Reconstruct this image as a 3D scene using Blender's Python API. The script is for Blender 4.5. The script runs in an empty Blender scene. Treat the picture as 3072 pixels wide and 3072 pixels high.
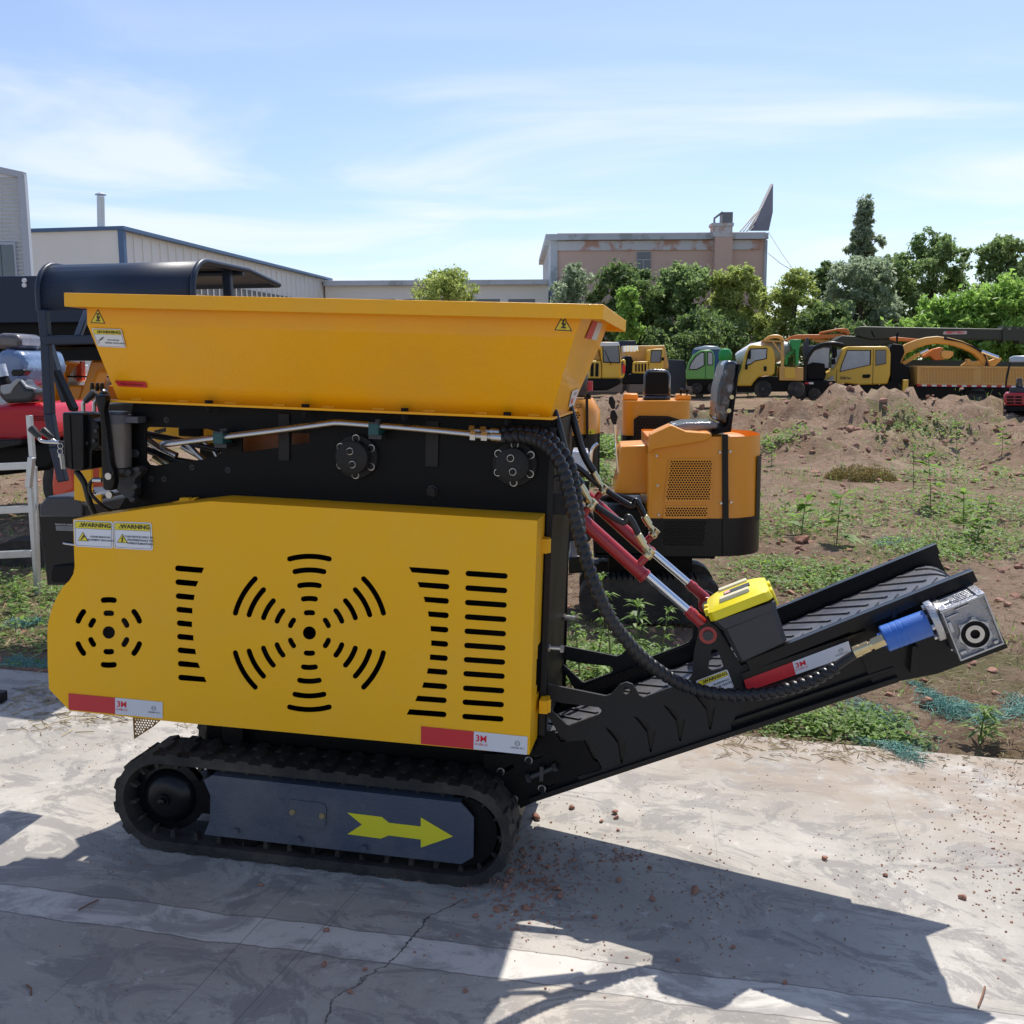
import bpy, math, random
from mathutils import Vector, Matrix, noise, Quaternion
R = math.radians
scene = bpy.context.scene
C = scene.collection
random.seed(7)
F = 3075.0; PITCH = R(8.16); ROLL = R(-0.35); CAMH = 1.6
camM = Matrix.Translation((0, 0, CAMH)) @ Matrix.Rotation(R(90) - PITCH, 4, 'X') @ Matrix.Rotation(ROLL, 4, 'Z')
cam_o = camM.translation.copy(); camR = camM.to_3x3()

def ray(px, py):
    return camR @ Vector(((px - 1536) / F, -(py - 1536) / F, -1.0))

# ------------------------------------------------------------------ frames
class Frame:
    def __init__(s, M): s.M = M; s.I = M.inverted()
    def px(s, x, y, yy=0.0):                       # pixel -> local point on the frame's plane y = yy
        o = s.I @ cam_o; d = s.I.to_3x3() @ ray(x, y)
        t = (yy - o.y) / d.y
        return o + d * t
    def pz(s, x, y, zz=0.0):                       # pixel -> local point on plane z = zz
        o = s.I @ cam_o; d = s.I.to_3x3() @ ray(x, y)
        return o + d * ((zz - o.z) / d.z)
    def xz(s, pts, yy=0.0):
        r = []
        for p in pts:
            q = s.px(p[0], p[1], yy); r.append((q.x, q.z))
        return r
def yawframe(X, Y, yaw_deg=0.0, z=0.0):
    return Frame(Matrix.Translation((X, Y, z)) @ Matrix.Rotation(R(yaw_deg), 4, 'Z'))
def Z(ox, oy, sc):
    return lambda pts: [(ox + p[0] * sc, oy + p[1] * sc) for p in pts]

# machine frame from its vanishing points
xl = (camR @ Vector((18040, -1016, 3075))).normalized()
zl = (camR @ Vector((681, 21400, 3075))).normalized()
yl = zl.cross(xl).normalized()
MM = Matrix((xl, yl, zl)).transposed().to_4x4(); MM.translation = Vector((0, 2.905, 0))
MF = Frame(MM)
WF = Frame(Matrix.Identity(4))

# ------------------------------------------------------------------ materials
def _n(nt, t, x=0, **kw):
    n = nt.nodes.new(t)
    for k, v in kw.items(): setattr(n, k, v)
    return n
MATS = {}
def mat(name, col, rough=0.5, metal=0.0, var=0.0, vs=8.0, bump=0.0, bs=60.0, coat=0.0, col2=None, c2s=4.0, c2t=0.55, spec=0.5, trans=0.0, sub=None, dust=0.0, wave=0.0):
    if name in MATS: return MATS[name]
    m = bpy.data.materials.new(name); m.use_nodes = True; nt = m.node_tree
    b = nt.nodes['Principled BSDF']; L = nt.links.new
    b.inputs['Roughness'].default_value = rough; b.inputs['Metallic'].default_value = metal
    b.inputs['Coat Weight'].default_value = coat; b.inputs['Specular IOR Level'].default_value = spec
    b.inputs['Base Color'].default_value = (*col, 1)
    tc = _n(nt, 'ShaderNodeTexCoord')
    out = None
    if var > 0 or col2 or dust:
        nz = _n(nt, 'ShaderNodeTexNoise'); nz.inputs['Scale'].default_value = vs; nz.inputs['Detail'].default_value = 6; nz.inputs['Roughness'].default_value = .62
        L(tc.outputs['Object'], nz.inputs['Vector'])
        mx = _n(nt, 'ShaderNodeMix', data_type='RGBA')
        mx.inputs[6].default_value = (*[c * (1 - var) for c in col], 1); mx.inputs[7].default_value = (*[min(1, c * (1 + var)) for c in col], 1)
        L(nz.outputs['Fac'], mx.inputs[0]); out = mx.outputs[2]
        if col2:
            n2 = _n(nt, 'ShaderNodeTexNoise'); n2.inputs['Scale'].default_value = c2s; n2.inputs['Detail'].default_value = 8; n2.inputs['Roughness'].default_value = .65
            L(tc.outputs['Object'], n2.inputs['Vector'])
            mr = _n(nt, 'ShaderNodeMapRange'); mr.inputs[1].default_value = c2t; mr.inputs[2].default_value = c2t + .08
            L(n2.outputs['Fac'], mr.inputs[0])
            m2 = _n(nt, 'ShaderNodeMix', data_type='RGBA'); L(mr.outputs[0], m2.inputs[0]); L(out, m2.inputs[6]); m2.inputs[7].default_value = (*col2, 1)
            out = m2.outputs[2]
        if dust:
            n3 = _n(nt, 'ShaderNodeTexNoise'); n3.inputs['Scale'].default_value = 3.0; n3.inputs['Detail'].default_value = 9; n3.inputs['Roughness'].default_value = .7
            L(tc.outputs['Object'], n3.inputs['Vector'])
            mr3 = _n(nt, 'ShaderNodeMapRange'); mr3.inputs[1].default_value = .45; mr3.inputs[2].default_value = .8; mr3.inputs[4].default_value = dust
            L(n3.outputs['Fac'], mr3.inputs[0])
            m3 = _n(nt, 'ShaderNodeMix', data_type='RGBA'); L(mr3.outputs[0], m3.inputs[0]); L(out, m3.inputs[6]); m3.inputs[7].default_value = (.33, .27, .2, 1)
            out = m3.outputs[2]
        L(out, b.inputs['Base Color'])
        rr = _n(nt, 'ShaderNodeMapRange'); rr.inputs[3].default_value = max(.02, rough - .08); rr.inputs[4].default_value = min(1, rough + .1)
        L(nz.outputs['Fac'], rr.inputs[0]); L(rr.outputs[0], b.inputs['Roughness'])
    if bump > 0:
        nb = _n(nt, 'ShaderNodeTexNoise'); nb.inputs['Scale'].default_value = bs; nb.inputs['Detail'].default_value = 5
        L(tc.outputs['Object'], nb.inputs['Vector'])
        bp = _n(nt, 'ShaderNodeBump'); bp.inputs['Strength'].default_value = bump; bp.inputs['Distance'].default_value = .01
        L(nb.outputs['Fac'], bp.inputs['Height']); L(bp.outputs['Normal'], b.inputs['Normal'])
        if wave:
            nw = _n(nt, 'ShaderNodeTexNoise'); nw.inputs['Scale'].default_value = 2.4; nw.inputs['Detail'].default_value = 2; L(tc.outputs['Object'], nw.inputs['Vector'])
            bw = _n(nt, 'ShaderNodeBump'); bw.inputs['Strength'].default_value = wave; bw.inputs['Distance'].default_value = .06; L(nw.outputs['Fac'], bw.inputs['Height']); L(bw.outputs['Normal'], bp.inputs['Normal'])
    if trans:
        b.inputs['Transmission Weight'].default_value = trans
    MATS[name] = m
    return m

def leafmat(name, c1, c2, rough=.55, tl=.45):
    m = bpy.data.materials.new(name); m.use_nodes = True; nt = m.node_tree; L = nt.links.new
    b = nt.nodes['Principled BSDF']; b.inputs['Roughness'].default_value = rough
    ge = _n(nt, 'ShaderNodeNewGeometry'); mx = _n(nt, 'ShaderNodeMix', data_type='RGBA')
    mx.inputs[6].default_value = (*c1, 1); mx.inputs[7].default_value = (*c2, 1)
    L(ge.outputs['Random Per Island'], mx.inputs[0]); L(mx.outputs[2], b.inputs['Base Color'])
    tr = _n(nt, 'ShaderNodeBsdfTranslucent'); ms = _n(nt, 'ShaderNodeMixShader'); ms.inputs[0].default_value = tl
    hs = _n(nt, 'ShaderNodeHueSaturation'); hs.inputs['Value'].default_value = 1.5; L(mx.outputs[2], hs.inputs['Color']); L(hs.outputs[0], tr.inputs['Color'])
    L(b.outputs[0], ms.inputs[1]); L(tr.outputs[0], ms.inputs[2]); L(ms.outputs[0], nt.nodes['Material Output'].inputs['Surface'])
    return m

YEL = mat('cover_yellow_paint', (.88, .455, .006), .44, 0, .06, 3, .10, 160, coat=.06, dust=.16, spec=.26, wave=.3)
HOP = mat('hopper_yellow_paint', (.90, .42, .004), .34, 0, .05, 2.5, .14, 110, coat=.14, dust=.15, spec=.3, wave=.28)
BLK = mat('black_paint', (.0045, .0045, .005), .45, 0, .3, 6, .12, 120, spec=.16)
BLKG = mat('gloss_black_paint', (.005, .0055, .007), .28, 0, .2, 6, .06, 90, coat=.05, spec=.28)
PLATE = mat('black_satin_plate', (.024, .023, .022), .55, 0, .15, 5, .15, 200, spec=.22)
NAVY = mat('dark_navy_paint', (.008, .018, .046), .4, 0, .15, 4, .05, 60, coat=.1, spec=.3)
GREYB = mat('grey_blue_paint', (.052, .068, .10), .45, 0, .08, 6, .2, 90, dust=.28, wave=.15)
RUB = mat('black_rubber', (.014, .014, .014), .75, 0, .3, 15, .4, 150, dust=.28)
BELT = mat('conveyor_rubber', (.085, .09, .105), .34, 0, .25, 12, .2, 90, dust=.4)
HOSE = mat('hose_plastic', (.009, .010, .013), .34, 0, .2, 20, dust=.12, spec=.4)
STEEL = mat('steel', (.55, .55, .54), .28, 1.0, .12, 25)
CHROME = mat('chrome_rod', (.75, .76, .78), .12, 1.0)
DSTEEL = mat('dark_steel', (.06, .06, .065), .45, .7, .2, 20)
BRASS = mat('brass_zinc', (.62, .52, .30), .28, 1.0, .15, 40)
CAST = mat('cast_aluminium', (.48, .48, .49), .38, 1.0, .15, 40, .3, 150)
CASTM = mat('cast_aluminium_face', (.34, .34, .35), .42, .9, .2, 40, .4, 120)
CASTD = mat('cast_aluminium_dark', (.09, .09, .095), .6, .8, .2, 40, .4, 120)
RED = mat('red_cylinder_paint', (.35, .018, .022), .32, 0, .15, 10, .1, 80, coat=.3, col2=(.5, .42, .38), c2s=26, c2t=.69)
BLUE = mat('blue_motor_paint', (.02, .13, .50), .42, 0, .12, 14, .06, 90, coat=.1, dust=.3)
TOOLY = mat('toolbox_yellow_plastic', (.80, .68, .015), .38, 0, .04, 10)
TOOLB = mat('toolbox_grey_plastic', (.035, .037, .042), .5, 0, .08, 30, .2, 300)
TRANSL = mat('translucent_plastic_strip', (.68, .62, .40), .3)
WHITE = mat('white_sticker', (.72, .73, .76), .35)
STY = mat('sticker_yellow', (.75, .62, .03), .35)
STB = mat('sticker_black', (.015, .015, .015), .4)
STR = mat('reflective_red', (.55, .02, .03), .4, 0, .05, 80)
STW = mat('reflective_white', (.62, .64, .68), .45, 0, .10, 300)
LOGO = mat('logo_red', (.70, .01, .03), .4)
ARROW = mat('arrow_yellow', (.68, .62, .02), .45)
ORA = mat('orange_paint', (.80, .30, .012), .35, 0, .05, 4, .06, 60, coat=.3, dust=.06)
GALV = mat('galvanised_steel', (.55, .57, .58), .38, .85, .25, 18, dust=.15)
CLEAR = mat('plastic_wrap', (.55, .60, .68), .12, 0, .25, 18, .9, 22, coat=.5)
GLASS = mat('window_glass', (.10, .12, .14), .05, .0, .2, 3, coat=.6)
GLASSL = mat('pale_window_glass', (.30, .34, .38), .08, .0, .35, 3, coat=.6)
TGREEN = mat('clamp_green_plastic', (.01, .07, .07), .5)
BOWL = mat('filter_bowl_plastic', (.13, .12, .11), .18, 0, .1, 20, coat=.4)
LABELO = mat('orange_label', (.72, .32, .06), .45)
TIRE = mat('tyre_rubber', (.02, .02, .02), .8, dust=.3)

# ------------------------------------------------------------------ mesh builder
class MB:
    def __init__(s, fr=None): s.fr = fr or WF; s.v = []; s.f = []; s.m = []; s.mi = 0
    def add(s, vs, fs, mi=None):
        k = len(s.v); s.v += [tuple(v) for v in vs]
        for f in fs: s.f.append([i + k for i in f]); s.m.append(s.mi if mi is None else mi)
        return s
    def box(s, a, b, mi=None, M=None):
        x0, y0, z0 = a; x1, y1, z1 = b
        vs = [Vector(p) for p in ((x0,y0,z0),(x1,y0,z0),(x1,y1,z0),(x0,y1,z0),(x0,y0,z1),(x1,y0,z1),(x1,y1,z1),(x0,y1,z1))]
        if M: vs = [M @ v for v in vs]
        return s.add(vs, [(0,3,2,1),(4,5,6,7),(0,1,5,4),(1,2,6,5),(2,3,7,6),(3,0,4,7)], mi)
    def prism(s, pts, vec, mi=None):                # closed outline (3D) extruded by vec
        n = len(pts); vec = Vector(vec); p = [Vector(q) for q in pts]
        return s.add(p + [q + vec for q in p], [tuple(range(n))[::-1], tuple(range(n, 2*n))] + [(i, (i+1) % n, n + (i+1) % n, n + i) for i in range(n)], mi)
    def slab(s, pxs, yy, d, mi=None):                # traced outline at plane yy, depth d away
        return s.prism([s.fr.px(x, y, yy) for x, y in pxs], (0, d, 0), mi)
    def loft(s, rings, mi=None, cap=True, closed=True):
        n = len(rings[0]); vs = [v for r in rings for v in r]; fs = []
        for k in range(len(rings) - 1):
            for i in range(n if closed else n - 1):
                a = k*n + i; b = k*n + (i+1) % n
                fs.append((a, b, b + n, a + n))
        if cap: fs.append(tuple(range(n))[::-1]); fs.append(tuple((len(rings)-1)*n + i for i in range(n)))
        return s.add(vs, fs, mi)
    def cyl(s, p0, p1, r0, r1=None, seg=20, mi=None, cap=True):
        p0 = Vector(p0); p1 = Vector(p1); r1 = r0 if r1 is None else r1
        d = (p1 - p0).normalized(); u = d.orthogonal().normalized(); w = d.cross(u)
        rg = [[p + (u*math.cos(2*math.pi*i/seg) + w*math.sin(2*math.pi*i/seg))*r for i in range(seg)] for p, r in ((p0, r0), (p1, r1))]
        return s.loft(rg, mi, cap)
    def lathe(s, p0, ax, prof, seg=28, mi=None):     # prof [(t along axis, radius)]
        p0 = Vector(p0); d = Vector(ax).normalized(); u = d.orthogonal().normalized(); w = d.cross(u)
        rg = [[p0 + d*t + (u*math.cos(2*math.pi*i/seg) + w*math.sin(2*math.pi*i/seg))*r for i in range(seg)] for t, r in prof]
        return s.loft(rg, mi, True)
    def tube(s, path, r, seg=10, mi=None):           # r number or function(i, angle, arclen)
        p = [Vector(q) for q in path]; n = len(p); rg = []; pu = None; L = 0
        for i in range(n):
            t = (p[min(i+1, n-1)] - p[max(i-1, 0)]).normalized()
            if pu is None: u = t.orthogonal().normalized()
            else: u = (pu - t * pu.dot(t)).normalized()
            pu = u; w = t.cross(u)
            if i: L += (p[i] - p[i-1]).length
            rg.append([p[i] + (u*math.cos(2*math.pi*k/seg) + w*math.sin(2*math.pi*k/seg)) * (r(i, 2*math.pi*k/seg, L) if callable(r) else r) for k in range(seg)])
        return s.loft(rg, mi, True)
    def bar(s, a, b, w, h, mi=None, up=(0, 0, 1)):
        a = Vector(a); b = Vector(b); d = (b - a).normalized(); up = Vector(up)
        if abs(d.dot(up)) > .98: up = Vector((0, 1, 0))
        sx = d.cross(up).normalized(); uz = sx.cross(d).normalized()
        q = [sx*w/2 + uz*h/2, -sx*w/2 + uz*h/2, -sx*w/2 - uz*h/2, sx*w/2 - uz*h/2]
        return s.loft([[a + k for k in q], [b + k for k in q]], mi)
    def hexnut(s, c, ax, r, t, mi=None):
        c = Vector(c); ax = Vector(ax).normalized()
        return s.cyl(c, c + ax*t, r, seg=6, mi=mi)
    def build(s, name, mats, parent=None, smooth=35, bevel=0, solid=0, bseg=2):
        me = bpy.data.meshes.new(name)
        M = s.fr.M
        if parent is not None: M = RM[root_of(parent)].inverted() @ M
        me.from_pydata([M @ Vector(v) for v in s.v], [], s.f)
        if not isinstance(mats, (list, tuple)): mats = [mats]
        for m in mats: me.materials.append(m)
        if len(mats) > 1: me.polygons.foreach_set('material_index', s.m)
        if smooth:
            me.polygons.foreach_set('use_smooth', [True]*len(me.polygons)); me.set_sharp_from_angle(angle=R(smooth))
        me.update()
        o = bpy.data.objects.new(name, me); C.objects.link(o)
        if parent is not None: o.parent = parent
        if solid:
            md = o.modifiers.new('s', 'SOLIDIFY'); md.thickness = solid; md.offset = 0
        if bevel:
            md = o.modifiers.new('b', 'BEVEL'); md.width = bevel; md.segments = bseg; md.limit_method = 'ANGLE'; md.angle_limit = R(40)
        return o
RM = {}
def root_of(o):
    while o.parent: o = o.parent
    return o.name
def tag(o, label=None, cat=None, group=None, kind=None):
    if label: o['label'] = label
    if cat: o['category'] = cat
    if group: o['group'] = group
    if kind: o['kind'] = kind
    return o
def thing(name, label, cat, fr=None, base=(0, 0, 0), group=None):
    fr = fr or WF
    o = bpy.data.objects.new(name, None); C.objects.link(o); o.empty_display_size = .1
    M = fr.M @ Matrix.Translation(Vector(base)); o.matrix_world = M; RM[o.name] = M
    return tag(o, label, cat, group)
def solo(o, label, cat, group=None):
    return tag(o, label, cat, group)
def copytree(o, parent=None):
    c = o.copy(); C.objects.link(c)
    if parent is not None: c.parent = parent
    for ch in list(o.children): copytree(ch, c)
    return c

# 2D shapes with holes through a filled curve
def shape2d(outlines, thick=0.0):
    cu = bpy.data.curves.new('tmp', 'CURVE'); cu.dimensions = '2D'; cu.fill_mode = 'BOTH' if thick else 'BACK'; cu.extrude = thick/2
    for o in outlines:
        sp = cu.splines.new('POLY'); sp.points.add(len(o) - 1); sp.use_cyclic_u = True
        for i, p in enumerate(o): sp.points[i].co = (p[0], p[1], 0, 1)
    ob = bpy.data.objects.new('tmp', cu); me = bpy.data.meshes.new_from_object(ob)
    vs = [v.co.copy() for v in me.vertices]; fs = [tuple(p.vertices) for p in me.polygons]
    bpy.data.objects.remove(ob); bpy.data.curves.remove(cu); bpy.data.meshes.remove(me)
    return vs, fs
def text2d(body, size=1.0, bold=0.0, align='CENTER'):
    cu = bpy.data.curves.new('tmp', 'FONT'); cu.body = body; cu.size = size; cu.align_x = align; cu.align_y = 'CENTER'; cu.offset = bold; cu.fill_mode = 'FRONT'
    cu.resolution_u = 3
    ob = bpy.data.objects.new('tmp', cu); me = bpy.data.meshes.new_from_object(ob)
    vs = [v.co.copy() for v in me.vertices]; fs = [tuple(p.vertices) for p in me.polygons]
    bpy.data.objects.remove(ob); bpy.data.curves.remove(cu); bpy.data.meshes.remove(me)
    return vs, fs
def plate(mb, outlines_xz, y0, th, mi=None):
    vs, fs = shape2d(outlines_xz, th)
    mb.add([(v.x, y0 + th/2 + v.z, v.y) for v in vs], fs, mi)
    return mb
def capsule(a, b, r, n=6):
    a = Vector(a); b = Vector(b); d = b - a; t = math.atan2(d.y, d.x); o = []
    for i in range(n + 1): an = t - math.pi/2 + math.pi*i/n; o.append((b.x + r*math.cos(an), b.y + r*math.sin(an)))
    for i in range(n + 1): an = t + math.pi/2 + math.pi*i/n; o.append((a.x + r*math.cos(an), a.y + r*math.sin(an)))
    return o
def arcslot(c, rad, mid, half, w, n=8):
    o = []
    def P(r, a): return (c[0] + r*math.cos(a), c[1] - r*math.sin(a))
    a0 = mid - half; a1 = mid + half
    for i in range(n + 1): o.append(P(rad + w, a0 + (a1 - a0)*i/n))
    e = P(rad, a1)
    for i in range(1, 6): an = a1 + math.pi*i/6; o.append((e[0] + w*math.cos(an), e[1] - w*math.sin(an)))
    for i in range(n + 1): o.append(P(rad - w, a1 + (a0 - a1)*i/n))
    e = P(rad, a0)
    for i in range(1, 6): an = a0 + math.pi + math.pi*i/6; o.append((e[0] + w*math.cos(an), e[1] - w*math.sin(an)))
    return o
def circ(c, r, n=20): return [(c[0] + r*math.cos(2*math.pi*i/n), c[1] + r*math.sin(2*math.pi*i/n)) for i in range(n)]
def rrect(x0, y0, x1, y1, r, n=4):
    o = []
    for cx, cy, a in ((x1-r, y1-r, 0), (x0+r, y1-r, 90), (x0+r, y0+r, 180), (x1-r, y0+r, 270)):
        for i in range(n + 1): an = R(a + 90*i/n); o.append((cx + r*math.cos(an), cy + r*math.sin(an)))
    return o
class Decal:                                         # flat sticker laid on a quad, in its own u (0..W), v (0..1) units
    def __init__(s, fr, quad, W):                     # quad: local points bottom-left, bottom-right, top-right, top-left
        s.mb = MB(fr); s.q = [Vector(p) for p in quad]; s.W = W; s.n = (s.q[1]-s.q[0]).cross(s.q[3]-s.q[0]).normalized()
        s.lay = 0
    def P(s, u, v, h):
        a = u / s.W; b = v; q = s.q
        return q[0]*(1-a)*(1-b) + q[1]*a*(1-b) + q[2]*a*b + q[3]*(1-a)*b + s.n*(h)
    def shp(s, outs, mi, h):
        vs, fs = shape2d(outs); s.mb.add([s.P(v.x, v.y, h) for v in vs], [f[::-1] if False else f for f in fs], mi)
    def txt(s, body, u, v, size, mi, h, bold=0.0, sx=1.0, align='CENTER'):
        vs, fs = text2d(body, size, bold, align); s.mb.add([s.P(u + p.x*sx, v + p.y, h) for p in vs], fs, mi)
STK = [WHITE, STY, STB, STR, STW, LOGO]
def warn(fr, quad, parent, kind, name='warning_sticker', lines=()):
    d = Decal(fr, quad, 1.35)
    d.shp([rrect(0, 0, 1.35, 1, .08)], 0, .0012)
    d.shp([rrect(.04, .04, 1.31, .96, .07), rrect(.05, .05, 1.30, .95, .065)], 2, .0020)
    top = [p for p in rrect(.055, .0, 1.295, .945, .06) if p[1] > .6]
    d.shp([top + [(.055, .70), (1.295, .70)]], 1, .0020)
    d.shp([[(.055, .69), (1.295, .69), (1.295, .70), (.055, .70)]], 2, .0022)
    d.txt('WARNING', .78, .825, .21, 2, .003, .006, sx=1.0)
    d.shp([[(.19, .755), (.37, .755), (.28, .90)], [(.215, .77), (.345, .77), (.28, .875)]], 2, .003)
    d.txt('!', .28, .812, .10, 2, .003)
    if kind in ('wrench', 'bolt'):
        d.shp([[(.12, .22), (.50, .22), (.31, .56)]], 2, .0022)
        d.shp([[(.15, .24), (.47, .24), (.31, .53)]], 1, .0028)
        if kind == 'bolt': d.shp([[(.33, .47), (.26, .36), (.31, .36), (.27, .27), (.26, .29), (.31, .235), (.34, .30), (.32, .285), (.36, .39), (.31, .39), (.36, .45)]], 2, .0034)
        else: d.shp([[(.23, .27), (.26, .25), (.34, .37), (.40, .36), (.42, .42), (.37, .39), (.35, .42), (.39, .46), (.33, .45), (.31, .40)]], 2, .0034)
    if kind == 'grease':
        d.shp([[(.22, .40), (.42, .56), (.47, .55), (.26, .36)], [(.30, .41), (.40, .49), (.38, .45)]], 2, .0026)
        d.shp([[(.12, .18), (.14, .18), (.18, .34), (.24, .38), (.23, .40), (.16, .36)]], 2, .0026)
    for i, (t, u, v, sz) in enumerate(lines): d.txt(t, u, v, sz, 2, .003, .002)
    return d.mb.build(name, STK, parent, 0)
def tape(fr, quad, parent, W=6.0, split=.5, name='reflective_tape'):
    d = Decal(fr, quad, W)
    d.shp([[(0, 0), (W*split, 0), (W*split, 1), (0, 1)]], 3, .0012)
    d.shp([[(W*split, 0), (W, 0), (W, 1), (W*split, 1)]], 4, .0012)
    d.txt('3M', W*split + .42, .62, .50, 5, .002, .012)
    d.txt('反光膜认证', W*split + .42, .30, .15, 5, .002)
    d.shp([circ((W - .55, .58), .14, 20), circ((W - .55, .58), .12, 20)], 2, .002); d.txt('CCC', W - .55, .58, .13, 2, .002)
    d.txt('C000388 3M-2', W - .55, .32, .13, 2, .002)
    return d.mb.build(name, STK, parent, 0)
# ================================================================== THE CRUSHER
cr = thing('mobile_crusher', 'yellow and black jaw crusher on rubber tracks with hopper on top and conveyor at right', 'crusher', MF, (0, 0, 0))
L = MF.px
def lp(pts, yy): return [L(x, y, yy) for x, y in pts]
# ---- hopper
yA, yB = -.06, .86
hp = MB(MF)
zt = L(1000, 896, yA).z
a = L(191, 884, yA); b = L(1812, 906, yA); x0, x1 = a.x, b.x; zt = (a.z + b.z)/2; bd = .040
t0 = L(263, 921, .0); t1 = L(1757, 940, .0); s0 = L(263, 973, .0); b0 = L(357, 1205, .14); b1 = L(1648, 1251, .14)
zb = (b0.z + b1.z)/2 + .004
def ring(xa, xb, ya, yb, z): return [Vector((xa, ya, z)), Vector((xb, ya, z)), Vector((xb, yb, z)), Vector((xa, yb, z))]
zs = s0.z; xr_s = t1.x - (t1.x - b1.x) * (zt - zs) / (zt - zb)
hp.loft([ring(t0.x, t1.x, .0, .80, zt), ring(t0.x, xr_s, .0, .80, zs), ring(b0.x, b1.x, .14, .66, zb)], cap=False)
hopper = hp.build('hopper', HOP, cr, 0, solid=.005)
rm = MB(MF)
o = [ring(x0, x1, yA, yB, z) for z in (zt - bd, zt)]; i_ = [ring(t0.x+.003, t1.x-.003, .003, .797, z) for z in (zt, zt - .005)]; o2 = [ring(x0+.005, x1-.005, yA+.005, yB-.005, z) for z in (zt - .005, zt - bd)]
rm.loft([o[0], o[1], i_[0], i_[1], o2[0], o2[1], o[0]], cap=False)
rm.build('rim', HOP, hopper, 30, bevel=.0025)
fl = MB(MF); fa = L(331, 1209, .10); fb = L(1660, 1256, .10)
fl.box((fa.x, .09, zb - .007), (fb.x, .72, zb), 0)
for k in range(9):                                              # weld beads along the foot of the hopper
    xx = fa.x + .05 + k * (fb.x - fa.x - .1) / 8.2; fl.box((xx, .132, zb), (xx + .038, .142, zb + .006), 0)
fl.build('bottom_flange', HOP, hopper, 30, bevel=.001)
for x, y in ((625, 1213), (915, 1225), (1213, 1232), (1521, 1243)):
    q = L(x, y, .108); m = MB(MF); m.hexnut((q.x, .112, zb), (0, 0, 1), .013, .010); m.cyl((q.x, .112, zb - .03), (q.x, .112, zb - .007), .007, seg=8); m.hexnut((q.x, .112, zb - .024), (0, 0, 1), .012, .012)
    m.build('flange_bolt', BLK, hopper, 20)
# hazard triangle stickers
def hazard(pts, yy, name='hazard_sticker'):
    q = [L(x, y, yy) - Vector((0, .0006, 0)) for x, y in pts]   # bl br tr tl of its box
    d = Decal(MF, q, 1.0)
    d.shp([[(0, 0), (1, 0), (.5, 1)]], 2, .0006); d.shp([[(.09, .055), (.91, .055), (.5, .87)]], 1, .0012)
    d.shp([circ((.52, .60), .065, 12)], 2, .0018); d.shp([[(.38, .66), (.60, .70), (.62, .66), (.40, .62)]], 2, .0019)
    d.shp([[(.44, .52), (.52, .53), (.60, .40), (.60, .52), (.65, .52), (.65, .34), (.58, .32), (.56, .26), (.70, .20), (.66, .16), (.40, .16), (.36, .22), (.50, .28), (.42, .40)]], 2, .0018)
    d.txt('NO ENTRY', .5, .10, .07, 2, .0018)
    return d.mb.build(name, STK, hopper, 0)
hazard([(272, 969), (317, 971), (317, 927), (272, 925)], -.001)
hazard([(1663, 991), (1717, 994), (1716, 944), (1662, 941)], -.001)
def hy(px, py):                                                  # front face of the hopper (slanted) under a pixel
    o_ = MF.I @ cam_o; d_ = MF.I.to_3x3() @ ray(px, py)
    n_ = Vector((0, zs - zb, .14)).normalized(); p_ = Vector((0, 0, zs))
    n_ = Vector((0, (zs - zb), (.14 - 0))).normalized()
    t_ = n_.dot(p_ - o_) / n_.dot(d_); return o_ + d_*t_ - n_*.004
warn(MF, [hy(295, 1037), hy(380, 1041), hy(366, 985), hy(276, 982)], hopper, 'grease', lines=(('ADD INFUSE', .85, .40, .10), ('GREASE. REGULARLY', .90, .24, .10)))
q = [hy(357, 1156), hy(445, 1161), hy(438, 1143), hy(345, 1139)]
d = Decal(MF, q, 4.6); d.shp([rrect(0, 0, 4.6, 1, .15)], 3, .001); d.txt('Please add grease', 2.4, .5, .48, 2, .002, 0); d.mb.build('red_label', STK, hopper, 0, )
# end-face stickers
def endpt(px, py):
    o_ = MF.I @ cam_o; d_ = MF.I.to_3x3() @ ray(px, py); p_ = Vector((t1.x, 0, zt)); w_ = Vector((b1.x - t1.x, 0, zb - zt)); n_ = Vector((-w_.z, 0, w_.x)).normalized()
    if n_.x < 0: n_ = -n_
    t_ = n_.dot(p_ - o_) / n_.dot(d_); return o_ + d_*t_ + n_*.004
zc = Z(1700, 950, .3623)
q = [endpt(*p) for p in zc([(141, 175), (238, 190), (285, 55), (205, 28)])]
d = Decal(MF, q, 2); d.shp([[(0, 0), (1, 0), (1, 1), (0, 1)]], 3, .001); d.shp([[(1, 0), (2, 0), (2, 1), (1, 1)]], 4, .001); d.mb.build('reflective_tape', STK, hopper, 0)
q = [endpt(*p) for p in zc([(5, 745), (50, 735), (95, 590), (35, 610)])]
d = Decal(MF, q, 1); d.shp([rrect(0, 0, 1, 1, .05)], 0, .001); d.shp([[(.2, .2), (.45, .2), (.45, .5), (.2, .5)]], 5, .002); d.txt('注意', .5, .75, .2, 2, .002); d.mb.build('warning_sticker', STK, hopper, 0)

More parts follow.
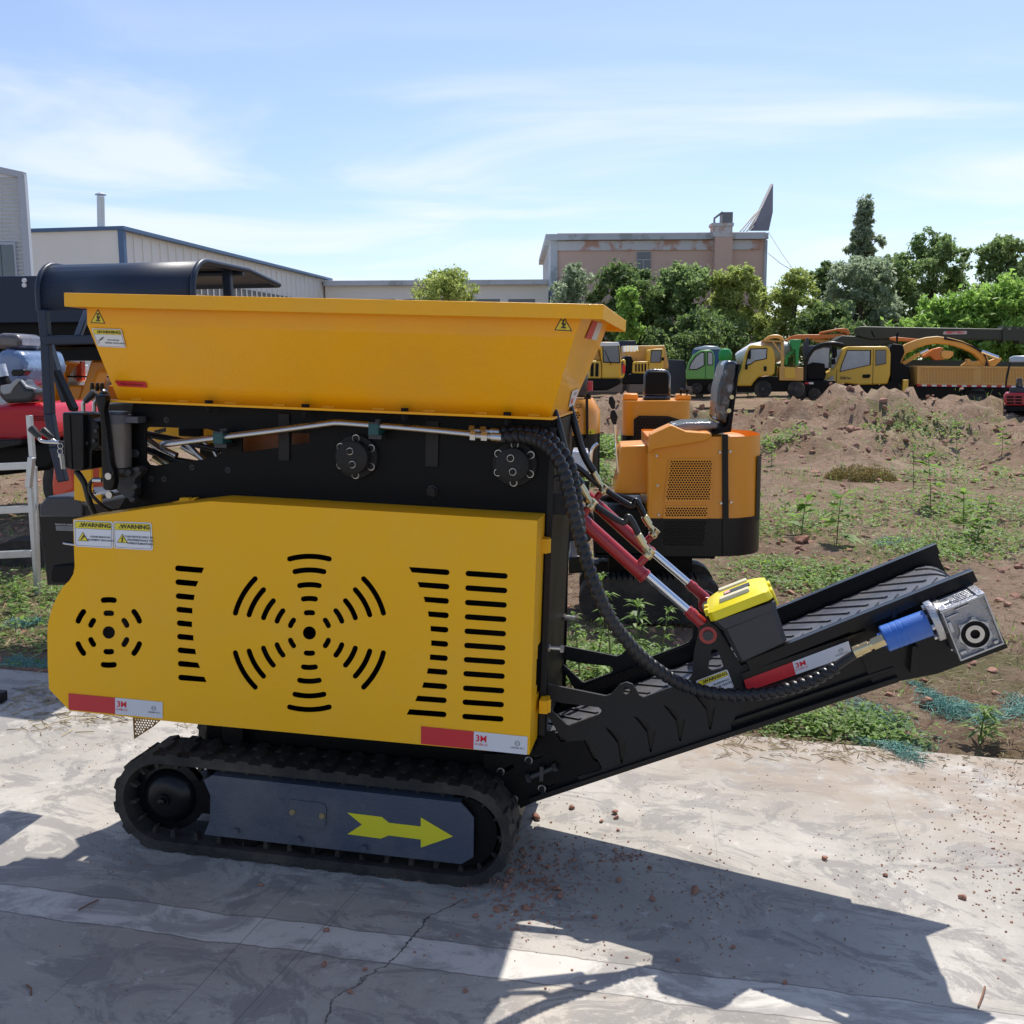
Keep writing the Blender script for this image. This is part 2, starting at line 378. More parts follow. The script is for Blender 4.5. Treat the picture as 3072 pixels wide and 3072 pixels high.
# ---- side cover with its cut-outs
cov_px = [(219, 1558), (330, 1542), (480, 1520), (632, 1504), (900, 1519), (1250, 1540), (1612, 1562), (1588, 2264), (527, 2166), (209, 2132), (147, 2067), (143, 1990), (142, 1904), (145, 1864), (156, 1825), (170, 1792), (188, 1761), (208, 1742), (220, 1722), (224, 1700)]
holes = []
cb = (928, 1899)
for k in range(6):
    mid = R(90 + 60*k)
    for rad, h in ((61, 9), (103.5, 10), (145, 11.7), (189, 13.3), (230, 15)): holes.append(arcslot(cb, rad, mid, R(h), 8))
holes.append(circ(cb, 20))
cs = (326, 1897.5)
for k in range(6):
    mid = R(90 + 60*k)
    for rad, h in ((58, 8), (98, 9.5)): holes.append(arcslot(cs, rad, mid, R(h), 8.5))
holes.append(circ(cs, 19))
zd = Z(100, 1500, .5176)
for y, xr, lx in zip((397, 477, 558, 636, 715, 793, 872, 950, 1030), (990, 957, 935, 922, 920, 928, 943, 968, 1005), (820, 822, 824, 827, 830, 832, 834, 836, 838)):
    s = .06; dy = s*(xr - lx); top = (y < 715); e = 14 if abs(y-715) > 200 else 5 if abs(y-715) > 100 else 0
    pts = [(lx + 17 + 17*math.cos(an), y + 17*math.sin(an) - 1) for an in [math.pi/2 + math.pi*i/6 for i in range(7)]]
    if top or e == 0: pts += [(xr, y - 15 + dy), (xr - e, y + 17 + dy)]
    else: pts += [(xr - e, y - 15 + dy), (xr, y + 17 + dy)]
    holes.append(zd(pts))
ze = Z(1000, 1500, .4141)
for i, (y, xl_, xr) in enumerate(zip((505, 613, 720, 826, 932, 1036, 1138, 1238, 1340, 1437, 1535), (546, 608, 653, 684, 703, 708, 698, 677, 642, 592, 530), (842, 841, 838, 837, 834, 832, 830, 828, 825, 822, 820))):
    e = (22, 15, 10, 6, 2, 0, -2, -8, -12, -18, -22)[i]; dy = .065*(xr - xl_)
    pts = [(xl_ + (0 if e > 0 else -e), y - 20), ] + [(xr - 21 + 21*math.cos(an), y + dy + 21*math.sin(an)) for an in [-math.pi/2 + math.pi*k/6 for k in range(7)]] + [(xl_ + (e if e > 0 else 0), y + 20)]
    holes.append(ze(pts))
for y, xl_, xr in zip((533, 638, 743, 847, 951, 1054, 1157, 1259, 1364, 1465, 1569), (957, 955, 953, 951, 949, 947, 944, 941, 938, 935, 933), (1263, 1260, 1257, 1254, 1251, 1248, 1245, 1242, 1239, 1236, 1233)):
    holes.append(ze(capsule((xl_ + 20, y), (xr - 20, y + 18), 20.5)))
cov = MB(MF); plate(cov, [MF.xz(cov_px, 0)] + [MF.xz(h, 0) for h in holes], 0, .003)
cp = MF.xz(cov_px, 0)                                            # folded sides
n = len(cp)
for i in range(n):
    p, q = cp[i], cp[(i+1) % n]
    if i in (6,):                                                # right side has its latch notch: leave it to pieces
        pz = lambda t: (p[0] + (q[0]-p[0])*t, p[1] + (q[1]-p[1])*t)
        for ta, tb, dp in ((0, .565, .155), (.565, .62, .10), (.62, .74, .085), (.74, .79, .11), (.79, 1, .155)):
            A = pz(ta); B = pz(tb)
            cov.add([(A[0], .003, A[1]), (B[0], .003, B[1]), (B[0], dp, B[1]), (A[0], dp, A[1])], [(0, 1, 2, 3)])
        continue
    cov.add([(p[0], .003, p[1]), (q[0], .003, q[1]), (q[0], .155, q[1]), (p[0], .155, p[1])], [(0, 1, 2, 3)])
cover = cov.build('side_cover', YEL, cr, 0)
for y0_, y1_ in ((1610, 1652), (2088, 2126)):                    # hinges
    m = MB(MF); u = L(1636, y0_, .15); w = L(1636, y1_, .15)
    m.box((u.x - .012, .10, w.z), (u.x + .014, .158, u.z)); m.cyl((u.x + .014, .12, w.z), (u.x + .014, .12, u.z), .008, seg=10)
    m.build('hinge', YEL, cover, 30, bevel=.001)
zz = Z(250, 1150, .4141)
m = MB(MF); q = [L(*p, .12) for p in zz([(640, 862), (700, 868), (770, 862), (820, 832), (800, 828), (770, 845), (765, 830), (700, 830), (692, 850)])]
m.prism(q, (0, .02, 0)); m.build('latch', YEL, cover, 30)
zc3 = Z(0, 1350, .3623)
def qd(pts, yy): return [L(x, y, yy) for x, y in pts]
EPS = -.0005
warn(MF, qd(zc3([(620, 797), (940, 815), (935, 592), (610, 577)]), EPS), cover, 'wrench', lines=(('PLEASE MAINTAIN', .92, .40, .085), ('EQUIPMENT REGULARLY', .92, .28, .085)))
warn(MF, qd(zc3([(945, 813), (1268, 832), (1255, 602), (940, 590)]), EPS), cover, 'bolt', lines=(('THIS DEVICE ONLY BY', .90, .46, .098), ('PROFESSIONALS TO', .93, .34, .098), ('OPERATE,MAINTAIN', .93, .22, .098)))
zc2 = Z(0, 2000, .3623)
tape(MF, qd(zc2([(570, 355), (1348, 429), (1348, 292), (568, 219)]), EPS), cover)
tape(MF, qd(ze([(635, 1765), (1404, 1845), (1408, 1714), (637, 1638)]), EPS), cover)

# ---- far cover, frame
xr = L(1612, 1562, 0).x; fc = MB(MF)
fz0 = L(1600, 2200, .0).z; fz1 = L(1600, 1565, 0).z
fc.box((cp[0][0] + .35, .66, fz0), (xr, .80, fz1)); fcov = fc.build('far_side_cover', YEL, cr, 30, bevel=.003)
yF = .16
frp = [(395, 1235), (400, 1210), (1652, 1250), (1655, 1290), (1640, 2205), (620, 2130), (400, 2080), (380, 1700), (345, 1545), (385, 1480)]
win = zz([(470, 316), (640, 320), (905, 332), (945, 345), (990, 360), (1000, 400), (985, 450), (990, 495), (1000, 520), (860, 552), (640, 578), (520, 596), (478, 590), (455, 560), (455, 330)])
win2 = zz([(1150, 345), (1420, 340), (1420, 465), (1170, 498), (1150, 500)])
win3 = zz([(1505, 360), (1635, 362), (1640, 430), (1500, 445)])
fr = MB(MF); plate(fr, [MF.xz(frp, yF), MF.xz(win, yF), MF.xz(win2, yF), MF.xz(win3, yF)], yF, .008)
far = [p for p in MF.xz(frp, yF)]
plate(fr, [far, MF.xz(win, yF), MF.xz(win2, yF)], .64, .008)
e0 = L(1652, 1262, yF); e1 = L(1640, 2205, yF); ex = (e0.x + e1.x)/2
fr.box((ex - .01, yF + .008, e1.z), (ex, .64, e0.z))                                          # end plate
fr.box((far[6][0], yF + .008, far[5][1]), (ex - .01, .64, far[5][1] + .01))
frame = fr.build('frame', BLK, cr, 30, bevel=0)
m = MB(MF)                                                       # corner post strip, brackets and welded tabs
m.box((ex - .012, yF - .010, e1.z), (ex + .006, yF, e0.z - .02)); m.build('corner_post', PLATE, frame, 30, bevel=.001)
u = L(1650, 1480, yF); w = L(1702, 1545, yF)
for y_ in (-.002, .36): m = MB(MF); m.box((ex + .0, yF + y_, w.z), (ex + .075, yF + y_ + .03, u.z)); m.build('cylinder_bracket', PLATE, frame, 30, bevel=.001)
for (xa, ya, xb, yb) in ((838, 1240, 870, 1382), (1280, 1262, 1315, 1400)):
    u = L(xa, ya, yF); w = L(xb, yb, yF); m = MB(MF); m.box((u.x, yF - .008, w.z), (w.x, yF, u.z)); m.build('welded_strap', PLATE, frame, 30, bevel=.001)
for (x, y) in ((853, 1265), (853, 1347), (1298, 1365), (500, 1260), (1297, 1473), (455, 1437), (493, 1437), (577, 1402), (684, 1410)):
    q = L(x, y, yF); m = MB(MF); big = x == 1297
    m.cyl((q.x, yF - (.02 if big else .004), q.z), (q.x, yF, q.z), .014 if big else .006, seg=16); m.cyl((q.x, yF - .002, q.z), (q.x, yF, q.z), .017 if big else .009, seg=16, mi=1)
    m.build('bolt', [BLKG, DSTEEL], frame, 30)
# inside of the machine: crusher box, belts, a yellow far panel and fittings seen through the window
m = MB(MF); u = L(700, 1240, .3); w = L(1610, 1520, .3); m.box((u.x, .24, w.z), (w.x, .58, u.z)); m.build('jaw_housing', mat('dark_orange_housing', (.30, .085, .012), .4, 0, .2, 6, .3, 40), cr, 30, bevel=.004)
m = MB(MF); plate(m, [MF.xz(zz([(380, 250), (1000, 280), (1010, 430), (430, 430)]), .52), MF.xz(zz([(500, 345), (600, 318), (600, 350), (520, 370)]), .52)], .52, .006); m.build('inner_panel', YEL, cr, 30)
m = MB(MF); u = L(534, 1283, .44); w = L(605, 1312, .44); m.box((u.x, .44, w.z), (w.x, .46, u.z)); m.build('inner_bracket', BLK, cr, 30, bevel=.004)
for pts, r_, M_ in (([(440, 1318), (480, 1345), (530, 1368)], .012, STEEL), ([(560, 1330), (590, 1362), (615, 1385)], .010, STEEL), ([(545, 1340), (600, 1372)], .008, STEEL), ([(463, 1370), (500, 1392), (530, 1410)], .016, BRASS), ([(430, 1300), (540, 1322), (660, 1350)], .011, HOSE), ([(430, 1345), (520, 1380), (640, 1400)], .012, HOSE), ([(610, 1325), (640, 1350), (655, 1378)], .007, STEEL)):
    m = MB(MF); m.tube([L(x, y, .26) for x, y in pts], r_, 12); m.build('inner_fitting' if M_ is not HOSE else 'inner_hose', M_, cr, 40)
m = MB(MF); u = L(928, 1899, .08); m.lathe((u.x, .07, u.z), (0, 1, 0), [(0, .05), (.0, .16), (.05, .165), (.05, .15)], 32); m.lathe((u.x, .04, u.z), (0, 1, 0), [(0, .012), (.03, .014)], 12); m.build('flywheel', BLK, cr, 30)
m = MB(MF); u = L(326, 1897, .08); m.lathe((u.x, .09, u.z), (0, 1, 0), [(0, .07), (.05, .07)], 24); m.build('pulley', DSTEEL, cr, 30)
# bearing housings
for (x, y, cx, cy) in ((1068, 1370, 1053, 1366), (1543, 1391, 1537, 1386)):
    c = L(x, y, yF - .015); m = MB(MF)
    m.lathe((c.x, yF - .016, c.z), (0, 1, 0), [(0, .050), (0, .066), (.003, .068), (.016, .068)], 40)
    m.lathe((c.x, yF - .060, c.z), (0, 1, 0), [(0, .001), (0, .046), (.003, .050), (.045, .050)], 36)
    bh = m.build('bearing_housing', PLATE, frame, 40)
for (x, y) in ((1068, 1370), (1543, 1391)):
    c = L(x, y, yF - .015); m = MB(MF)
    for k in range(6):
        an = R(90 + 60*k); cc = (c.x + .057*math.cos(an), c.z + .057*math.sin(an))
        m.lathe((cc[0], yF - .026, cc[1]), (0, 1, 0), [(0, .007), (.002, .009), (.010, .009)], 12); m.lathe((cc[0], yF - .0185, cc[1]), (0, 1, 0), [(0, .0115), (.003, .0115)], 14, mi=1)
    for dx, dz in ((-.004, .02), (.004, -.02)):
        m.lathe((c.x + dx, yF - .070, c.z + dz), (0, 1, 0), [(0, .007), (.002, .009), (.010, .009)], 12); m.lathe((c.x + dx, yF - .0625, c.z + dz), (0, 1, 0), [(0, .011), (.003, .011)], 14, mi=1)
    m.build('bearing_bolts', [BLKG, STEEL], frame, 40)

# ---- hydraulic pipes, clamps, fittings, spiral hose
def smooth(pts, n=12):
    P = [Vector(p) for p in pts]; P = [P[0]*2 - P[1]] + P + [P[-1]*2 - P[-2]]; o = []
    for i in range(1, len(P) - 2):
        for k in range(n):
            t = k/n; a, b, c, d_ = P[i-1], P[i], P[i+1], P[i+2]
            o.append(.5*((2*b) + (c - a)*t + (2*a - 5*b + 4*c - d_)*t*t + (3*b - a - 3*c + d_)*t**3))
    o.append(P[-2]); return o
def mixy(pts): return [L(x, y, yy) for x, y, yy in pts]
for dy_, nm in ((0, .10), (.028, .128)):
    m = MB(MF); off = 0 if nm == .10 else -4
    m.tube(smooth(mixy([(490, 1338+off, .22), (500, 1334+off, .10+dy_), (640, 1316+off, nm), (820, 1294+off, nm), (985, 1272+off, nm), (1010, 1270+off, nm), (1050, 1272+off, nm), (1240, 1287+off, nm), (1420, 1304+off, nm)]), 5), .0085, 12); m.build('hydraulic_pipe', STEEL, cr, 60)
for (x, y) in ((656, 1315), (1122, 1288)):
    q = L(x, y, .09); m = MB(MF); m.box((q.x - .016, .082, q.z - .017), (q.x + .016, .15, q.z + .017)); pc = m.build('pipe_clamp', TGREEN, cr, 20, bevel=.002)
    m = MB(MF); m.box((q.x - .017, .084, q.z + .017), (q.x + .017, .148, q.z + .021)); m.hexnut((q.x + .006, .1, q.z + .021), (0, 0, 1), .006, .008); m.hexnut((q.x + .004, .13, q.z + .021), (0, 0, 1), .006, .008); m.box((q.x - .02, .10, q.z - .03), (q.x + .02, .16, q.z - .017)); m.build('clamp_plate', DSTEEL, pc, 20)
za = Z(900, 1150, .5176)
for off in (0, 1):
    m = MB(MF); yy = .10 + off*.03; dx = -4*off; dyy = -19*off*.5
    P = lambda x, y: L(*za([(x + (0 if not off else -8), y - 28*off)])[0], yy)
    p0, p1 = P(990, 303), P(1178, 316); dd = (p1 - p0)
    m.cyl(p0, p0 + dd*.16, .017, seg=6); m.cyl(p0 + dd*.16, p0 + dd*.34, .0095, seg=14); m.cyl(p0 + dd*.34, p0 + dd*.52, .016, seg=6); m.cyl(p0 + dd*.52, p0 + dd*.64, .010, seg=14); m.cyl(p0 + dd*.64, p1, .014, seg=16)
    m.build('pipe_coupling', STEEL, cr, 25)
def spiral(pts, r, pitch, amp, name, n=40, hs=.3):
    P = smooth(mixy(pts), n)
    m = MB(MF)
    def rf(i, an, Ln):
        ph = (Ln / pitch - an / (2*math.pi)) % 1.0
        return r + amp * (math.sin(math.pi * min(1, ph / .86)) ** .55 if ph < .86 else -.35)
    m.tube(P, rf, 14); return m.build(name, HOSE, cr, 60)
hp1 = [(1508, 1313, .10), (1560, 1310, .095), (1612, 1322, .07), (1655, 1352, .03), (1690, 1410, .0), (1712, 1500, -.01), (1737, 1600, -.01), (1775, 1730, -.01), (1828, 1850, .0), (1895, 1940, .02), (1960, 2000, .05), (2040, 2050, .09), (2130, 2078, .11), (2230, 2085, .11), (2330, 2074, .10), (2430, 2045, .09), (2510, 2000, .09)]
spiral(hp1, .0168, .0235, .0036, 'spiral_wrapped_hose', 40)
m = MB(MF); m.tube(smooth(mixy([(2490, 2012, .09), (2530, 1985, .09), (2560, 1966, .09), (2590, 1953, .09)]), 6), .0135, 14); m.tube(smooth(mixy([(1508, 1313, .10), (1540, 1311, .097)]), 4), .0155, 12); m.build('hose_end', HOSE, cr, 60)
spiral([(1500, 1296, .13), (1560, 1293, .13), (1620, 1300, .12), (1665, 1330, .10), (1705, 1385, .09), (1722, 1450, .09), (1733, 1520, .1), (1741, 1600, .12)], .0155, .0235, .0035, 'spiral_wrapped_hose', 40)

# ---- cylinders, near and far
zb_ = Z(1600, 1250, .4141)
def cylinder(dy, nm='lift_cylinder'):
    def P(x, y, yy=.19): q = L(*zb_([(x, y)])[0], yy); q.y += dy; return q
    g0, g1, g2, eye = P(265, 668), P(815, 1140), P(1125, 1408), P(1265, 1572)
    ax = (eye - g0).normalized()
    m = MB(MF); m.lathe(g0 - ax*.02, ax, [(0, .012), (.0, .021), ((g1-g0).length + .012, .021), ((g1-g0).length + .014, .023), ((g1-g0).length + .026, .023), ((g1-g0).length + .028, .012)], 28)
    up = Vector((-ax.z, 0, ax.x)); up = up if up.z > 0 else -up
    side = up
    for t in (.135, .885):
        c = g0 + (g1 - g0)*t; m.cyl(c, c + side*.042, .0115, seg=14)
    cy = m.build(nm, RED, cr, 40)
    m = MB(MF); m.cyl(g1, g2, .0125, seg=24); m.build('piston_rod', CHROME, cy, 60)
    m = MB(MF); m.lathe(g2 - ax*.006, ax, [(0, .013), (0, .0165), (.012, .0165), (.013, .0185), (.028, .0185), (.028, .0165), ((eye - g2).length - .012, .0185), ((eye - g2).length, .014)], 24)
    m.lathe((eye.x, eye.y - .02, eye.z), (0, 1, 0), [(0, .015), (0, .026), (.003, .028), (.037, .028), (.04, .026), (.04, .015)], 32)
    m.build('rod_end', RED, cy, 40)
    m = MB(MF); m.lathe((eye.x, eye.y - .028, eye.z), (0, 1, 0), [(0, .011), (.0, .015), (.056, .015)], 24, mi=0); m.lathe((g0.x - ax.x*.0, g0.y - .03, g0.z), (0, 1, 0), [(0, .014), (.002, .016), (.06, .016)], 24); m.build('pin', DSTEEL if dy == 0 else STEEL, cy, 40)
    for t in (.135, .885):                                        # banjo fittings and the crimped hose ends
        c = g0 + (g1 - g0)*t + side*.042; m = MB(MF)
        m.lathe(c - side*.004, side, [(0, .012), (.004, .016), (.014, .0165), (.022, .011), (.022, .0125), (.032, .0125)], 20)
        e = c + side*.012; d1 = (-ax*.95 + side*.30 - Vector((0, .1, 0))).normalized()
        m.cyl(e, e + d1*.022, .012, seg=6); m.lathe(e + d1*.022, d1, [(0, .009), (.012, .009), (.012, .0125), (.045, .0125), (.047, .011)], 18)
        m.build('hose_fitting', BRASS, cy, 30)
    return cy, g0, g1, ax, side
cyl1 = cylinder(0); cyl2 = cylinder(.40)
for k, (cy, g0, g1, ax, side) in enumerate((cyl1, cyl2)):
    c1 = g0 + (g1 - g0)*.885 + side*.075 - ax*.06; c0 = g0 + (g1 - g0)*.135 + side*.075 - ax*.06
    m = MB(MF)
    m.tube(smooth([c1, c1 - ax*.06 + side*.02, c0 + ax*.16 + side*.0, c0 + ax*.04 - side*.02, c0 - ax*.06 - side*.02 - Vector((0, .03, 0)), Vector((ex + .01, c0.y - .03, c0.z + .02))], 8), .010, 12)
    m.build('hydraulic_hose', HOSE, cr, 60)
    m = MB(MF)
    m.tube(smooth([c0, c0 - ax*.05 + side*.015, Vector((ex + .035, c0.y, c0.z + .09)), Vector((ex + .01, c0.y + .0, c0.z + .17)), Vector((ex - .01, c0.y + .02, c0.z + .22))], 8), .0125, 12)
    m.build('hydraulic_hose', HOSE, cr, 60)

# ---- conveyor
yN, yW = .185, .43                                            # near web plane, distance to the far web
ra = L(1700, 2188, yN); rb = L(2912, 1706, yN); ud = (rb - ra).normalized(); nd = Vector((-ud.z, 0, ud.x)); RL = (rb - ra).length
def cu(u, n, y): return ra + ud*u + nd*n + Vector((0, y - yN, 0))
web_px = [(1600, 2228), (1700, 2188), (2912, 1706), (2922, 1756), (3012, 1948), (2809, 2022), (2690, 2045), (1592, 2410), (1560, 2395), (1545, 2330)]
UL = (L(2235, 1975, yN) - ra).dot(ud); cv = MB(MF)
for y_ in (yN, yN + yW - .006):
    plate(cv, [MF.xz(web_px, yN)], y_, .006)
for y_, s_ in ((yN, -1), (yN + yW, 1)):
    yb_ = y_ if s_ > 0 else y_
    a0, a1 = (y_ - .026, y_) if s_ < 0 else (y_, y_ + .026)
    cv.loft([[cu(u, n_, yy) for n_, yy in ((-.035, a0), (0, a0), (0, a1), (-.004, a1), (-.004, a0 + .004), (-.035, a0 + .004))] for u in ((-.05 if s_ > 0 else UL), RL)])
wl = MF.xz([(2690, 2030), (1592, 2392)], yN); wu = MF.xz([(2680, 2000), (2205, 2160)], yN)
def tube4(A, B, yy, w, h): cv.bar((A[0], yy, A[1]), (B[0], yy, B[1]), w, h)
tube4(wl[1], wl[0], yN - .014, .028, .016); tube4(wu[1], wu[0], yN - .008, .016, .012)
tube4(wl[1], wl[0], yN + yW + .014, .028, .016)
conv = cv.build('conveyor', BLKG, cr, 30, bevel=.0015)
# belt: closed loop round the head roller with chevron ribs
bt = MB(MF); nb = -.045; rr_ = .055; u0, u1 = -.15, RL - .075
path = [(u0 + (u1 - u0)*i/30, nb - .010*math.sin(math.pi*min(1, max(0, i/30)))) for i in range(31)] + [(u1 + rr_*math.sin(R(15*i)), nb - rr_ + rr_*math.cos(R(15*i))) for i in range(1, 13)] + [(u0, nb - 2*rr_)]
ya, yb2 = yN + .016, yN + yW - .022
sec = lambda off: [[cu(u, n_ - off, yy) for yy in (ya, ya + (yb2-ya)*.25, (ya+yb2)/2, ya + (yb2-ya)*.75, yb2)] for u, n_ in path]
top = sec(0); bot = sec(.006); vs = [v for r_ in top for v in r_]; fs = []
for k in range(len(path) - 1):
    for i in range(4): fs.append((k*5 + i, k*5 + i + 1, (k+1)*5 + i + 1, (k+1)*5 + i))
bt.add(vs, fs)
def onpath(u):                                                    # position/normal along belt surface length
    if u <= u1:
        t = (u - u0)/(u1 - u0); return u, nb - .010*math.sin(math.pi*min(1, max(0, t))), 0, 1
    an = (u - u1)/rr_; return u1 + rr_*math.sin(an), nb - rr_ + rr_*math.cos(an), math.sin(an), math.cos(an)
ribs = MB(MF)
k = 0; u = u0 + .02
while u < u1 + rr_*2.2:
    for sgn in (-1, 1):
        prev = None; N = 8; ringsR = []
        for i in range(N + 1):
            t = i/N; yc = (ya + yb2)/2; yy = yc + sgn*(.012 + t*(yb2 - yc - .03)); uu = u - t*.115 + (.0 if sgn > 0 else .03)
            pu, pn, su, sn = onpath(uu); pu2, pn2, _, _ = onpath(uu + .009)
            h = .005
            ringsR.append([cu(pu, pn, yy), cu(pu + su*h, pn + sn*h, yy), cu(pu2 + su*h, pn2 + sn*h, yy), cu(pu2, pn2, yy)])
        ribs.loft(ringsR)
    u += .062; k += 1
blt = bt.build('belt', BELT, conv, 50); ribs.build('belt_chevrons', BELT, conv, 40)
m = MB(MF); m.cyl(cu(u1, nb - rr_, ya - .01), cu(u1, nb - rr_, yb2 + .01), rr_ - .004, seg=28); m.cyl(cu(0, nb - rr_, ya), cu(0, nb - rr_, yb2), rr_ - .004, seg=24); m.build('roller', DSTEEL, conv, 40)
# side plates that hang the conveyor on the frame
z3 = Z(1600, 1700, .3623)
ear = [(1634, 2051), (1817, 2088), (1833, 2083), (1848, 2068), (1860, 2054), (1879, 2047), (1897, 2053), (1908, 2068), (1917, 2086), (1932, 2092), (2040, 2052), (2065, 2040), (2076, 2025), (2082, 1960), (2094, 1905), (2100, 1880), (2124, 1866), (2150, 1880), (2166, 1905), (2223, 1997), (2262, 1985), (2262, 2070), (2192, 2171), (2198, 2204), (1738, 2345), (1733, 2330), (1800, 2312), (1806, 2304), (1762, 2220), (1700, 2225), (1672, 2195), (1634, 2130)]
hl = [z3([(95, 1092), (240, 1130), (420, 1150), (540, 1165), (562, 1185), (560, 1210), (540, 1228), (300, 1315), (270, 1305), (100, 1145)]),
      circ((1879, 2072), 11), z3([(1475, 690), (1495, 682), (1525, 690), (1575, 825), (1568, 845), (1480, 862), (1450, 845), (1452, 815)])]
for ox, oy in ((0, 0), (240, -92), (484, -184), (732, -278)):
    hl.append(z3([(588 + ox, 1325 + oy), (712 + ox, 1388 + oy), (738 + ox, 1478 + oy), (774 + ox, 1437 + oy), (768 + ox, 1480 + oy), (738 + ox, 1630 + oy), (724 + ox, 1628 + oy), (698 + ox, 1465 + oy)]))
yP = yN - .014
nearP = MF.xz(ear, yP); nearH = [MF.xz(h, yP) for h in hl]
m = MB(MF); plate(m, [nearP] + nearH, yP, .010)
sp = m.build('side_plate', PLATE, conv, 25, bevel=.0008)
m = MB(MF); plate(m, [nearP] + nearH[:2], yP + yW + .018, .010); m.build('side_plate', PLATE, conv, 25)
for dy_ in (0, yW + .018):                                        # adjusting bolts between frame and plates
    q = L(1640, 2052, yP); q1 = L(1640, 1943 if 0 else 2052, yP)
    for (px_, py_) in ((1640, 2058),):
        qq = L(px_, py_, yP); m = MB(MF); zt_ = qq.z - .0
        c = L(1641, 1943, yP) if dy_ == 0 else L(1641, 1943, yP)
        c = c + Vector((0, dy_*.9, 0)); m.hexnut(c, (1, 0, 0), .013, .010); m.cyl(c, c + Vector((.05, 0, 0)), .006, seg=10); m.hexnut(c + Vector((.042, 0, 0)), (1, 0, 0), .013, .010)
        m.build('adjusting_bolt', STEEL, conv, 20)
# tail tensioner
zt5 = Z(1450, 2150, .2329)
m = MB(MF); plate(m, [MF.xz(zt5([(0, 480), (600, 490), (700, 250), (900, 180), (1000, 330), (1260, 250), (1420, 560), (1480, 590), (1520, 680), (1250, 790), (1240, 830), (480, 1180), (420, 1060), (200, 820), (0, 640)]), yP + .004)] + [MF.xz(zt5(capsule(a_, b_, 26)), yP + .004) for a_, b_ in (((650, 530), (740, 500)), ((300, 680), (370, 640)), ((830, 890), (900, 860)))], yP + .004, .006)
m.build('tail_plate', BLK, conv, 25)
for (x, y) in ((585, 560), (225, 705), (755, 925), (400, 1060)):
    q = L(*zt5([(x, y)])[0], yP); m = MB(MF); m.lathe((q.x, yP - .012, q.z), (0, 1, 0), [(0, .008), (.002, .010), (.012, .010)], 14); m.lathe((q.x, yP - .002, q.z), (0, 1, 0), [(0, .0125), (.003, .0125)], 18, mi=1); m.build('bolt', [BLKG, STEEL], conv, 30)
m = MB(MF); A = L(*zt5([(560, 800)])[0], yP - .01); B = L(*zt5([(950, 640)])[0], yP - .01); m.cyl(A, B, .009, seg=12); m.hexnut(A, (B - A), .015, .014); m.hexnut(B - (B-A).normalized()*.014, (B - A), .014, .014); M_ = (A + B)/2; m.box((M_.x - .006, yP - .02, M_.z - .025), (M_.x + .006, yP + .005, M_.z + .022)); m.build('tension_screw', DSTEEL, conv, 20)
# motor mount, gearbox, motor
zg = Z(2200, 1600, .4513)
m = MB(MF); plate(m, [MF.xz(zg([(745, 585), (1120, 450), (1150, 620), (1640, 470), (1700, 500), (1825, 760), (1350, 930), (930, 995), (905, 960), (840, 780)]), yN - .012)], yN - .012, .008)
for a_, b_ in (((1280, 745), (1450, 700)), ((1290, 825), (1450, 775))):
    pass
A = L(*zg([(1075, 520)])[0], yN - .02); m.box((A.x - .008, yN - .03, A.z - .05), (A.x + .004, yN - .012, A.z + .012))
A = L(*zg([(1200, 800)])[0], yN - .02); m.box((A.x - .012, yN - .05, A.z - .05), (A.x + .004, yN - .012, A.z + .03))
m.build('motor_mount', BLKG, conv, 30, bevel=.001)
yG = .035
gp = lambda x, y, yy=yG: L(*zg([(x, y)])[0], yy)
CM = [CAST, CASTM]; g = MB(MF); g.mi = 0
c0 = [gp(1380, 520), gp(1672, 400), gp(1822, 752), gp(1512, 852)]
gx = (c0[1] - c0[0]); gz = (c0[0] - c0[3]); gd = .125
def gq(u, v, y): return c0[3] + gx*u + gz*v + Vector((0, y - yG, 0))
g.add([gq(u, v, y) for y in (yG + .012, yG + gd) for u, v in ((.03, .03), (.97, .03), (.97, .97), (.03, .97))], [(0, 1, 2, 3), (7, 6, 5, 4), (0, 4, 5, 1), (1, 5, 6, 2), (2, 6, 7, 3), (3, 7, 4, 0)], 1)
def gbox(u0, v0, u1, v1, y0, y1, mi=None):
    g.add([gq(u, v, y) for y in (y0, y1) for u, v in ((u0, v0), (u1, v0), (u1, v1), (u0, v1))], [(0, 1, 2, 3), (7, 6, 5, 4), (0, 4, 5, 1), (1, 5, 6, 2), (2, 6, 7, 3), (3, 7, 4, 0)], mi)
for (a_, b_, c_, d_) in ((0, 0, 1, .035), (0, .965, 1, 1), (0, .035, .035, .965), (.965, .035, 1, .965)): gbox(a_, b_, c_, d_, yG, yG + .02)
gbox(0, .96, 1, 1, yG + gd - .02, yG + gd); gbox(0, .0, 1, .04, yG + gd - .02, yG + gd)
for k in range(5): gbox(.16 + .0*k, 1.0, .80, 1.012, yG + .03 + .015*k, yG + .036 + .015*k)
gbox(0, 1.0, .14, 1.02, yG + .0, yG + gd); gbox(.84, 1.0, 1, 1.02, yG, yG + gd); gbox(.30, 1.0, .42, 1.016, yG + .045, yG + .085)
gbox(.05, .82, .35, .85, yG + .004, yG + .012); gbox(.3, .9, .62, .93, yG + .004, yG + .012); gbox(.06, .1, .2, .16, yG + .002, yG + .02); gbox(.8, .06, .9, .12, yG + .0, yG + .02); gbox(.04, .55, .12, .75, yG + .002, yG + .016)
gear = g.build('gearbox', CM, conv, 25, bevel=.0012)
gc = gp(1605, 668, yG); sc = gx.length / 300.0
m = MB(MF); ro = []; N = 96
for i in range(N):
    an = 2*math.pi*i/N; lob = max(0, math.cos(7*an))**6
    ro.append((gc.x + (.108*gx.length*3.6 + .07*gx.length*lob - .0)*math.cos(an)*.82, gc.z + (.108*gx.length*3.6 + .07*gx.length*lob)*math.sin(an)*.82))
rad = gx.length
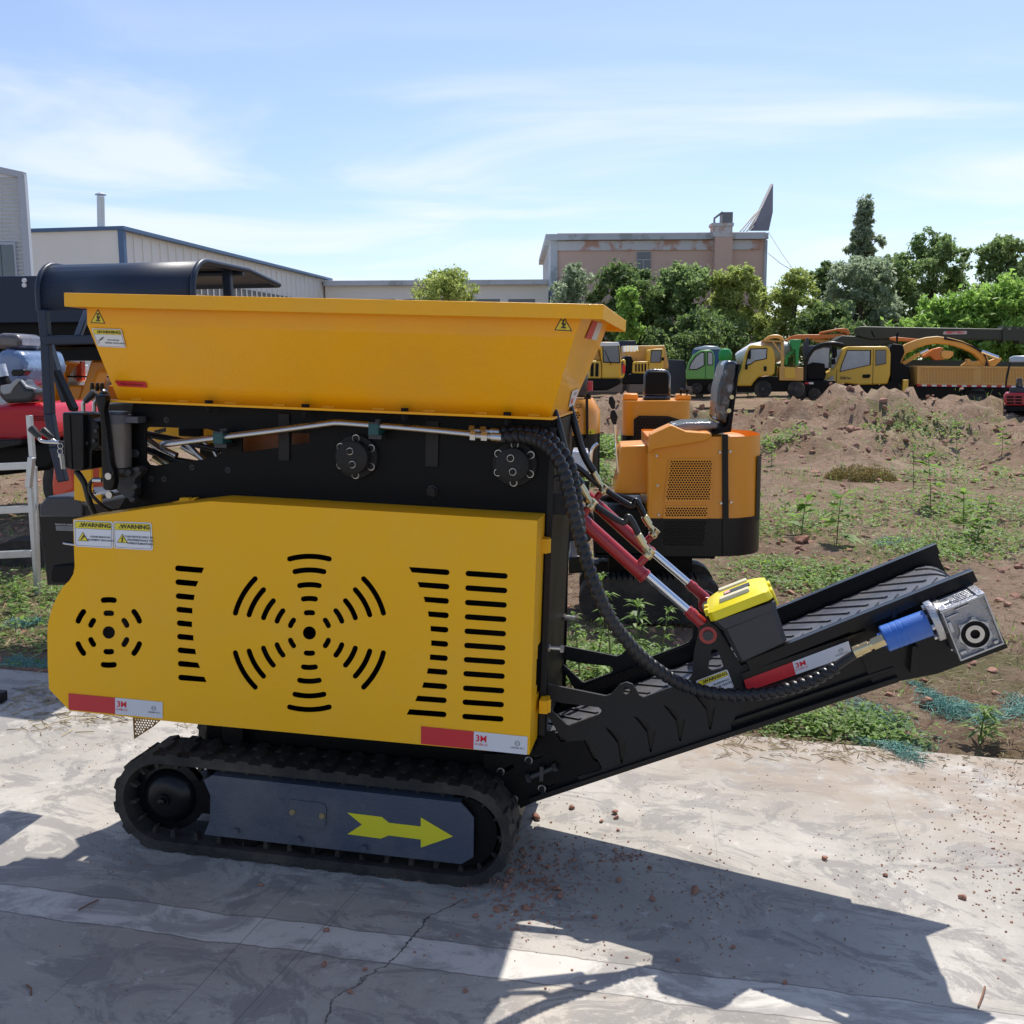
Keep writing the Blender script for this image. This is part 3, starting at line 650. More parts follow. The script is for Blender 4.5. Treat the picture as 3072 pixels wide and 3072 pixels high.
ro = [(gc.x + rad*(.335 + .022*math.cos(7*2*math.pi*i/N))*math.cos(2*math.pi*i/N), gc.z + rad*(.335 + .022*math.cos(7*2*math.pi*i/N))*math.sin(2*math.pi*i/N)) for i in range(N)]
plate(m, [ro, circ((gc.x, gc.z), rad*.305, 48)], yG - .006, .020)
for i in range(7):
    an = 2*math.pi*i/7; c = (gc.x + rad*.372*math.cos(an), gc.z + rad*.372*math.sin(an))
    plate(m, [circ(c, rad*.034, 12), circ(c, rad*.018, 10)], yG - .008, .006)
m.build('output_flange', CAST, gear, 30)
m = MB(MF)
def ringp(m, r0, r1, y0, th, mi): plate(m, [circ((gc.x, gc.z), r0, 40)] + ([circ((gc.x, gc.z), r1, 40)] if r1 else []), y0, th, mi)
ringp(m, rad*.285, rad*.20, yG - .001, .012, 0); ringp(m, rad*.20, rad*.105, yG - .005, .016, 1); ringp(m, rad*.10, 0, yG + .006, .004, 0)
m.build('output_shaft', [BLK, STEEL], gear, 30)
# worm input flange, motor
yM = yG + gd*.5
f0 = gp(1400, 560 + 0, yM); fc_ = gp(1340, 578, yM); me_ = gp(1000, 703, yM); ma = (fc_ - me_).normalized()
m = MB(MF); m.lathe(fc_ - ma*.012, ma, [(0, .03), (0, .056), (.004, .058), (.018, .058), (.022, .05), (.026, .046), (.05, .040), (.075, .040)], 40)
m.build('input_flange', CAST, conv, 30)
for k in range(4):
    an = R(45 + 90*k); u_ = ma.orthogonal().normalized(); w_ = ma.cross(u_); c = fc_ - ma*.012 + (u_*math.cos(an) + w_*math.sin(an))*.046
    m = MB(MF); m.hexnut(c, -ma, .008, .008); m.build('bolt', STEEL, conv, 20)
m = MB(MF); Lm = (fc_ - me_).length - .02
m.lathe(me_, ma, [(0, .02), (0, .036), (.003, .038), (.025, .038), (.026, .0374), (.029, .0374), (.030, .038), (.040, .038), (.041, .0374), (.044, .0374), (.045, .038), (.056, .038), (.057, .0374), (.060, .0374), (.061, .038), (Lm - .0, .038), (Lm, .030)], 36)
m.lathe(me_ - ma*.012, ma, [(0, .02), (.012, .022)], 20)
m.build('hydraulic_motor', BLUE, conv, 30)
m = MB(MF); n0 = gp(985, 712, yM - .02); n1 = gp(920, 740, yM - .02); n2 = gp(820, 785, .09); dd = (n2 - n0).normalized()
m.cyl(n0 + dd*-.01, n0 + dd*.026, .0185, seg=6); m.cyl(n0 + dd*.026, n0 + dd*.036, .013, seg=18); m.cyl(n0 + dd*.036, n2 + dd*.004, .0165, seg=20); m.cyl(n2 - dd*.012, n2 + dd*.006, .018, seg=20)
m.build('hose_coupling', BRASS, conv, 25)
# stickers on the conveyor
yS = yN - .0275
q = qd(zg([(92, 1052), (790, 808), (765, 715), (70, 975)]), yS); d = tape(MF, q, conv, 6.4, .47)
q = qd(z3([(1432, 1096), (1662, 998), (1605, 848), (1345, 945)]), yP - .0008); warn(MF, q, conv, 'none', lines=(('WARNING', .92, .50, .15), ('YOUR HAND', .90, .32, .15)))
m = MB(MF); A = MF.xz([(2225, 2020), (2600, 1890), (2615, 1960), (2235, 2100)], yS + .004)
plate(m, [A], yS + .0012, .003); m.build('sticker_backing', BLKG, conv, 0)

# ---- toolbox clamped on the conveyor
tb = thing('toolbox', 'dark grey plastic toolbox with a bright yellow lid, standing on the conveyor', 'toolbox', MF, L(2290, 1965, .15))
yT = .125
P = lambda x, y: L(*Z(2050, 1650, .20704)([(x, y)])[0], yT)
bl, br, tr_, tl_ = P(830, 1665), P(1512, 1345), P(1335, 745), P(415, 1040)
dT = .20
def tbq(lo, hi, sh=0): return
m = MB(MF)
def rect4(p, q, y0, y1, r=.012):
    d_ = (q - p).normalized(); o = []
    a = p + d_*r; b = q - d_*r
    o = [Vector((p.x, y0 + r, p.z)), Vector((a.x, y0, a.z)), Vector((b.x, y0, b.z)), Vector((q.x, y0 + r, q.z)), Vector((q.x, y1 - r, q.z)), Vector((b.x, y1, b.z)), Vector((a.x, y1, a.z)), Vector((p.x, y1 - r, p.z))]
    return o
mid0 = P(560, 1175); mid1 = P(1360, 860); mid0b = P(575, 1180); mid1b = P(1352, 862)
m.loft([rect4(bl, br, yT + .016, yT + dT - .012), rect4(bl.lerp(mid0b, .03) - Vector((.002, 0, 0)), br.lerp(mid1b, .03), yT + .012, yT + dT - .012), rect4(mid0b, mid1b, yT + .008, yT + dT - .008), rect4(mid0.lerp(tl_, .05) , mid1.lerp(tr_, .05), yT + .001, yT + dT), rect4(tl_, tr_, yT, yT + dT)])
m.build('body', TOOLB, tb, 35, bevel=.002)
l0, l1 = P(400, 1050), P(1310, 700); k0, k1 = P(352, 885), P(1250, 560)
m = MB(MF); upn = (k0 - l0)
e1_ = (l1 - l0).normalized(); un = Vector((-e1_.z, 0, e1_.x))
m.loft([rect4(l0, l1, yT - .006, yT + dT + .006, .014), rect4(l0 + un*.026, l1 + un*.026 - e1_*.004, yT - .006, yT + dT + .006, .014), rect4(l0 + un*.036 + e1_*.016, l1 + un*.036 - e1_*.02, yT + .008, yT + dT - .008, .018), rect4(l0 + un*.044 + e1_*.034, l1 + un*.044 - e1_*.05, yT + .03, yT + dT - .03, .012)])
lid = m.build('lid', TOOLY, tb, 25, bevel=.003, bseg=2)
LL = (l1 - l0).length
def lq(a, y, h): return l0 + e1_*(a*LL) + un*h + Vector((0, y, 0))
for y0_ in (.018, dT - .056):                                      # clear strips of the two lid trays
    m = MB(MF); m.loft([[lq(.24, y0_, .034), lq(.72, y0_, .034), lq(.72, y0_ + .036, .034), lq(.24, y0_ + .036, .034)], [lq(.25, y0_ + .004, .050), lq(.71, y0_ + .004, .050), lq(.71, y0_ + .034, .050), lq(.25, y0_ + .034, .050)]]); m.build('clear_tray', TRANSL, lid, 20, bevel=.001)
m = MB(MF); m.loft([[lq(.32, .075, .040), lq(.74, .075, .040), lq(.74, .115, .040), lq(.32, .115, .040)], [lq(.32, .075, .047), lq(.74, .075, .047), lq(.74, .115, .047), lq(.32, .115, .047)]]); m.build('handle', TOOLB, lid, 20)
m = MB(MF); m.loft([[lq(.33, .079, .047), lq(.42, .079, .047), lq(.42, .110, .047), lq(.33, .110, .047)], [lq(.33, .079, .0482), lq(.42, .079, .0482), lq(.42, .110, .0482), lq(.33, .110, .0482)]]); m.build('handle_label', mat('pink_label', (.7, .35, .33), .4), lid, 0)
for y0_ in (.03, .085): # hinge ears at the left end, latches at the right
    m = MB(MF); m.loft([[lq(-.05, y0_ + .01, .012), lq(.02, y0_ + .01, .012), lq(.02, y0_ + .03, .012), lq(-.05, y0_ + .03, .012)], [lq(-.045, y0_ + .01, .032), lq(.02, y0_ + .01, .032), lq(.02, y0_ + .03, .032), lq(-.045, y0_ + .03, .032)]]); m.build('hinge_tab', TOOLY, lid, 20, bevel=.002)
for y0_ in (.03, .12):
    m = MB(MF); m.loft([[lq(1.0, y0_, -.03), lq(1.03, y0_, -.03), lq(1.03, y0_ + .04, -.03), lq(1.0, y0_ + .04, -.03)], [lq(.99, y0_, .02), lq(1.03, y0_, .02), lq(1.03, y0_ + .04, .02), lq(.99, y0_ + .04, .02)]]); m.build('latch', TOOLY, lid, 20, bevel=.002)

# ---- track units
def track(y0, nm):
    cl = L(482, 2398, .03); crr = L(1378, 2530, .03); Rr = .159; zc_ = (cl.z + crr.z)/2
    zc_ = Rr + .008; cl = Vector((cl.x, 0, zc_)); crr = Vector((crr.x, 0, zc_)); W = .17; Ld = (crr - cl).length
    per = 2*Ld + 2*math.pi*Rr
    def pt(s, r):                                                # along the outside of the loop
        s %= per
        if s < Ld: return Vector((cl.x + s, 0, zc_ + r)), Vector((0, 0, 1))
        s -= Ld
        if s < math.pi*Rr: a = math.pi/2 - s/Rr; return Vector((crr.x + r*math.cos(a), 0, zc_ + r*math.sin(a))), Vector((math.cos(a), 0, math.sin(a)))
        s -= math.pi*Rr
        if s < Ld: return Vector((crr.x - s, 0, zc_ - r)), Vector((0, 0, -1))
        s -= Ld; a = -math.pi/2 - s/Rr; return Vector((cl.x + r*math.cos(a), 0, zc_ + r*math.sin(a))), Vector((math.cos(a), 0, math.sin(a)))
    root = MB(MF); N = 120; ou = []; inn = []
    vs = []; fs = []
    for i in range(N):
        s = per*i/N; a_, _ = pt(s, Rr); b_, _ = pt(s, Rr - .028)
        vs += [a_ + Vector((0, y0, 0)), a_ + Vector((0, y0 + W, 0)), b_ + Vector((0, y0 + W, 0)), b_ + Vector((0, y0, 0))]
    for i in range(N):
        j = (i + 1) % N
        for k in range(4): fs.append((i*4 + k, i*4 + (k+1) % 4, j*4 + (k+1) % 4, j*4 + k))
    root.add(vs, fs)
    nl = 37
    for i in range(nl):                                           # tread lugs, staggered left and right, and inner drive teeth
        s = per*(i + .5)/nl
        for (ya_, yb_, sh) in ((y0 - .001, y0 + .055, 0), (y0 + .050, y0 + .12, .018), (y0 + .115, y0 + W + .001, 0)):
            for w_, h_ in ((.046, .020),):
                rg = []
                for yy in (ya_, yb_):
                    r4 = []
                    for ds, hh in ((-w_/2, -.004), (-w_/2 + .007, h_*.75), (w_/2 - .007, h_*.75), (w_/2, -.004)):
                        p_, n_ = pt(s + sh + ds, Rr); r4.append(p_ + n_*hh*.55 + Vector((0, yy, 0)))
                    rg.append(r4)
                root.loft(rg)
        rg = []
        for hh, w2 in ((-.024, .018), (-.054, .010)):
            r4 = []
            for ds, yy in ((-w2/2, .03), (w2/2, .03), (w2/2, .055), (-w2/2, .055)):
                p_, n_ = pt(s + ds, Rr); r4.append(p_ + n_*hh + Vector((0, y0 + yy, 0)))
            rg.append(r4)
        root.loft(rg)
    unit = MB(MF); unit.box((cl.x + .05, y0 + .06, zc_ - .05), (crr.x - .05, y0 + .15, zc_ + .06)); un_ = unit.build(nm, BLK, cr, 30)
    root.build('rubber_track', RUB, un_, 30)
    m = MB(MF); m.lathe((cl.x, y0 + .012, zc_), (0, 1, 0), [(0, .012), (.0, .02), (.010, .022), (.010, .05), (.02, .070), (.04, .088), (.048, .092), (.05, .118), (.08, .118)], 36); m.lathe((cl.x, y0 - .002, zc_), (0, 1, 0), [(0, .008), (.002, .012), (.014, .012)], 6)
    m.build('drive_sprocket', BLKG, un_, 30)
    m = MB(MF); m.lathe((crr.x, y0 + .03, zc_), (0, 1, 0), [(0, .03), (0, .112), (.02, .118), (.08, .118)], 36); m.build('idler_wheel', BLK, un_, 30)
    for (x_, y_) in ((722, 2500), (915, 2527), (1112, 2560)):
        q = L(x_, y_, y0); m = MB(MF); m.lathe((q.x, y0 + .03, .075), (0, 1, 0), [(0, .02), (0, .048), (.01, .052), (.03, .052), (.03, .04), (.08, .04)], 28); m.build('track_roller', BLK, un_, 30)
    return un_
tr1 = track(.03, 'track_unit'); tr2 = track(.60, 'track_unit')
zt2 = Z(300, 2050, .673)
sk = zt2([(462, 432), (500, 410), (1608, 532), (1636, 562), (1666, 600), (1664, 775), (1610, 806), (464, 674), (490, 610), (492, 500)])
m = MB(MF); plate(m, [MF.xz(sk, .036)], .036, .007); A = MF.xz([sk[1], sk[2]], .036); m.add([(A[0][0], .043, A[0][1]), (A[1][0], .043, A[1][1]), (A[1][0], .10, A[1][1] + .012), (A[0][0], .10, A[0][1] + .012)], [(0, 1, 2, 3)])
m.build('track_skirt', GREYB, tr1, 30, bevel=.0015)
m = MB(MF); plate(m, [MF.xz(zt2([(1103, 577), (1256, 596), (1288, 622), (1430, 638), (1430, 598), (1573, 683), (1430, 732), (1430, 696), (1288, 678), (1252, 692), (1103, 672), (1168, 630)]), .0348)], .0345, .0012); m.build('arrow_marking', ARROW, tr1, 0)
m = MB(MF); hq = zt2([(852, 518), (985, 534), (1003, 543), (1008, 560), (1006, 628), (998, 641), (985, 643), (862, 627), (848, 615), (843, 600), (845, 528)]); plate(m, [MF.xz(hq, .032)], .031, .005); m.build('inspection_plate', GREYB, tr1, 30, bevel=.001)
for x_, y_, s_ in ((858, 573, 0), (991, 590, 0), (608, 657, 1), (888, 695, 1), (1178, 732, 1)):
    q = L(*zt2([(x_, y_)])[0], .031); m = MB(MF); m.lathe((q.x, .027, q.z), (0, 1, 0), [(0, .008), (0, .009), (.004, .009)], 16); m.hexnut((q.x, .021, q.z), (0, 1, 0), .0075 if not s_ else .010, .007); m.build('bolt', GREYB if s_ else BRASS, tr1, 20)
# chassis between the tracks
m = MB(MF); u = L(620, 2190, .22); w = L(1560, 2330, .22); m.box((u.x, .215, .13), (w.x, .595, e1.z + .05)); u = L(560, 2150, .1); m.box((u.x, .10, far[5][1] - .02), (ex - .02, .64, far[5][1] + .012)); m.box((u.x + .09, .17, .2), (u.x + .16, .25, far[5][1])); m.build('chassis', BLK, cr, 30, bevel=.003)
# perforated belt guard
gpts = [(398, 2152), (485, 2158), (460, 2180), (402, 2218)]
def hexholes(poly, r, pitch):
    xs = [p[0] for p in poly]; zs_ = [p[1] for p in poly]; o = []; j = 0; z_ = min(zs_) + r
    def inside(pt, marg):
        for k in range(len(poly)):
            a, b = Vector(poly[k]), Vector(poly[(k+1) % len(poly)]); e = b - a; n_ = Vector((-e.y, e.x)).normalized()
            dd = (Vector(pt) - a).dot(n_)
            if sgn_*dd < marg: return False
        return True
    area = sum(poly[k][0]*poly[(k+1) % len(poly)][1] - poly[(k+1) % len(poly)][0]*poly[k][1] for k in range(len(poly))); sgn_ = 1 if area > 0 else -1
    while z_ < max(zs_):
        x_ = min(xs) + (pitch/2 if j % 2 else 0)
        while x_ < max(xs):
            if inside((x_, z_), r*1.2): o.append(circ((x_, z_), r, 8))
            x_ += pitch
        z_ += pitch*.866; j += 1
    return o
pg = MF.xz(gpts, .14); m = MB(MF); plate(m, [pg] + hexholes(pg, .0036, .0095), .14, .002); m.build('perforated_guard', mat('rusty_yellow_mesh', (.22, .12, .03), .6, 0, .3, 30), cr, 20)

# ---- controls at the left end
z2 = Z(0, 950, .2588)
P = lambda x, y, yy: L(*z2([(x, y)])[0], yy)
m = MB(MF); bx = [(715, 1120), (800, 1105), (1030, 1120), (1050, 1190), (1120, 1200), (1150, 1270), (1150, 1500), (1060, 1560), (1060, 1770), (900, 1785), (850, 1780), (745, 1765)]
m.slab(z2([(715, 1120), (730, 1108), (950, 1115), (960, 1140), (965, 1770), (945, 1785), (850, 1782), (745, 1760)]), .06, .10); m.slab(z2([(960, 1130), (1030, 1120), (1055, 1190), (1120, 1210), (1150, 1270), (1150, 1500), (1060, 1560), (1060, 1770), (965, 1780)]), .085, .09)
cbx = m.build('control_box', BLKG, cr, 30, bevel=.006, bseg=3)
m = MB(MF); m.slab(z2([(800, 1140), (812, 1140), (840, 1770), (828, 1770)]), .057, .01); m.build('seam', BLK, cbx, 30, bevel=.001)
for (x_, y_, M_) in ((1125, 1322, DSTEEL), (1020, 1465, DSTEEL), (1105, 1437, DSTEEL)):
    q = P(x_, y_, .085); m = MB(MF); m.cyl((q.x, .075, q.z), (q.x, .086, q.z), .006, seg=10); m.build('bolt', M_, cbx, 30)
m = MB(MF); c = P(695, 1500, .05)
for q_ in (P(700, 1500, .05), P(697, 1560, .05)):
    rp = [q_ + Vector((.009*math.cos(R(30*i)), 0, .009*math.sin(R(30*i)))) for i in range(13)]; m.tube(rp, .0012, 6)
for dx_ in (0, 18, 35): m.slab(z2([(675 + dx_, 1590), (700 + dx_, 1590), (708 + dx_, 1640), (722 + dx_, 1760), (708 + dx_, 1770), (690 + dx_, 1640), (672 + dx_, 1620)]), .045 + dx_*.0002, .002)
m.build('keys', STEEL, cbx, 30)
m = MB(MF); m.slab(z2([(1088, 905), (1222, 905), (1218, 985), (1198, 1080), (1240, 1400), (1275, 1700), (1310, 1800), (1320, 1920), (1300, 2020), (1185, 2010), (1165, 1700), (1160, 1300), (1140, 1080), (1095, 985)]), .045, .035)
arm_ = m.build('control_arm', BLKG, cr, 30, bevel=.008, bseg=3)
for (x_, y_) in ((1282, 1845), (1290, 2060)):
    q = P(x_, y_, .045); m = MB(MF); m.lathe((q.x, .030, q.z), (0, 1, 0), [(0, .006), (0, .011), (.015, .011)], 14); m.build('bolt', STEEL, arm_, 30)
m = MB(MF); c = P(1368, 1450, .12); zt_ = P(1368, 1200, .12).z; zb2 = P(1368, 1745, .12).z; rB = abs(P(1505, 1450, .12).x - P(1220, 1450, .12).x)/2
m.lathe((c.x, .12, zb2), (0, 0, 1), [(0, rB*.9), (.002, rB*.96), (zt_ - zb2, rB)], 32); bowl = m.build('oil_filter_bowl', BOWL, cr, 40)
m = MB(MF); m.lathe((c.x, .12, zt_), (0, 0, 1), [(-.01, rB*1.02), (.018, rB*1.08), (.02, rB*.8), (.028, rB*.75)], 32); m.box((c.x + rB*.7, .10, zt_ - .005), (c.x + rB*1.9, .15, zt_ + .014)); m.build('filter_cap', mat('grey_plastic', (.07, .075, .09), .35), bowl, 30)
m = MB(MF); rg = []
for z_ in (zb2 + .03, zt_ - .014): rg.append([Vector((c.x + (rB*1.01)*math.sin(R(a_)), .12 - (rB*1.01)*math.cos(R(a_)), z_)) for a_ in (-62, -50, -38, -26, -14)])
m.add(rg[0] + rg[1], [(i, i+1, i+6, i+5) for i in range(4)]); m.build('filter_label', LABELO, bowl, 60)
m = MB(MF); q = P(1420, 1860, .12)
m.lathe((c.x, .12, zb2 - .03), (0, 0, 1), [(0, rB*.6), (.014, rB*.9), (.028, rB*.95), (.03, rB*.6)], 24); m.slab(z2([(1300, 1850), (1480, 1760), (1600, 1735), (1645, 1775), (1620, 1830), (1560, 1880), (1560, 2050), (1540, 2100), (1500, 2130), (1330, 2000)]), .12, .05)
for (x_, y_, r_) in ((1480, 1810, .012), (1590, 1770, .009), (1560, 1970, .010), (1535, 2120, .010)):
    q = P(x_, y_, .10); m.lathe((q.x, .095, q.z), (0, 1, 0), [(0, r_*.6), (0, r_), (.03, r_)], 18)
m.build('pump_body', CASTD, cr, 30, bevel=.003)
q = P(1562, 1585, yF - .01); m = MB(MF); m.lathe((q.x, yF - .012, q.z), (0, 1, 0), [(0, .012), (.002, .014), (.012, .014)], 20); m.build('bolt', DSTEEL, cr, 30)
m = MB(MF); m.tube(smooth([P(880, 1785, .10), P(930, 1850, .1), P(985, 1950, .11), P(1040, 2150, .12), P(1120, 2330, .14)], 6), .010, 10); m.build('cable', HOSE, cr, 60)
m = MB(MF); m.tube(smooth([P(1180, 1890, .1), P(1090, 1890, .09), P(1040, 1950, .09), P(1060, 2060, .1), P(1180, 2180, .12), P(1290, 2240, .15)], 6), .006, 10); m.build('cable', HOSE, cr, 60)
m = MB(MF); m.cyl(P(1080, 1895, .09), P(1180, 1895, .09), .007, seg=12); m.build('cable_fitting', STEEL, cr, 30)
def lever(pts, grip, yy, r=.0055):
    m = MB(MF); m.tube(smooth([P(x, y, yy) for x, y in pts], 5), r, 10); lv = m.build('control_lever', STEEL, cr, 50)
    a, b = P(*grip[0], yy), P(*grip[1], yy); dd = (a - b)
    m = MB(MF); m.lathe(b, dd, [(0, .008), (.003, .0095), (dd.length*.5, .0115), (dd.length*.93, .013), (dd.length, .009)], 18); m.build('grip', mat('grip_black', (.02, .02, .022), .35), lv, 40)
lever([(690, 1458), (600, 1455), (520, 1450), (470, 1435), (450, 1400)], ((355, 1285), (458, 1400)), .07)
lever([(690, 1450), (660, 1455), (620, 1435), (600, 1415)], ((490, 1310), (605, 1410)), .13)
lever([(965, 1110), (965, 1010), (985, 985)], ((1105, 870), (985, 985)), .16, .007)
lever([(1095, 1140), (1095, 1010), (1130, 960)], ((1235, 865), (1130, 960)), .20, .007)
for x_ in (1060, 1118, 1172):
    m = MB(MF); m.slab(z2([(x_ - 12, 765), (x_ + 4, 765), (x_ + 12, 825), (x_ + 2, 865), (x_ - 18, 862), (x_ - 20, 820)]), .22, .015); m.build('switch_lever', BLKG, cr, 30, bevel=.002)
for pz_, y_, d_ in (([(1050, 1175), (1145, 1135), (1145, 1255)], .17, .004), ([(1150, 1300), (1175, 1300), (1178, 1880), (1150, 1880)], .15, .02), ([(860, 1800), (1060, 1770), (1060, 2080), (1170, 2060), (1170, 2180), (860, 2120)], .30, .01)):
    m = MB(MF); m.slab(z2(pz_), y_, d_); m.build('mounting_panel', YEL, cr, 30)
m = MB(MF); m.slab([(180, 1800), (215, 1770), (235, 1620), (500, 1560), (560, 1760), (560, 2090), (230, 2070), (180, 2020)], .115, .004); m.build('dark_backing', BLK, cr, 0)  # black sheet added behind the cover holes to stand for the shaded inside
# engine box at the back left
eb = Z(0, 1350, .3623)
m = MB(MF); m.slab(eb([(312, 460), (390, 420), (690, 405), (700, 480), (700, 1100), (640, 1120), (390, 1120), (355, 820), (345, 810)]), .34, .28)
eng = m.build('engine_box', BLKG, cr, 30, bevel=.012, bseg=3)
m = MB(MF); m.slab(eb([(318, 455), (390, 385), (560, 382), (640, 388), (690, 450), (690, 560), (318, 560)]), .33, .30); m.build('engine_box_lid', mat('engine_lid', (.03, .034, .045), .38), eng, 30, bevel=.010, bseg=3)
q = L(*eb([(600, 410)])[0], .33); m = MB(MF); m.lathe((q.x, .44, q.z + .0), (0, 0, 1), [(0, .022), (.012, .020), (.014, .014), (.022, .012)], 8); m.build('lid_knob', BLK, eng, 20)
q = [L(*p, .3385) for p in eb([(462, 668), (660, 675), (660, 615), (456, 608)])]; d = Decal(MF, q, 5); d.txt('MAINTAIN AIR CLEANER', 1.8, .88, .32, 0, .001)
for k in range(6): d.shp([[(.1, .62 - k*.11), (4.8, .62 - k*.11), (4.8, .65 - k*.11), (.1, .65 - k*.11)]], 0, .001)
d.mb.build('engine_label', STK, eng, 0)
m = MB(MF); m.tube([L(*p, .335) for p in eb([(525, 770), (545, 775), (620, 785)])], .004, 8); m.build('dipstick', STEEL, eng, 40)
m = MB(MF); m.slab(eb([(430, 960), (640, 940), (640, 1105), (430, 1110), (412, 1080), (412, 1000)]), .325, .02); m.build('air_intake', BLK, eng, 30, bevel=.006)
# ================================================================== CAMERA, LIGHT, SKY
cd = bpy.data.cameras.new('camera'); cam = bpy.data.objects.new('camera', cd); C.objects.link(cam); cam.matrix_world = camM
cd.sensor_width = 36; cd.lens = 36*F/3072; cd.clip_start = .05; cd.clip_end = 3000; scene.camera = cam
SUNV = Vector((.23, .535, 1.0)).normalized()
EL = math.asin(SUNV.z); AZ = math.atan2(SUNV.x, SUNV.y)
sl = bpy.data.lights.new('sun', 'SUN'); sl.energy = 4.3; sl.angle = R(.5); sl.color = (1, .95, .87)
so = bpy.data.objects.new('sun', sl); C.objects.link(so); so.rotation_euler = SUNV.to_track_quat('Z', 'Y').to_euler(); so.location = (0, 5, 30)
w = bpy.data.worlds.new('World'); scene.world = w; w.use_nodes = True; nt = w.node_tree; LK = nt.links.new
bg = nt.nodes['Background']; sky = _n(nt, 'ShaderNodeTexSky', sky_type='NISHITA'); sky.sun_disc = False; sky.sun_elevation = EL; sky.sun_rotation = AZ; sky.air_density = 1.0; sky.dust_density = .7; sky.ozone_density = 3.0
bg.inputs['Strength'].default_value = .124
tc = _n(nt, 'ShaderNodeTexCoord'); sx = _n(nt, 'ShaderNodeSeparateXYZ'); LK(tc.outputs['Generated'], sx.inputs[0])
def mth(op, a, b=None, c=None):
    n_ = _n(nt, 'ShaderNodeMath', operation=op)
    for i, v in enumerate((a, b, c)):
        if v is None: continue
        if isinstance(v, (int, float)): n_.inputs[i].default_value = v
        else: LK(v, n_.inputs[i])
    return n_.outputs[0]
zz_ = mth('ADD', mth('MAXIMUM', sx.outputs[2], 0.0), .10)
cx_ = mth('DIVIDE', sx.outputs[0], zz_); cy_ = mth('DIVIDE', sx.outputs[1], zz_)
cmb = _n(nt, 'ShaderNodeCombineXYZ'); LK(mth('MULTIPLY', cx_, .42), cmb.inputs[0]); LK(mth('MULTIPLY', cy_, .62), cmb.inputs[1])
nz = _n(nt, 'ShaderNodeTexNoise'); nz.inputs['Scale'].default_value = 1.5; nz.inputs['Detail'].default_value = 7; nz.inputs['Roughness'].default_value = .52; nz.inputs['Distortion'].default_value = .7; LK(cmb.outputs[0], nz.inputs['Vector'])
band = _n(nt, 'ShaderNodeMapRange', interpolation_type='SMOOTHSTEP'); band.inputs[1].default_value = .33; band.inputs[2].default_value = .20; LK(sx.outputs[2], band.inputs[0])
cl = _n(nt, 'ShaderNodeMapRange', interpolation_type='SMOOTHSTEP'); cl.inputs[1].default_value = .42; cl.inputs[2].default_value = .66; LK(nz.outputs['Fac'], cl.inputs[0])
fac = mth('MULTIPLY', mth('ADD', mth('MULTIPLY', mth('MULTIPLY', band.outputs[0], cl.outputs[0]), .58), .08), 1.0)
mxs = _n(nt, 'ShaderNodeMix', data_type='RGBA'); LK(fac, mxs.inputs[0]); tn = _n(nt, 'ShaderNodeMix', data_type='RGBA', blend_type='MULTIPLY'); tn.inputs[0].default_value = 1; LK(sky.outputs[0], tn.inputs[6]); tn.inputs[7].default_value = (.93, .925, .985, 1); LK(tn.outputs[2], mxs.inputs[6]); mxs.inputs[7].default_value = (6.1, 6.3, 6.7, 1)
LK(mxs.outputs[2], bg.inputs['Color'])
scene.view_settings.view_transform = 'Standard'; scene.view_settings.look = 'None'; scene.view_settings.exposure = .42; scene.view_settings.gamma = 1; scene.view_settings.use_curve_mapping = False
scene.render.resolution_x = scene.render.resolution_y = 1024
# ================================================================== CONCRETE
EDGE = 1.63
sb = MB(MF)
NX = 120
ed = []
for i in range(NX + 1):
    x = -9 + 18*i/NX; ed.append((x, EDGE + .05*noise.noise(Vector((x*1.3, 0, 3))) + .02*noise.noise(Vector((x*7, 0, 5)))))
vs = []; fs = []
for x, y in ed: vs += [(x, -8, 0), (x, y, 0), (x, y, -.12)]
for i in range(NX): a_ = i*3; fs += [(a_, a_ + 3, a_ + 4, a_ + 1), (a_ + 1, a_ + 4, a_ + 5, a_ + 2)]
sb.add(vs, fs)
cm = bpy.data.materials.new('concrete'); cm.use_nodes = True; nt = cm.node_tree; LK = nt.links.new; b = nt.nodes['Principled BSDF']
tc = _n(nt, 'ShaderNodeTexCoord'); OB = tc.outputs['Object']
def noi(sc, det=6, ro=.6, vec=None, dist=0):
    n_ = _n(nt, 'ShaderNodeTexNoise'); n_.inputs['Scale'].default_value = sc; n_.inputs['Detail'].default_value = det; n_.inputs['Roughness'].default_value = ro; n_.inputs['Distortion'].default_value = dist
    LK(vec or OB, n_.inputs['Vector']); return n_.outputs['Fac']
def rng(v, a, b_, c=0, d_=1, sm=True):
    n_ = _n(nt, 'ShaderNodeMapRange', interpolation_type='SMOOTHSTEP' if sm else 'LINEAR'); LK(v, n_.inputs[0])
    for i, q_ in enumerate((a, b_, c, d_)): n_.inputs[i+1].default_value = q_
    return n_.outputs[0]
def mix(f, a, b_):
    n_ = _n(nt, 'ShaderNodeMix', data_type='RGBA')
    for i, v in ((0, f), (6, a), (7, b_)):
        if isinstance(v, tuple): n_.inputs[i].default_value = (*v, 1)
        elif isinstance(v, (int, float)): n_.inputs[i].default_value = v
        else: LK(v, n_.inputs[i])
    return n_.outputs[2]
mp = _n(nt, 'ShaderNodeMapping'); mp.inputs['Rotation'].default_value = (0, 0, R(38)); mp.inputs['Scale'].default_value = (.85, 1.25, 1); LK(OB, mp.inputs[0])
base = mix(rng(noi(1.3, 8, .62, dist=.4), .35, .68), (.31, .285, .245), (.43, .40, .355))
base = mix(rng(noi(2.2, 9, .68, mp.outputs[0], .6), .50, .72, 0, .75), base, (.30, .28, .265))
base = mix(rng(noi(6.5, 8, .7, mp.outputs[0], 1.0), .56, .74, 0, .55), base, (.25, .235, .225))
base = mix(rng(noi(14, 8, .7, None, .5), .58, .66, 0, .5), base, (.56, .53, .48))
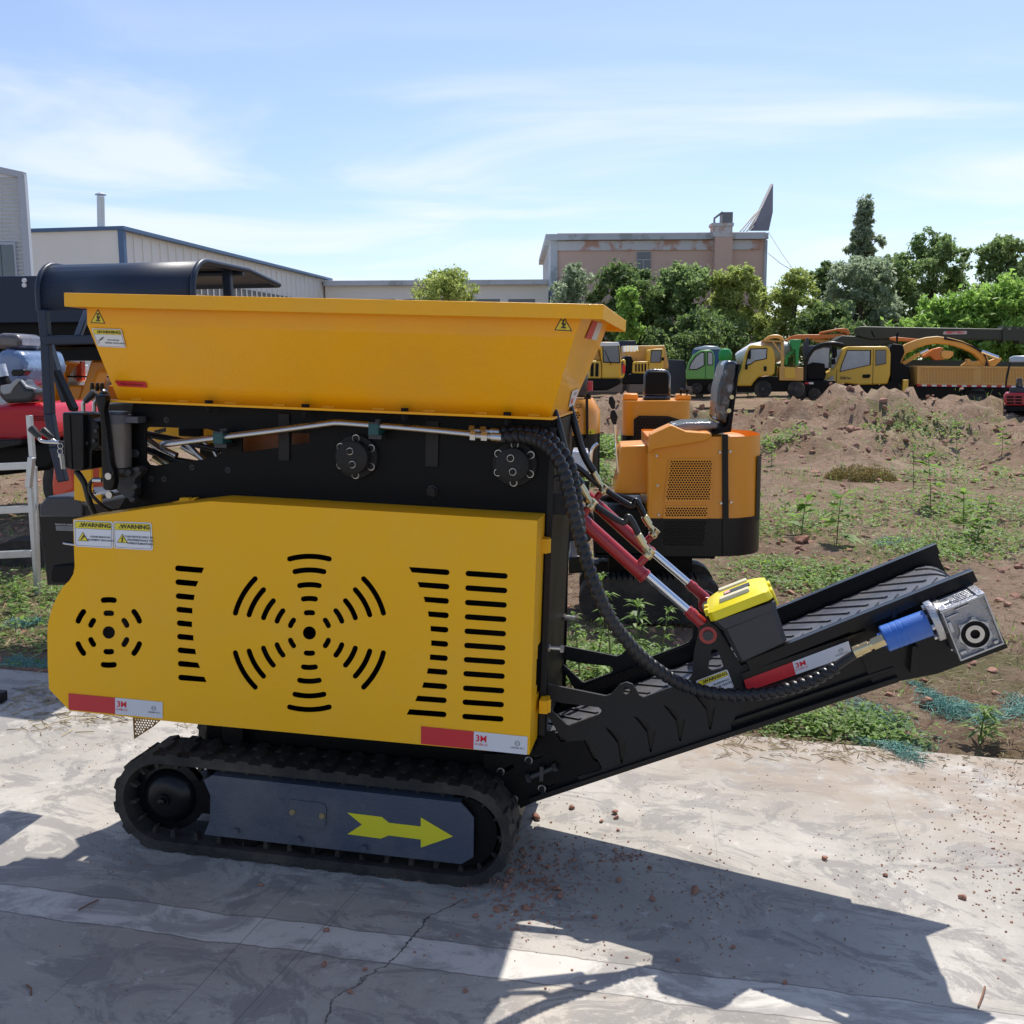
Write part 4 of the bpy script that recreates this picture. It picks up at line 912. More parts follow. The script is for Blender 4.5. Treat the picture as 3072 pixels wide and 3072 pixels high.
base = mix(rng(noi(3.4, 12, .78, mp.outputs[0], 1.6), .49, .56, 0, .7), base, (.19, .178, .17))
base = mix(rng(noi(26, 9, .75, mp.outputs[0], 1.2), .54, .66, 0, .5), base, (.27, .25, .235))
base = mix(rng(noi(7, 12, .8, mp.outputs[0], 2.0), .60, .66, 0, .6), base, (.54, .52, .47))
base = mix(rng(noi(.9, 6, .6, None, .3), .58, .75, 0, .5), base, (.52, .42, .30))
base = mix(rng(noi(130, 4, .7), .56, .68, 0, .40), base, (.20, .18, .165))
base = mix(rng(noi(45, 6, .8), .60, .68, 0, .45), base, (.58, .55, .50))
# slab strip poured in a paler mix along the machine's length
sp_ = _n(nt, 'ShaderNodeSeparateXYZ'); LK(OB, sp_.inputs[0]); wob = mth2 = None
def m2(op, a, b_=None):
    n_ = _n(nt, 'ShaderNodeMath', operation=op)
    for i, v in enumerate((a, b_)):
        if v is None: continue
        if isinstance(v, (int, float)): n_.inputs[i].default_value = v
        else: LK(v, n_.inputs[i])
    return n_.outputs[0]
cmx = _n(nt, 'ShaderNodeCombineXYZ'); LK(sp_.outputs[0], cmx.inputs[0])
yw = m2('ADD', sp_.outputs[1], m2('MULTIPLY', m2('SUBTRACT', noi(3.0, 5, .6, cmx.outputs[0]), .5), .07))
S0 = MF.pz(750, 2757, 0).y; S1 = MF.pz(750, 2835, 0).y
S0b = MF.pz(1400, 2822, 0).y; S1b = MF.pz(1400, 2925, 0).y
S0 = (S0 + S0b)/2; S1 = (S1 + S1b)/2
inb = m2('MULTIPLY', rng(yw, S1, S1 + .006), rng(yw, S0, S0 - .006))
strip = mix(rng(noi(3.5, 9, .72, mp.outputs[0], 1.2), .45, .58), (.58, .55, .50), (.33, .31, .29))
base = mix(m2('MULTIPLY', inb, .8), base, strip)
for s_ in (S0, S1):
    ln = m2('MULTIPLY', rng(m2('ABSOLUTE', m2('SUBTRACT', yw, s_)), .004, .0012), .6)
    base = mix(ln, base, (.10, .095, .09))
# dusty soil near the far edge and at the right
dirt = m2('MULTIPLY', rng(m2('ADD', sp_.outputs[1], m2('MULTIPLY', sp_.outputs[0], .38)), .95, 1.72), rng(noi(5, 9, .75), .36, .58))
base = mix(m2('MULTIPLY', dirt, .75), base, (.28, .215, .155))
# straight scored lines and a wandering crack
def seg_line(x0, y0, x1, y1, wd, amp, strength, col=(.06, .055, .05)):
    global base
    dx, dy = x1 - x0, y1 - y0; Ln = math.hypot(dx, dy); nx_, ny_ = -dy/Ln, dx/Ln
    dist = m2('ADD', m2('ADD', m2('MULTIPLY', sp_.outputs[0], nx_), m2('MULTIPLY', sp_.outputs[1], ny_)), -(x0*nx_ + y0*ny_))
    dist = m2('ADD', dist, m2('MULTIPLY', m2('SUBTRACT', noi(7, 8, .75), .5), amp))
    al = m2('ADD', m2('ADD', m2('MULTIPLY', sp_.outputs[0], dx/Ln), m2('MULTIPLY', sp_.outputs[1], dy/Ln)), -(x0*dx/Ln + y0*dy/Ln))
    f = m2('MULTIPLY', rng(m2('ABSOLUTE', dist), wd, wd*.35), m2('MULTIPLY', rng(al, -.01, .01), rng(al, Ln + .01, Ln - .01)))
    f = m2('MULTIPLY', f, strength); base = mix(f, base, col); return f
SP = lambda x, y: MF.pz(x, y, 0)
lines = []
for a_, b_, wd, am, st in (((1390, 2698), (1290, 2745), .0035, .05, .9), ((1290, 2745), (1165, 2890), .0045, .09, .95), ((1165, 2890), (1000, 3000), .0035, .09, .9), ((1000, 3000), (978, 3072), .004, .06, .9), ((905, 2635), (490, 3072), .002, .004, .6), ((1095, 2645), (700, 3072), .002, .004, .6), ((1075, 2680), (760, 3040), .0015, .004, .45), ((270, 2890), (140, 3000), .002, .02, .4), ((2130, 2420), (2170, 2700), .0015, .02, .4), ((2660, 2400), (2720, 2560), .002, .03, .45), ((1700, 2330), (2900, 2560), .0015, .03, .25), ((300, 2600), (400, 2640), .003, .12, .5)):
    p_, q_ = SP(*a_), SP(*b_); lines.append(seg_line(p_.x, p_.y, q_.x, q_.y, wd, am, st))
# dark damp tread marks and the stain patches
LK(base, b.inputs['Base Color'])
LK(rng(noi(4, 6), .3, .7, .62, .9, False), b.inputs['Roughness'])
bp = _n(nt, 'ShaderNodeBump'); bp.inputs['Strength'].default_value = .35; bp.inputs['Distance'].default_value = .004
hh = m2('ADD', m2('MULTIPLY', noi(40, 8, .7), .7), m2('MULTIPLY', noi(9, 6, .6, mp.outputs[0], 1), .8)); LK(hh, bp.inputs['Height']); LK(bp.outputs[0], b.inputs['Normal'])
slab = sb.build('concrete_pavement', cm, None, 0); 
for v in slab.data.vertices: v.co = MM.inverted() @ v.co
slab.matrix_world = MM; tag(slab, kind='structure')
# ================================================================== TERRAIN
def sstep(a, b, x):
    t = max(0.0, min(1.0, (x - a)/(b - a))); return t*t*(3 - 2*t)
def plane_z(X, Y): return -(zl.x*X + zl.y*(Y - 2.905))/zl.z
def lyof(X, Y): return (X*yl.x + (Y - 2.905)*yl.y)
MOUNDS = [(7.3, 21.0, 1.15, 2.0, 1.22), (9.2, 21.0, 1.0, 2.2, 1.02), (10.6, 20.5, 1.0, 2.2, .85), (6.0, 21.5, .9, 1.8, 1.0), (4.9, 21, .8, 2, .66), (8.3, 20, 1.2, 1.8, .62), (6.6, 18.5, .9, 1.4, .50), (5.3, 17.6, 1.1, 1.5, .42), (9.6, 17.0, 1.3, 1.6, .60), (11.2, 17.5, 1.2, 1.8, .62), (3.9, 18.8, .9, 1.6, .35), (12.6, 19.5, 1.4, 2, .9), (14.8, 20, 1.5, 2, .8),
          (2.55, 24.0, .85, 1.5, 1.12), (1.9, 23.6, .7, 1.4, .75), (3.55, 22.5, .55, 1.3, .92), (4.15, 22.0, .5, 1.2, .75), (3.0, 24.5, .8, 1.5, .6), (4.7, 24.0, .6, 1.4, .4)]
HOLE = [(7.0, 16.9, .9, .55, .28)]
def gh(X, Y, fine=True):
    ly = lyof(X, Y); w_ = sstep(EDGE + .2, 9, ly)
    z = plane_z(X, Y)*(1 - w_)
    far = sstep(EDGE - .02, EDGE + .25, ly)
    v = Vector((X, Y, 0))
    z += -.07 + .055*far
    m = 0
    for mx_, my_, rx, ry, h in MOUNDS:
        if abs(X - mx_) < 2.2*rx and abs(Y - my_) < 2.2*ry:
            q = ((X - mx_)/rx)**2 + ((Y - my_)/ry)**2
            m = max(m, h*.72*min(1, 1.22*math.exp(-(q*.85)**1.4)))
    for mx_, my_, rx, ry, h in HOLE:
        m -= h*math.exp(-(((X - mx_)/rx)**2 + ((Y - my_)/ry)**2))
    if m > .03: m = m*(1 + .45*noise.fractal(v*1.1, 1, 2, 4)) + min(1, m*3)*(.10*noise.fractal(v*3.5, .7, 2, 5))
    z += m
    if fine and Y < 60:
        z += far*(.035*noise.fractal(v*.9, 1, 2, 3) + (.014 + .13*min(1, max(0, m)*2.2))*noise.fractal(v*5.0 + Vector((3, 1, 0)), .7, 2.1, 5) + .016*abs(noise.noise(v*11)) + .012*abs(noise.noise(v*23)))
    return z
tv = []; tf = []; NT, NYY = 430, 430; T0, T1 = -1.25, 1.25; Y0, Y1 = 3.2, 900.0
for j in range(NYY + 1):
    Y = Y0*(Y1/Y0)**((j/NYY)**1.05)
    for i in range(NT + 1):
        t = T0 + (T1 - T0)*i/NT; X = t*Y
        tv.append((X, Y, gh(X, Y)))
for j in range(NYY):
    for i in range(NT):
        a = j*(NT + 1) + i; tf.append((a, a + 1, a + NT + 2, a + NT + 1))
me = bpy.data.meshes.new('ground'); me.from_pydata(tv, [], tf); me.polygons.foreach_set('use_smooth', [True]*len(tf))
gm = bpy.data.materials.new('soil'); gm.use_nodes = True; nt = gm.node_tree; LK = nt.links.new; b = nt.nodes['Principled BSDF']; b.inputs['Roughness'].default_value = .95; b.inputs['Specular IOR Level'].default_value = .15
tc = _n(nt, 'ShaderNodeTexCoord'); OB = tc.outputs['Object']
c_ = mix(rng(noi(.35, 7, .65), .35, .65), (.235, .150, .100), (.36, .255, .182))
c_ = mix(rng(noi(2.6, 8, .7), .52, .68, 0, .8), c_, (.40, .32, .22))
c_ = mix(rng(noi(11, 7, .7), .52, .66, 0, .8), c_, (.12, .078, .052))
c_ = mix(rng(noi(2.1, 11, .8), .50, .60, 0, .5), c_, (.16, .115, .085))
c_ = mix(rng(noi(.55, 9, .72, None, .8), .50, .62, 0, .65), c_, (.13, .15, .045))
c_ = mix(rng(noi(60, 4, .7), .58, .75, 0, .5), c_, (.47, .38, .28))
LK(c_, b.inputs['Base Color']); bp = _n(nt, 'ShaderNodeBump'); bp.inputs['Strength'].default_value = .9; bp.inputs['Distance'].default_value = .03
LK(m2('ADD', m2('MULTIPLY', noi(3.5, 10, .8), 3.2), m2('ADD', noi(14, 9, .75), m2('MULTIPLY', noi(70, 6, .7), .35))), bp.inputs['Height']); LK(bp.outputs[0], b.inputs['Normal'])
me.materials.append(gm); go = bpy.data.objects.new('dirt_ground', me); C.objects.link(go); tag(go, kind='structure')
# the rest of the yard around and behind the camera
me = bpy.data.meshes.new('yard'); me.from_pydata([(-1500, -900, -.45), (1500, -900, -.45), (1500, 1500, -.45), (-1500, 1500, -.45)], [], [(0, 1, 2, 3)]); me.materials.append(gm)
yo = bpy.data.objects.new('yard_ground', me); C.objects.link(yo); tag(yo, kind='structure')

# ================================================================== VEGETATION
LF = {'dark': leafmat('leaves_dark', (.07, .13, .04), (.20, .28, .09)), 'mid': leafmat('leaves_mid', (.11, .19, .06), (.30, .39, .15)), 'bright': leafmat('leaves_bright', (.16, .29, .05), (.34, .50, .12), tl=.5),
      'olive': leafmat('leaves_olive', (.19, .26, .07), (.46, .52, .16)), 'grey': leafmat('leaves_grey', (.15, .21, .11), (.40, .47, .32)), 'weed': leafmat('weed_leaves', (.085, .16, .03), (.22, .34, .07), tl=.45), 'straw': leafmat('straw', (.25, .19, .10), (.42, .34, .20), tl=.1), 'seed': leafmat('seed_heads', (.14, .20, .06), (.30, .34, .13))}
BARK = mat('bark', (.09, .07, .05), .9, 0, .3, 12, .5, 30)
def leaf(vs, fs, c, sz, rnd, up=None, asp=.55):
    n_ = Vector((rnd.gauss(0, 1), rnd.gauss(0, 1), rnd.gauss(.5, .8))).normalized() if up is None else up
    a = n_.orthogonal().normalized(); a = Quaternion(n_, rnd.uniform(0, 6.28)) @ a; b_ = n_.cross(a)
    k = len(vs); s = sz*rnd.uniform(.6, 1.3)
    vs += [c - a*s, c + b_*s*asp + n_*s*.12, c + a*s, c - b_*s*asp + n_*s*.12]; fs.append((k, k+1, k+2, k+3))
def tree(name, label, cx, top, bot, hw, D, kind, shape='round', nl=9000, lsz=.11, seed=1, group=None, yd=None, gap=.0, cat='tree'):
    rnd = random.Random(seed)
    X = (cx - 1536)/F*D; sc = D/F; zt_ = CAMH + (1095 - top)*sc*1.0; zb = max(.15, CAMH + (1095 - bot)*sc); R_ = hw*sc; H = zt_ - zb
    X = WF.px(cx, (top + bot)/2, D).x
    t = thing(name, label, cat, WF, (X, D, 0), group)
    R_ *= 1.03; base = Vector((X, D, -.1)); rd = R_ if yd is None else yd
    blobs = []; nb_ = 70 if shape != 'tall' else 90
    for i in range(nb_):
        f = rnd.random()**.8
        if shape == 'tall': prof = (1 - f)**.6*rnd.uniform(.5, 1.25); 
        elif shape == 'bush': prof = min(1, 1.25*math.sqrt(max(0, 1 - f*f)))
        else: prof = math.sqrt(max(.1, 1 - ((f - .5)/.56)**2))
        an = rnd.uniform(0, 6.283); rr = prof*rnd.uniform(.2, .95)
        c = Vector((X + math.cos(an)*rr*R_, D + math.sin(an)*rr*rd, zb + f*H*.92)); br = R_*rnd.uniform(.15, .30)*(1 if shape != 'tall' else .75)
        blobs.append((c, br))
    blobs.append((Vector((X, D, zt_ - R_*.22)), R_*.22))
    vs = []; fs = []
    per = int(nl*2.1)//len(blobs)
    for c, br in blobs:
        sub = [(c + Vector((rnd.gauss(0, 1), rnd.gauss(0, 1), rnd.gauss(0, 1))).normalized()*br*rnd.uniform(.45, 1.05), br*rnd.uniform(.22, .45)) for _ in range(9)]
        for k in range(per):
            s_, sr = sub[rnd.randrange(9)]
            d_ = Vector((rnd.gauss(0, 1), rnd.gauss(0, 1), rnd.gauss(0, .8))).normalized()
            leaf(vs, fs, s_ + d_*sr*(rnd.uniform(.5, 1.1) if rnd.random() < .8 else rnd.uniform(1.1, 2.1)) + Vector((0, 0, sr*.3 if rnd.random() < .1 else 0)), lsz*rnd.choice((.6, .85, 1.1)), rnd, asp=.45)
    m = bpy.data.meshes.new('crown'); m.from_pydata([v - Vector((X, D, 0)) for v in vs], [], fs); m.materials.append(LF[kind]); o = bpy.data.objects.new('crown', m); C.objects.link(o); o.parent = t
    tm = MB(); tr_ = max(.06, R_*.06)
    tm.tube([base, base + Vector((.02*H, 0, (zb + H*.25)/2)), Vector((X, D, zb + H*.35)), Vector((X + .03*H, D, zb + H*.8))], lambda i, a, l: tr_*(1.25, 1, .8, .3)[min(i, 3)], 8)
    for c, br in blobs[:14]:
        s0_ = Vector((X, D, zb + (c.z - zb)*rnd.uniform(.2, .6))); tm.tube([s0_, s0_.lerp(c, .5) + Vector((0, 0, .04*H)), c], lambda i, a, l: tr_*(.5, .35, .12)[min(i, 2)], 5)
    tm.build('trunk', BARK, t, 60)
    return t
TG = 'trees behind the parked trucks'
tree('tree', 'low light green tree standing behind the hopper rim, beside the pale low building', 1345, 822, 915, 98, 46, 'olive', 'bush', 3200, .09, 11, TG)
tree('tree', 'thin sparse tree at the left corner of the pink building', 1725, 800, 1080, 92, 54, 'grey', 'round', 5200, .11, 12, TG)
tree('tree', 'dark leafy tree in front of the pink building window', 1875, 805, 1120, 115, 53, 'dark', 'round', 13000, .13, 13, TG)
tree('tree', 'small bright tree growing in front of the darker tree by the pink building', 1885, 872, 1040, 52, 46, 'bright', 'round', 5000, .10, 14, TG)
tree('tree', 'dark tree with pale shoots at the middle of the pink wall', 2040, 805, 1120, 120, 53, 'mid', 'round', 13000, .13, 15, TG)
tree('tree', 'broad tree with yellow green top at the right end of the pink building', 2205, 812, 1120, 110, 52, 'olive', 'round', 14000, .12, 16, TG)
tree('tree', 'soft yellow green willow-like tree right of the pink building', 2378, 818, 1130, 92, 52, 'olive', 'round', 15000, .09, 17, TG)
tree('tree', 'small dark tree between the willow-like tree and the tall poplar', 2472, 795, 1060, 60, 62, 'dark', 'round', 6000, .13, 18, TG)
tree('poplar_tree', 'tall pointed poplar rising above all other trees', 2588, 612, 970, 84, 68, 'grey', 'tall', 11000, .15, 19, TG)
tree('tree', 'wide grey green tree at the foot of the tall poplar', 2580, 778, 1100, 118, 55, 'grey', 'round', 14000, .13, 20, TG)
tree('tree', 'high double-topped green tree right of the poplar', 2790, 708, 1080, 118, 60, 'mid', 'round', 14000, .13, 21, TG)
tree('tree', 'shorter round tree between the poplar and the double-topped tree', 2690, 775, 1080, 80, 58, 'mid', 'round', 8000, .12, 25, TG)
tree('tree', 'dark tree with feathery shoots at the right edge of the picture', 3010, 728, 1060, 105, 58, 'mid', 'round', 12000, .13, 22, TG)
tree('shrub', 'bright broad-leaved shrub at the right edge behind the long crane boom', 3010, 862, 1180, 190, 49, 'bright', 'bush', 15000, .16, 23, TG, 2.0, cat='shrub')
tree('shrub', 'bright broad-leaved shrub behind the middle of the long crane boom', 2830, 905, 1180, 140, 49, 'bright', 'bush', 9000, .15, 24, TG, 2.0, cat='shrub')
tree('shrub', 'dark bush behind the green mixer hopper', 2480, 930, 1120, 120, 50, 'dark', 'bush', 7000, .13, 26, TG, 2.0, cat='shrub')
tree('shrub', 'dark bush behind the blue and green cabs', 2100, 960, 1130, 160, 50, 'dark', 'bush', 9000, .13, 27, TG, cat='shrub')

def gpx(x, y):                                                      # point of the ground under a pixel
    d_ = ray(x, y); o_ = cam_o; t = 1.0
    for _ in range(4000):
        p = o_ + d_*t
        if p.z <= gh(p.x, p.y, False): return p
        t += .02 + t*.002
    return p
def blade_obj(name, mats_, gen, label=None, kind='stuff'):
    vs, fs, ms = gen
    m = bpy.data.meshes.new(name); m.from_pydata(vs, [], fs)
    for q_ in mats_: m.materials.append(q_)
    m.polygons.foreach_set('material_index', ms); o = bpy.data.objects.new(name, m); C.objects.link(o); return o
rnd = random.Random(5)
vs = []; fs = []; ms = []
def onfield(X, Y): return lyof(X, Y) > EDGE + .05
def blades(n, zone, hgt, wid, mi, dens=None, flat=.5):
    k0 = 0; tries = 0
    while k0 < n and tries < n*30:
        tries += 1; X, Y = zone()
        if not onfield(X, Y): continue
        if dens and rnd.random() > dens(X, Y): continue
        z = gh(X, Y); h = hgt*rnd.uniform(.4, 1.3); a = rnd.uniform(0, 6.28); tl = rnd.uniform(.1, 1)*flat
        dx, dy = math.cos(a)*h*tl, math.sin(a)*h*tl; px_, py_ = -math.sin(a)*wid, math.cos(a)*wid; k = len(vs)
        vs.extend([(X - px_, Y - py_, z - .01), (X + px_, Y + py_, z - .01), (X + dx*.45 + px_*.8, Y + dy*.45 + py_*.8, z + h*.6), (X + dx*.45 - px_*.8, Y + dy*.45 - py_*.8, z + h*.6), (X + dx, Y + dy, z + h*(1 - tl*.35))])
        fs.extend([(k, k+1, k+2, k+3), (k+3, k+2, k+4)]); ms.extend([mi, mi]); k0 += 1
def fan(t0, t1, y0, y1):
    return lambda: (lambda Y: (rnd.uniform(t0, t1)*Y, Y))(y0*(y1/y0)**rnd.random())
def dn(th, sc, off=0): return lambda X, Y: 1.0 if noise.noise(Vector((X*sc + off, Y*sc, off))) > th else .06
blades(9000, fan(-.62, .7, 4.5, 16), .06, .0022, 0, dn(.22, .9), 1.4)
blades(4000, fan(-.6, .65, 9, 32), .10, .005, 0, dn(.24, .6, 7), 1.4)
grass = blade_obj('grass', [LF['weed']], (vs, fs, ms)); tag(grass, 'sparse green grass and low weeds over the bare soil', 'grass', kind='stuff')
vs = []; fs = []; ms = []
def cluster(px_, py_, rx_, n, hgt, wid):
    p = gpx(px_, py_)
    for _ in range(n):
        X = p.x + rnd.gauss(0, rx_); Y = p.y + rnd.gauss(0, rx_*.8)
        if not onfield(X, Y): continue
        z = gh(X, Y)
        for __ in range(3): leaf(vs, fs, Vector((X + rnd.gauss(0, .02), Y + rnd.gauss(0, .02), z + rnd.random()*hgt)), wid, rnd, Vector((rnd.gauss(0, .4), rnd.gauss(0, .4), 1)).normalized(), .5); ms.append(0)
for (x, y, r_, n_, h_, w_) in ((2400, 1760, .28, 300, .08, .022), (2520, 1735, .25, 300, .07, .02), (2330, 1700, .2, 250, .07, .02), (2480, 2170, .18, 300, .07, .017), (2600, 2200, .14, 300, .06, .016), (2350, 2210, .10, 160, .05, .015), (2790, 1660, .3, 350, .1, .022), (2950, 1640, .4, 450, .12, .022), (1850, 2040, .2, 500, .08, .017), (1790, 2000, .2, 500, .08, .017), (1930, 2010, .2, 500, .07, .017), (1750, 2120, .12, 300, .06, .015), (1830, 2180, .15, 300, .05, .015), (2360, 1600, .35, 260, .14, .024), (2480, 1560, .5, 260, .14, .026), (2700, 1520, .7, 200, .14, .026), (2900, 1530, .7, 240, .16, .028), (3020, 1560, .5, 260, .16, .028), (2940, 1440, .7, 260, .16, .03), (2780, 1380, .5, 160, .15, .03), (2330, 1330, .3, 200, .2, .035), (60, 1850, .35, 200, .12, .02), (150, 1790, .25, 260, .12, .02), (10, 1950, .3, 120, .08, .018), (120, 1960, .3, 90, .06, .018), (2690, 1290, .35, 160, .10, .03), (2790, 1300, .4, 200, .14, .035), (1990, 1330, .6, 300, .2, .04), (1800, 1370, .5, 600, .35, .05), (1790, 1450, .4, 400, .3, .04)):
    cluster(x, y, r_, n_, h_, w_)
gc_ = blade_obj('ground_cover', [LF['weed']], (vs, fs, ms)); tag(gc_, 'leafy green ground cover in patches over the soil', 'ground cover', kind='stuff')
vs = []; fs = []; ms = []
def sticks(n, zone, ln, wd, dens=None):
    k0 = 0
    while k0 < n:
        X, Y = zone()
        if dens and rnd.random() > dens(X, Y): k0 += .2; continue
        on = onfield(X, Y); z = gh(X, Y) if on else plane_z(X, Y); l_ = ln*rnd.uniform(.3, 1.3); a = rnd.uniform(0, 6.28); dx, dy = math.cos(a)*l_, math.sin(a)*l_; px_, py_ = -math.sin(a)*wd, math.cos(a)*wd; k = len(vs); e = rnd.uniform(.0, .35)*l_*(1 if on else .15)
        vs.extend([(X - px_, Y - py_, z + .004), (X + px_, Y + py_, z + .008), (X + dx + px_, Y + dy + py_, z + .006 + e), (X + dx - px_, Y + dy - py_, z + .003 + e)]); fs.append((k, k+1, k+2, k+3)); ms.append(0); k0 += 1
sticks(16000, fan(-.62, .68, 4.1, 13), .07, .0016, dn(-.05, 1.4, 3))
def edgezone():
    t = rnd.uniform(.5, 2.6); q = MM @ Vector((t, EDGE + .02 - abs(rnd.gauss(0, .22))*(t - .3)*.5, 0)); return q.x, q.y
sticks(420, edgezone, .032, .0010)
straw = blade_obj('straw', [LF['straw']], (vs, fs, ms)); tag(straw, 'dry straw and dead stalks scattered on the soil', 'straw', kind='stuff')

def weed(x, y, topy, label, seed, whorl=8, ll=.09, lw=.35, lv=6, group='tall weeds among the bare soil'):
    rd = random.Random(seed); p = gpx(x, y); z = gh(p.x, p.y); p = Vector((p.x, p.y, z - .01))
    H = max(.1, (WF.px(x, topy, p.y).z - z)); t = thing('weed_plant', label, 'weed', WF, p, group)
    if whorl == 6: ll *= 1.5; lv = 5
    sm = MB(); bend = rd.uniform(-.12, .12)*H; pts = [p + Vector((bend*(i/5)**2, 0, H*i/5)) for i in range(6)]
    sm.tube(pts, lambda i, a, l: .006*(1 - .12*i)*max(1, H*1.3), 6); sm.build('stem', mat('weed_stem', (.10, .14, .04), .7), t, 60)
    lm = MB(); vs = []; fs = []
    for k in range(lv):
        f = .25 + .75*(k/(lv - 1))**.8; c = p + Vector((bend*f*f, 0, H*f)); n_ = whorl if f > .8 else max(3, whorl//2)
        for j in range(n_):
            a = rd.uniform(0, 6.28); el = rd.uniform(.0, .9) if f > .9 else rd.uniform(-.2, .5); d_ = Vector((math.cos(a)*math.cos(el), math.sin(a)*math.cos(el), math.sin(el))); s = Vector((-math.sin(a), math.cos(a), 0)); L_ = ll*rd.uniform(.7, 1.25)*(1.15 - .5*f)*max(1, H*.9)
            q = len(vs); m_ = c + d_*L_*.5 + Vector((0, 0, .01)); vs += [c, m_ + s*L_*lw*.5, c + d_*L_ - Vector((0, 0, L_*.15)), m_ - s*L_*lw*.5]; fs.append((q, q+1, q+2, q+3))
    lm.add(vs, fs); lm.build('leaves', LF['weed'], t, 0)
WD = [(1835, 2110, 1735, 'tall narrow-leaved weed right behind the spiral wrapped hose', 14, .10, .22), (1905, 2090, 1815, 'bushy narrow-leaved weed between the hose and the lower red cylinder', 18, .12, .22), (1740, 2080, 1850, 'small leafy weed beside the black frame post', 12, .08, .28), (1790, 2060, 1830, 'small narrow-leaved weed left of the hose', 12, .08, .25), (1980, 2050, 1830, 'dark weed in the shade under the small excavator', 12, .08, .25),
      (2405, 1620, 1500, 'bright broad-leaved weed right of the orange excavator', 6, .12, .5), (2510, 1640, 1490, 'leaning broad-leaved weed in the middle of the bare soil', 6, .14, .5), (2740, 1470, 1350, 'dense upright weed clump below the dirt mound', 14, .12, .2), (2790, 1530, 1370, 'tall broad-leaved weed right of the dense clump', 6, .14, .45), (2890, 1600, 1480, 'broad-leaved weed above the upper rail of the conveyor', 6, .12, .45), (2930, 1640, 1560, 'broad-leaved weed beside the conveyor end', 6, .11, .5), (2960, 1560, 1500, 'broad-leaved weed near the right edge of the soil', 6, .10, .45),
      (3005, 1370, 1290, 'weed on the right slope of the dirt mound', 6, .12, .4), (2870, 1350, 1270, 'dark green weed in the hollow of the dirt mound', 8, .14, .5), (2315, 1400, 1330, 'low weed touching the right side of the orange excavator', 8, .10, .4), (2940, 2230, 2130, 'grassy weed at the edge of the concrete beside the green net', 16, .12, .18), (2310, 1800, 1740, 'small weed between excavator track and conveyor', 8, .07, .3), (60, 1830, 1760, 'small weed left of the steel rack foot', 12, .08, .3), (2520, 1440, 1390, 'short weed in front of the brown bush', 8, .08, .3)]
for i, (x, y, ty, lb, wh, ll, lw) in enumerate(WD): weed(x, y, ty, lb, 100 + i, wh, ll, lw)
# dry brown bush
p = gpx(2580, 1440); vs = []; fs = []; rd = random.Random(9)
for _ in range(6500):
    a_ = rd.uniform(0, 6.28); q_ = rd.random()**.5; X_, Y_ = p.x + .5*q_*math.cos(a_), p.y + .35*q_*math.sin(a_); c = Vector((X_, Y_, gh(X_, Y_) + rd.random()*.26*math.sqrt(1 - q_*q_)*(.8 + .4*noise.noise(Vector((X_*9, Y_*9, 0)))))); leaf(vs, fs, c, .013, rd)
m = MB(); m.add(vs, fs); o = m.build('dry_bush', leafmat('rusty_leaves', (.12, .07, .025), (.20, .18, .05)), None, 0); solo(o, 'low rusty brown bush on the soil below the dirt mound', 'bush')

# ================================================================== STONES, NET, LITTER
BRK = mat('brick_stone', (.36, .155, .105), .9, 0, .25, 30, .5, 60, col2=(.42, .28, .2), c2s=20, c2t=.5)
def rock_mesh(name, seed, m_):
    rd = random.Random(seed); import bmesh
    bm = bmesh.new(); bmesh.ops.create_icosphere(bm, subdivisions=2, radius=1)
    pl = [(Vector((rd.gauss(0, 1), rd.gauss(0, 1), rd.gauss(0, 1))).normalized(), rd.uniform(.45, .85)) for _ in range(9)]
    for v in bm.verts:
        for n_, d_ in pl:
            e = v.co.dot(n_) - d_
            if e > 0: v.co -= n_*e
        v.co += Vector((noise.noise(v.co*2 + Vector((seed, 0, 0))), noise.noise(v.co*2 + Vector((0, seed, 0))), 0))*.12
        v.co.z *= .75
    me = bpy.data.meshes.new(name); bm.to_mesh(me); bm.free(); me.materials.append(m_); return me
RK = [rock_mesh('brick_chunk', s, BRK) for s in range(8)]
zr = Z(1300, 2300, .9172)
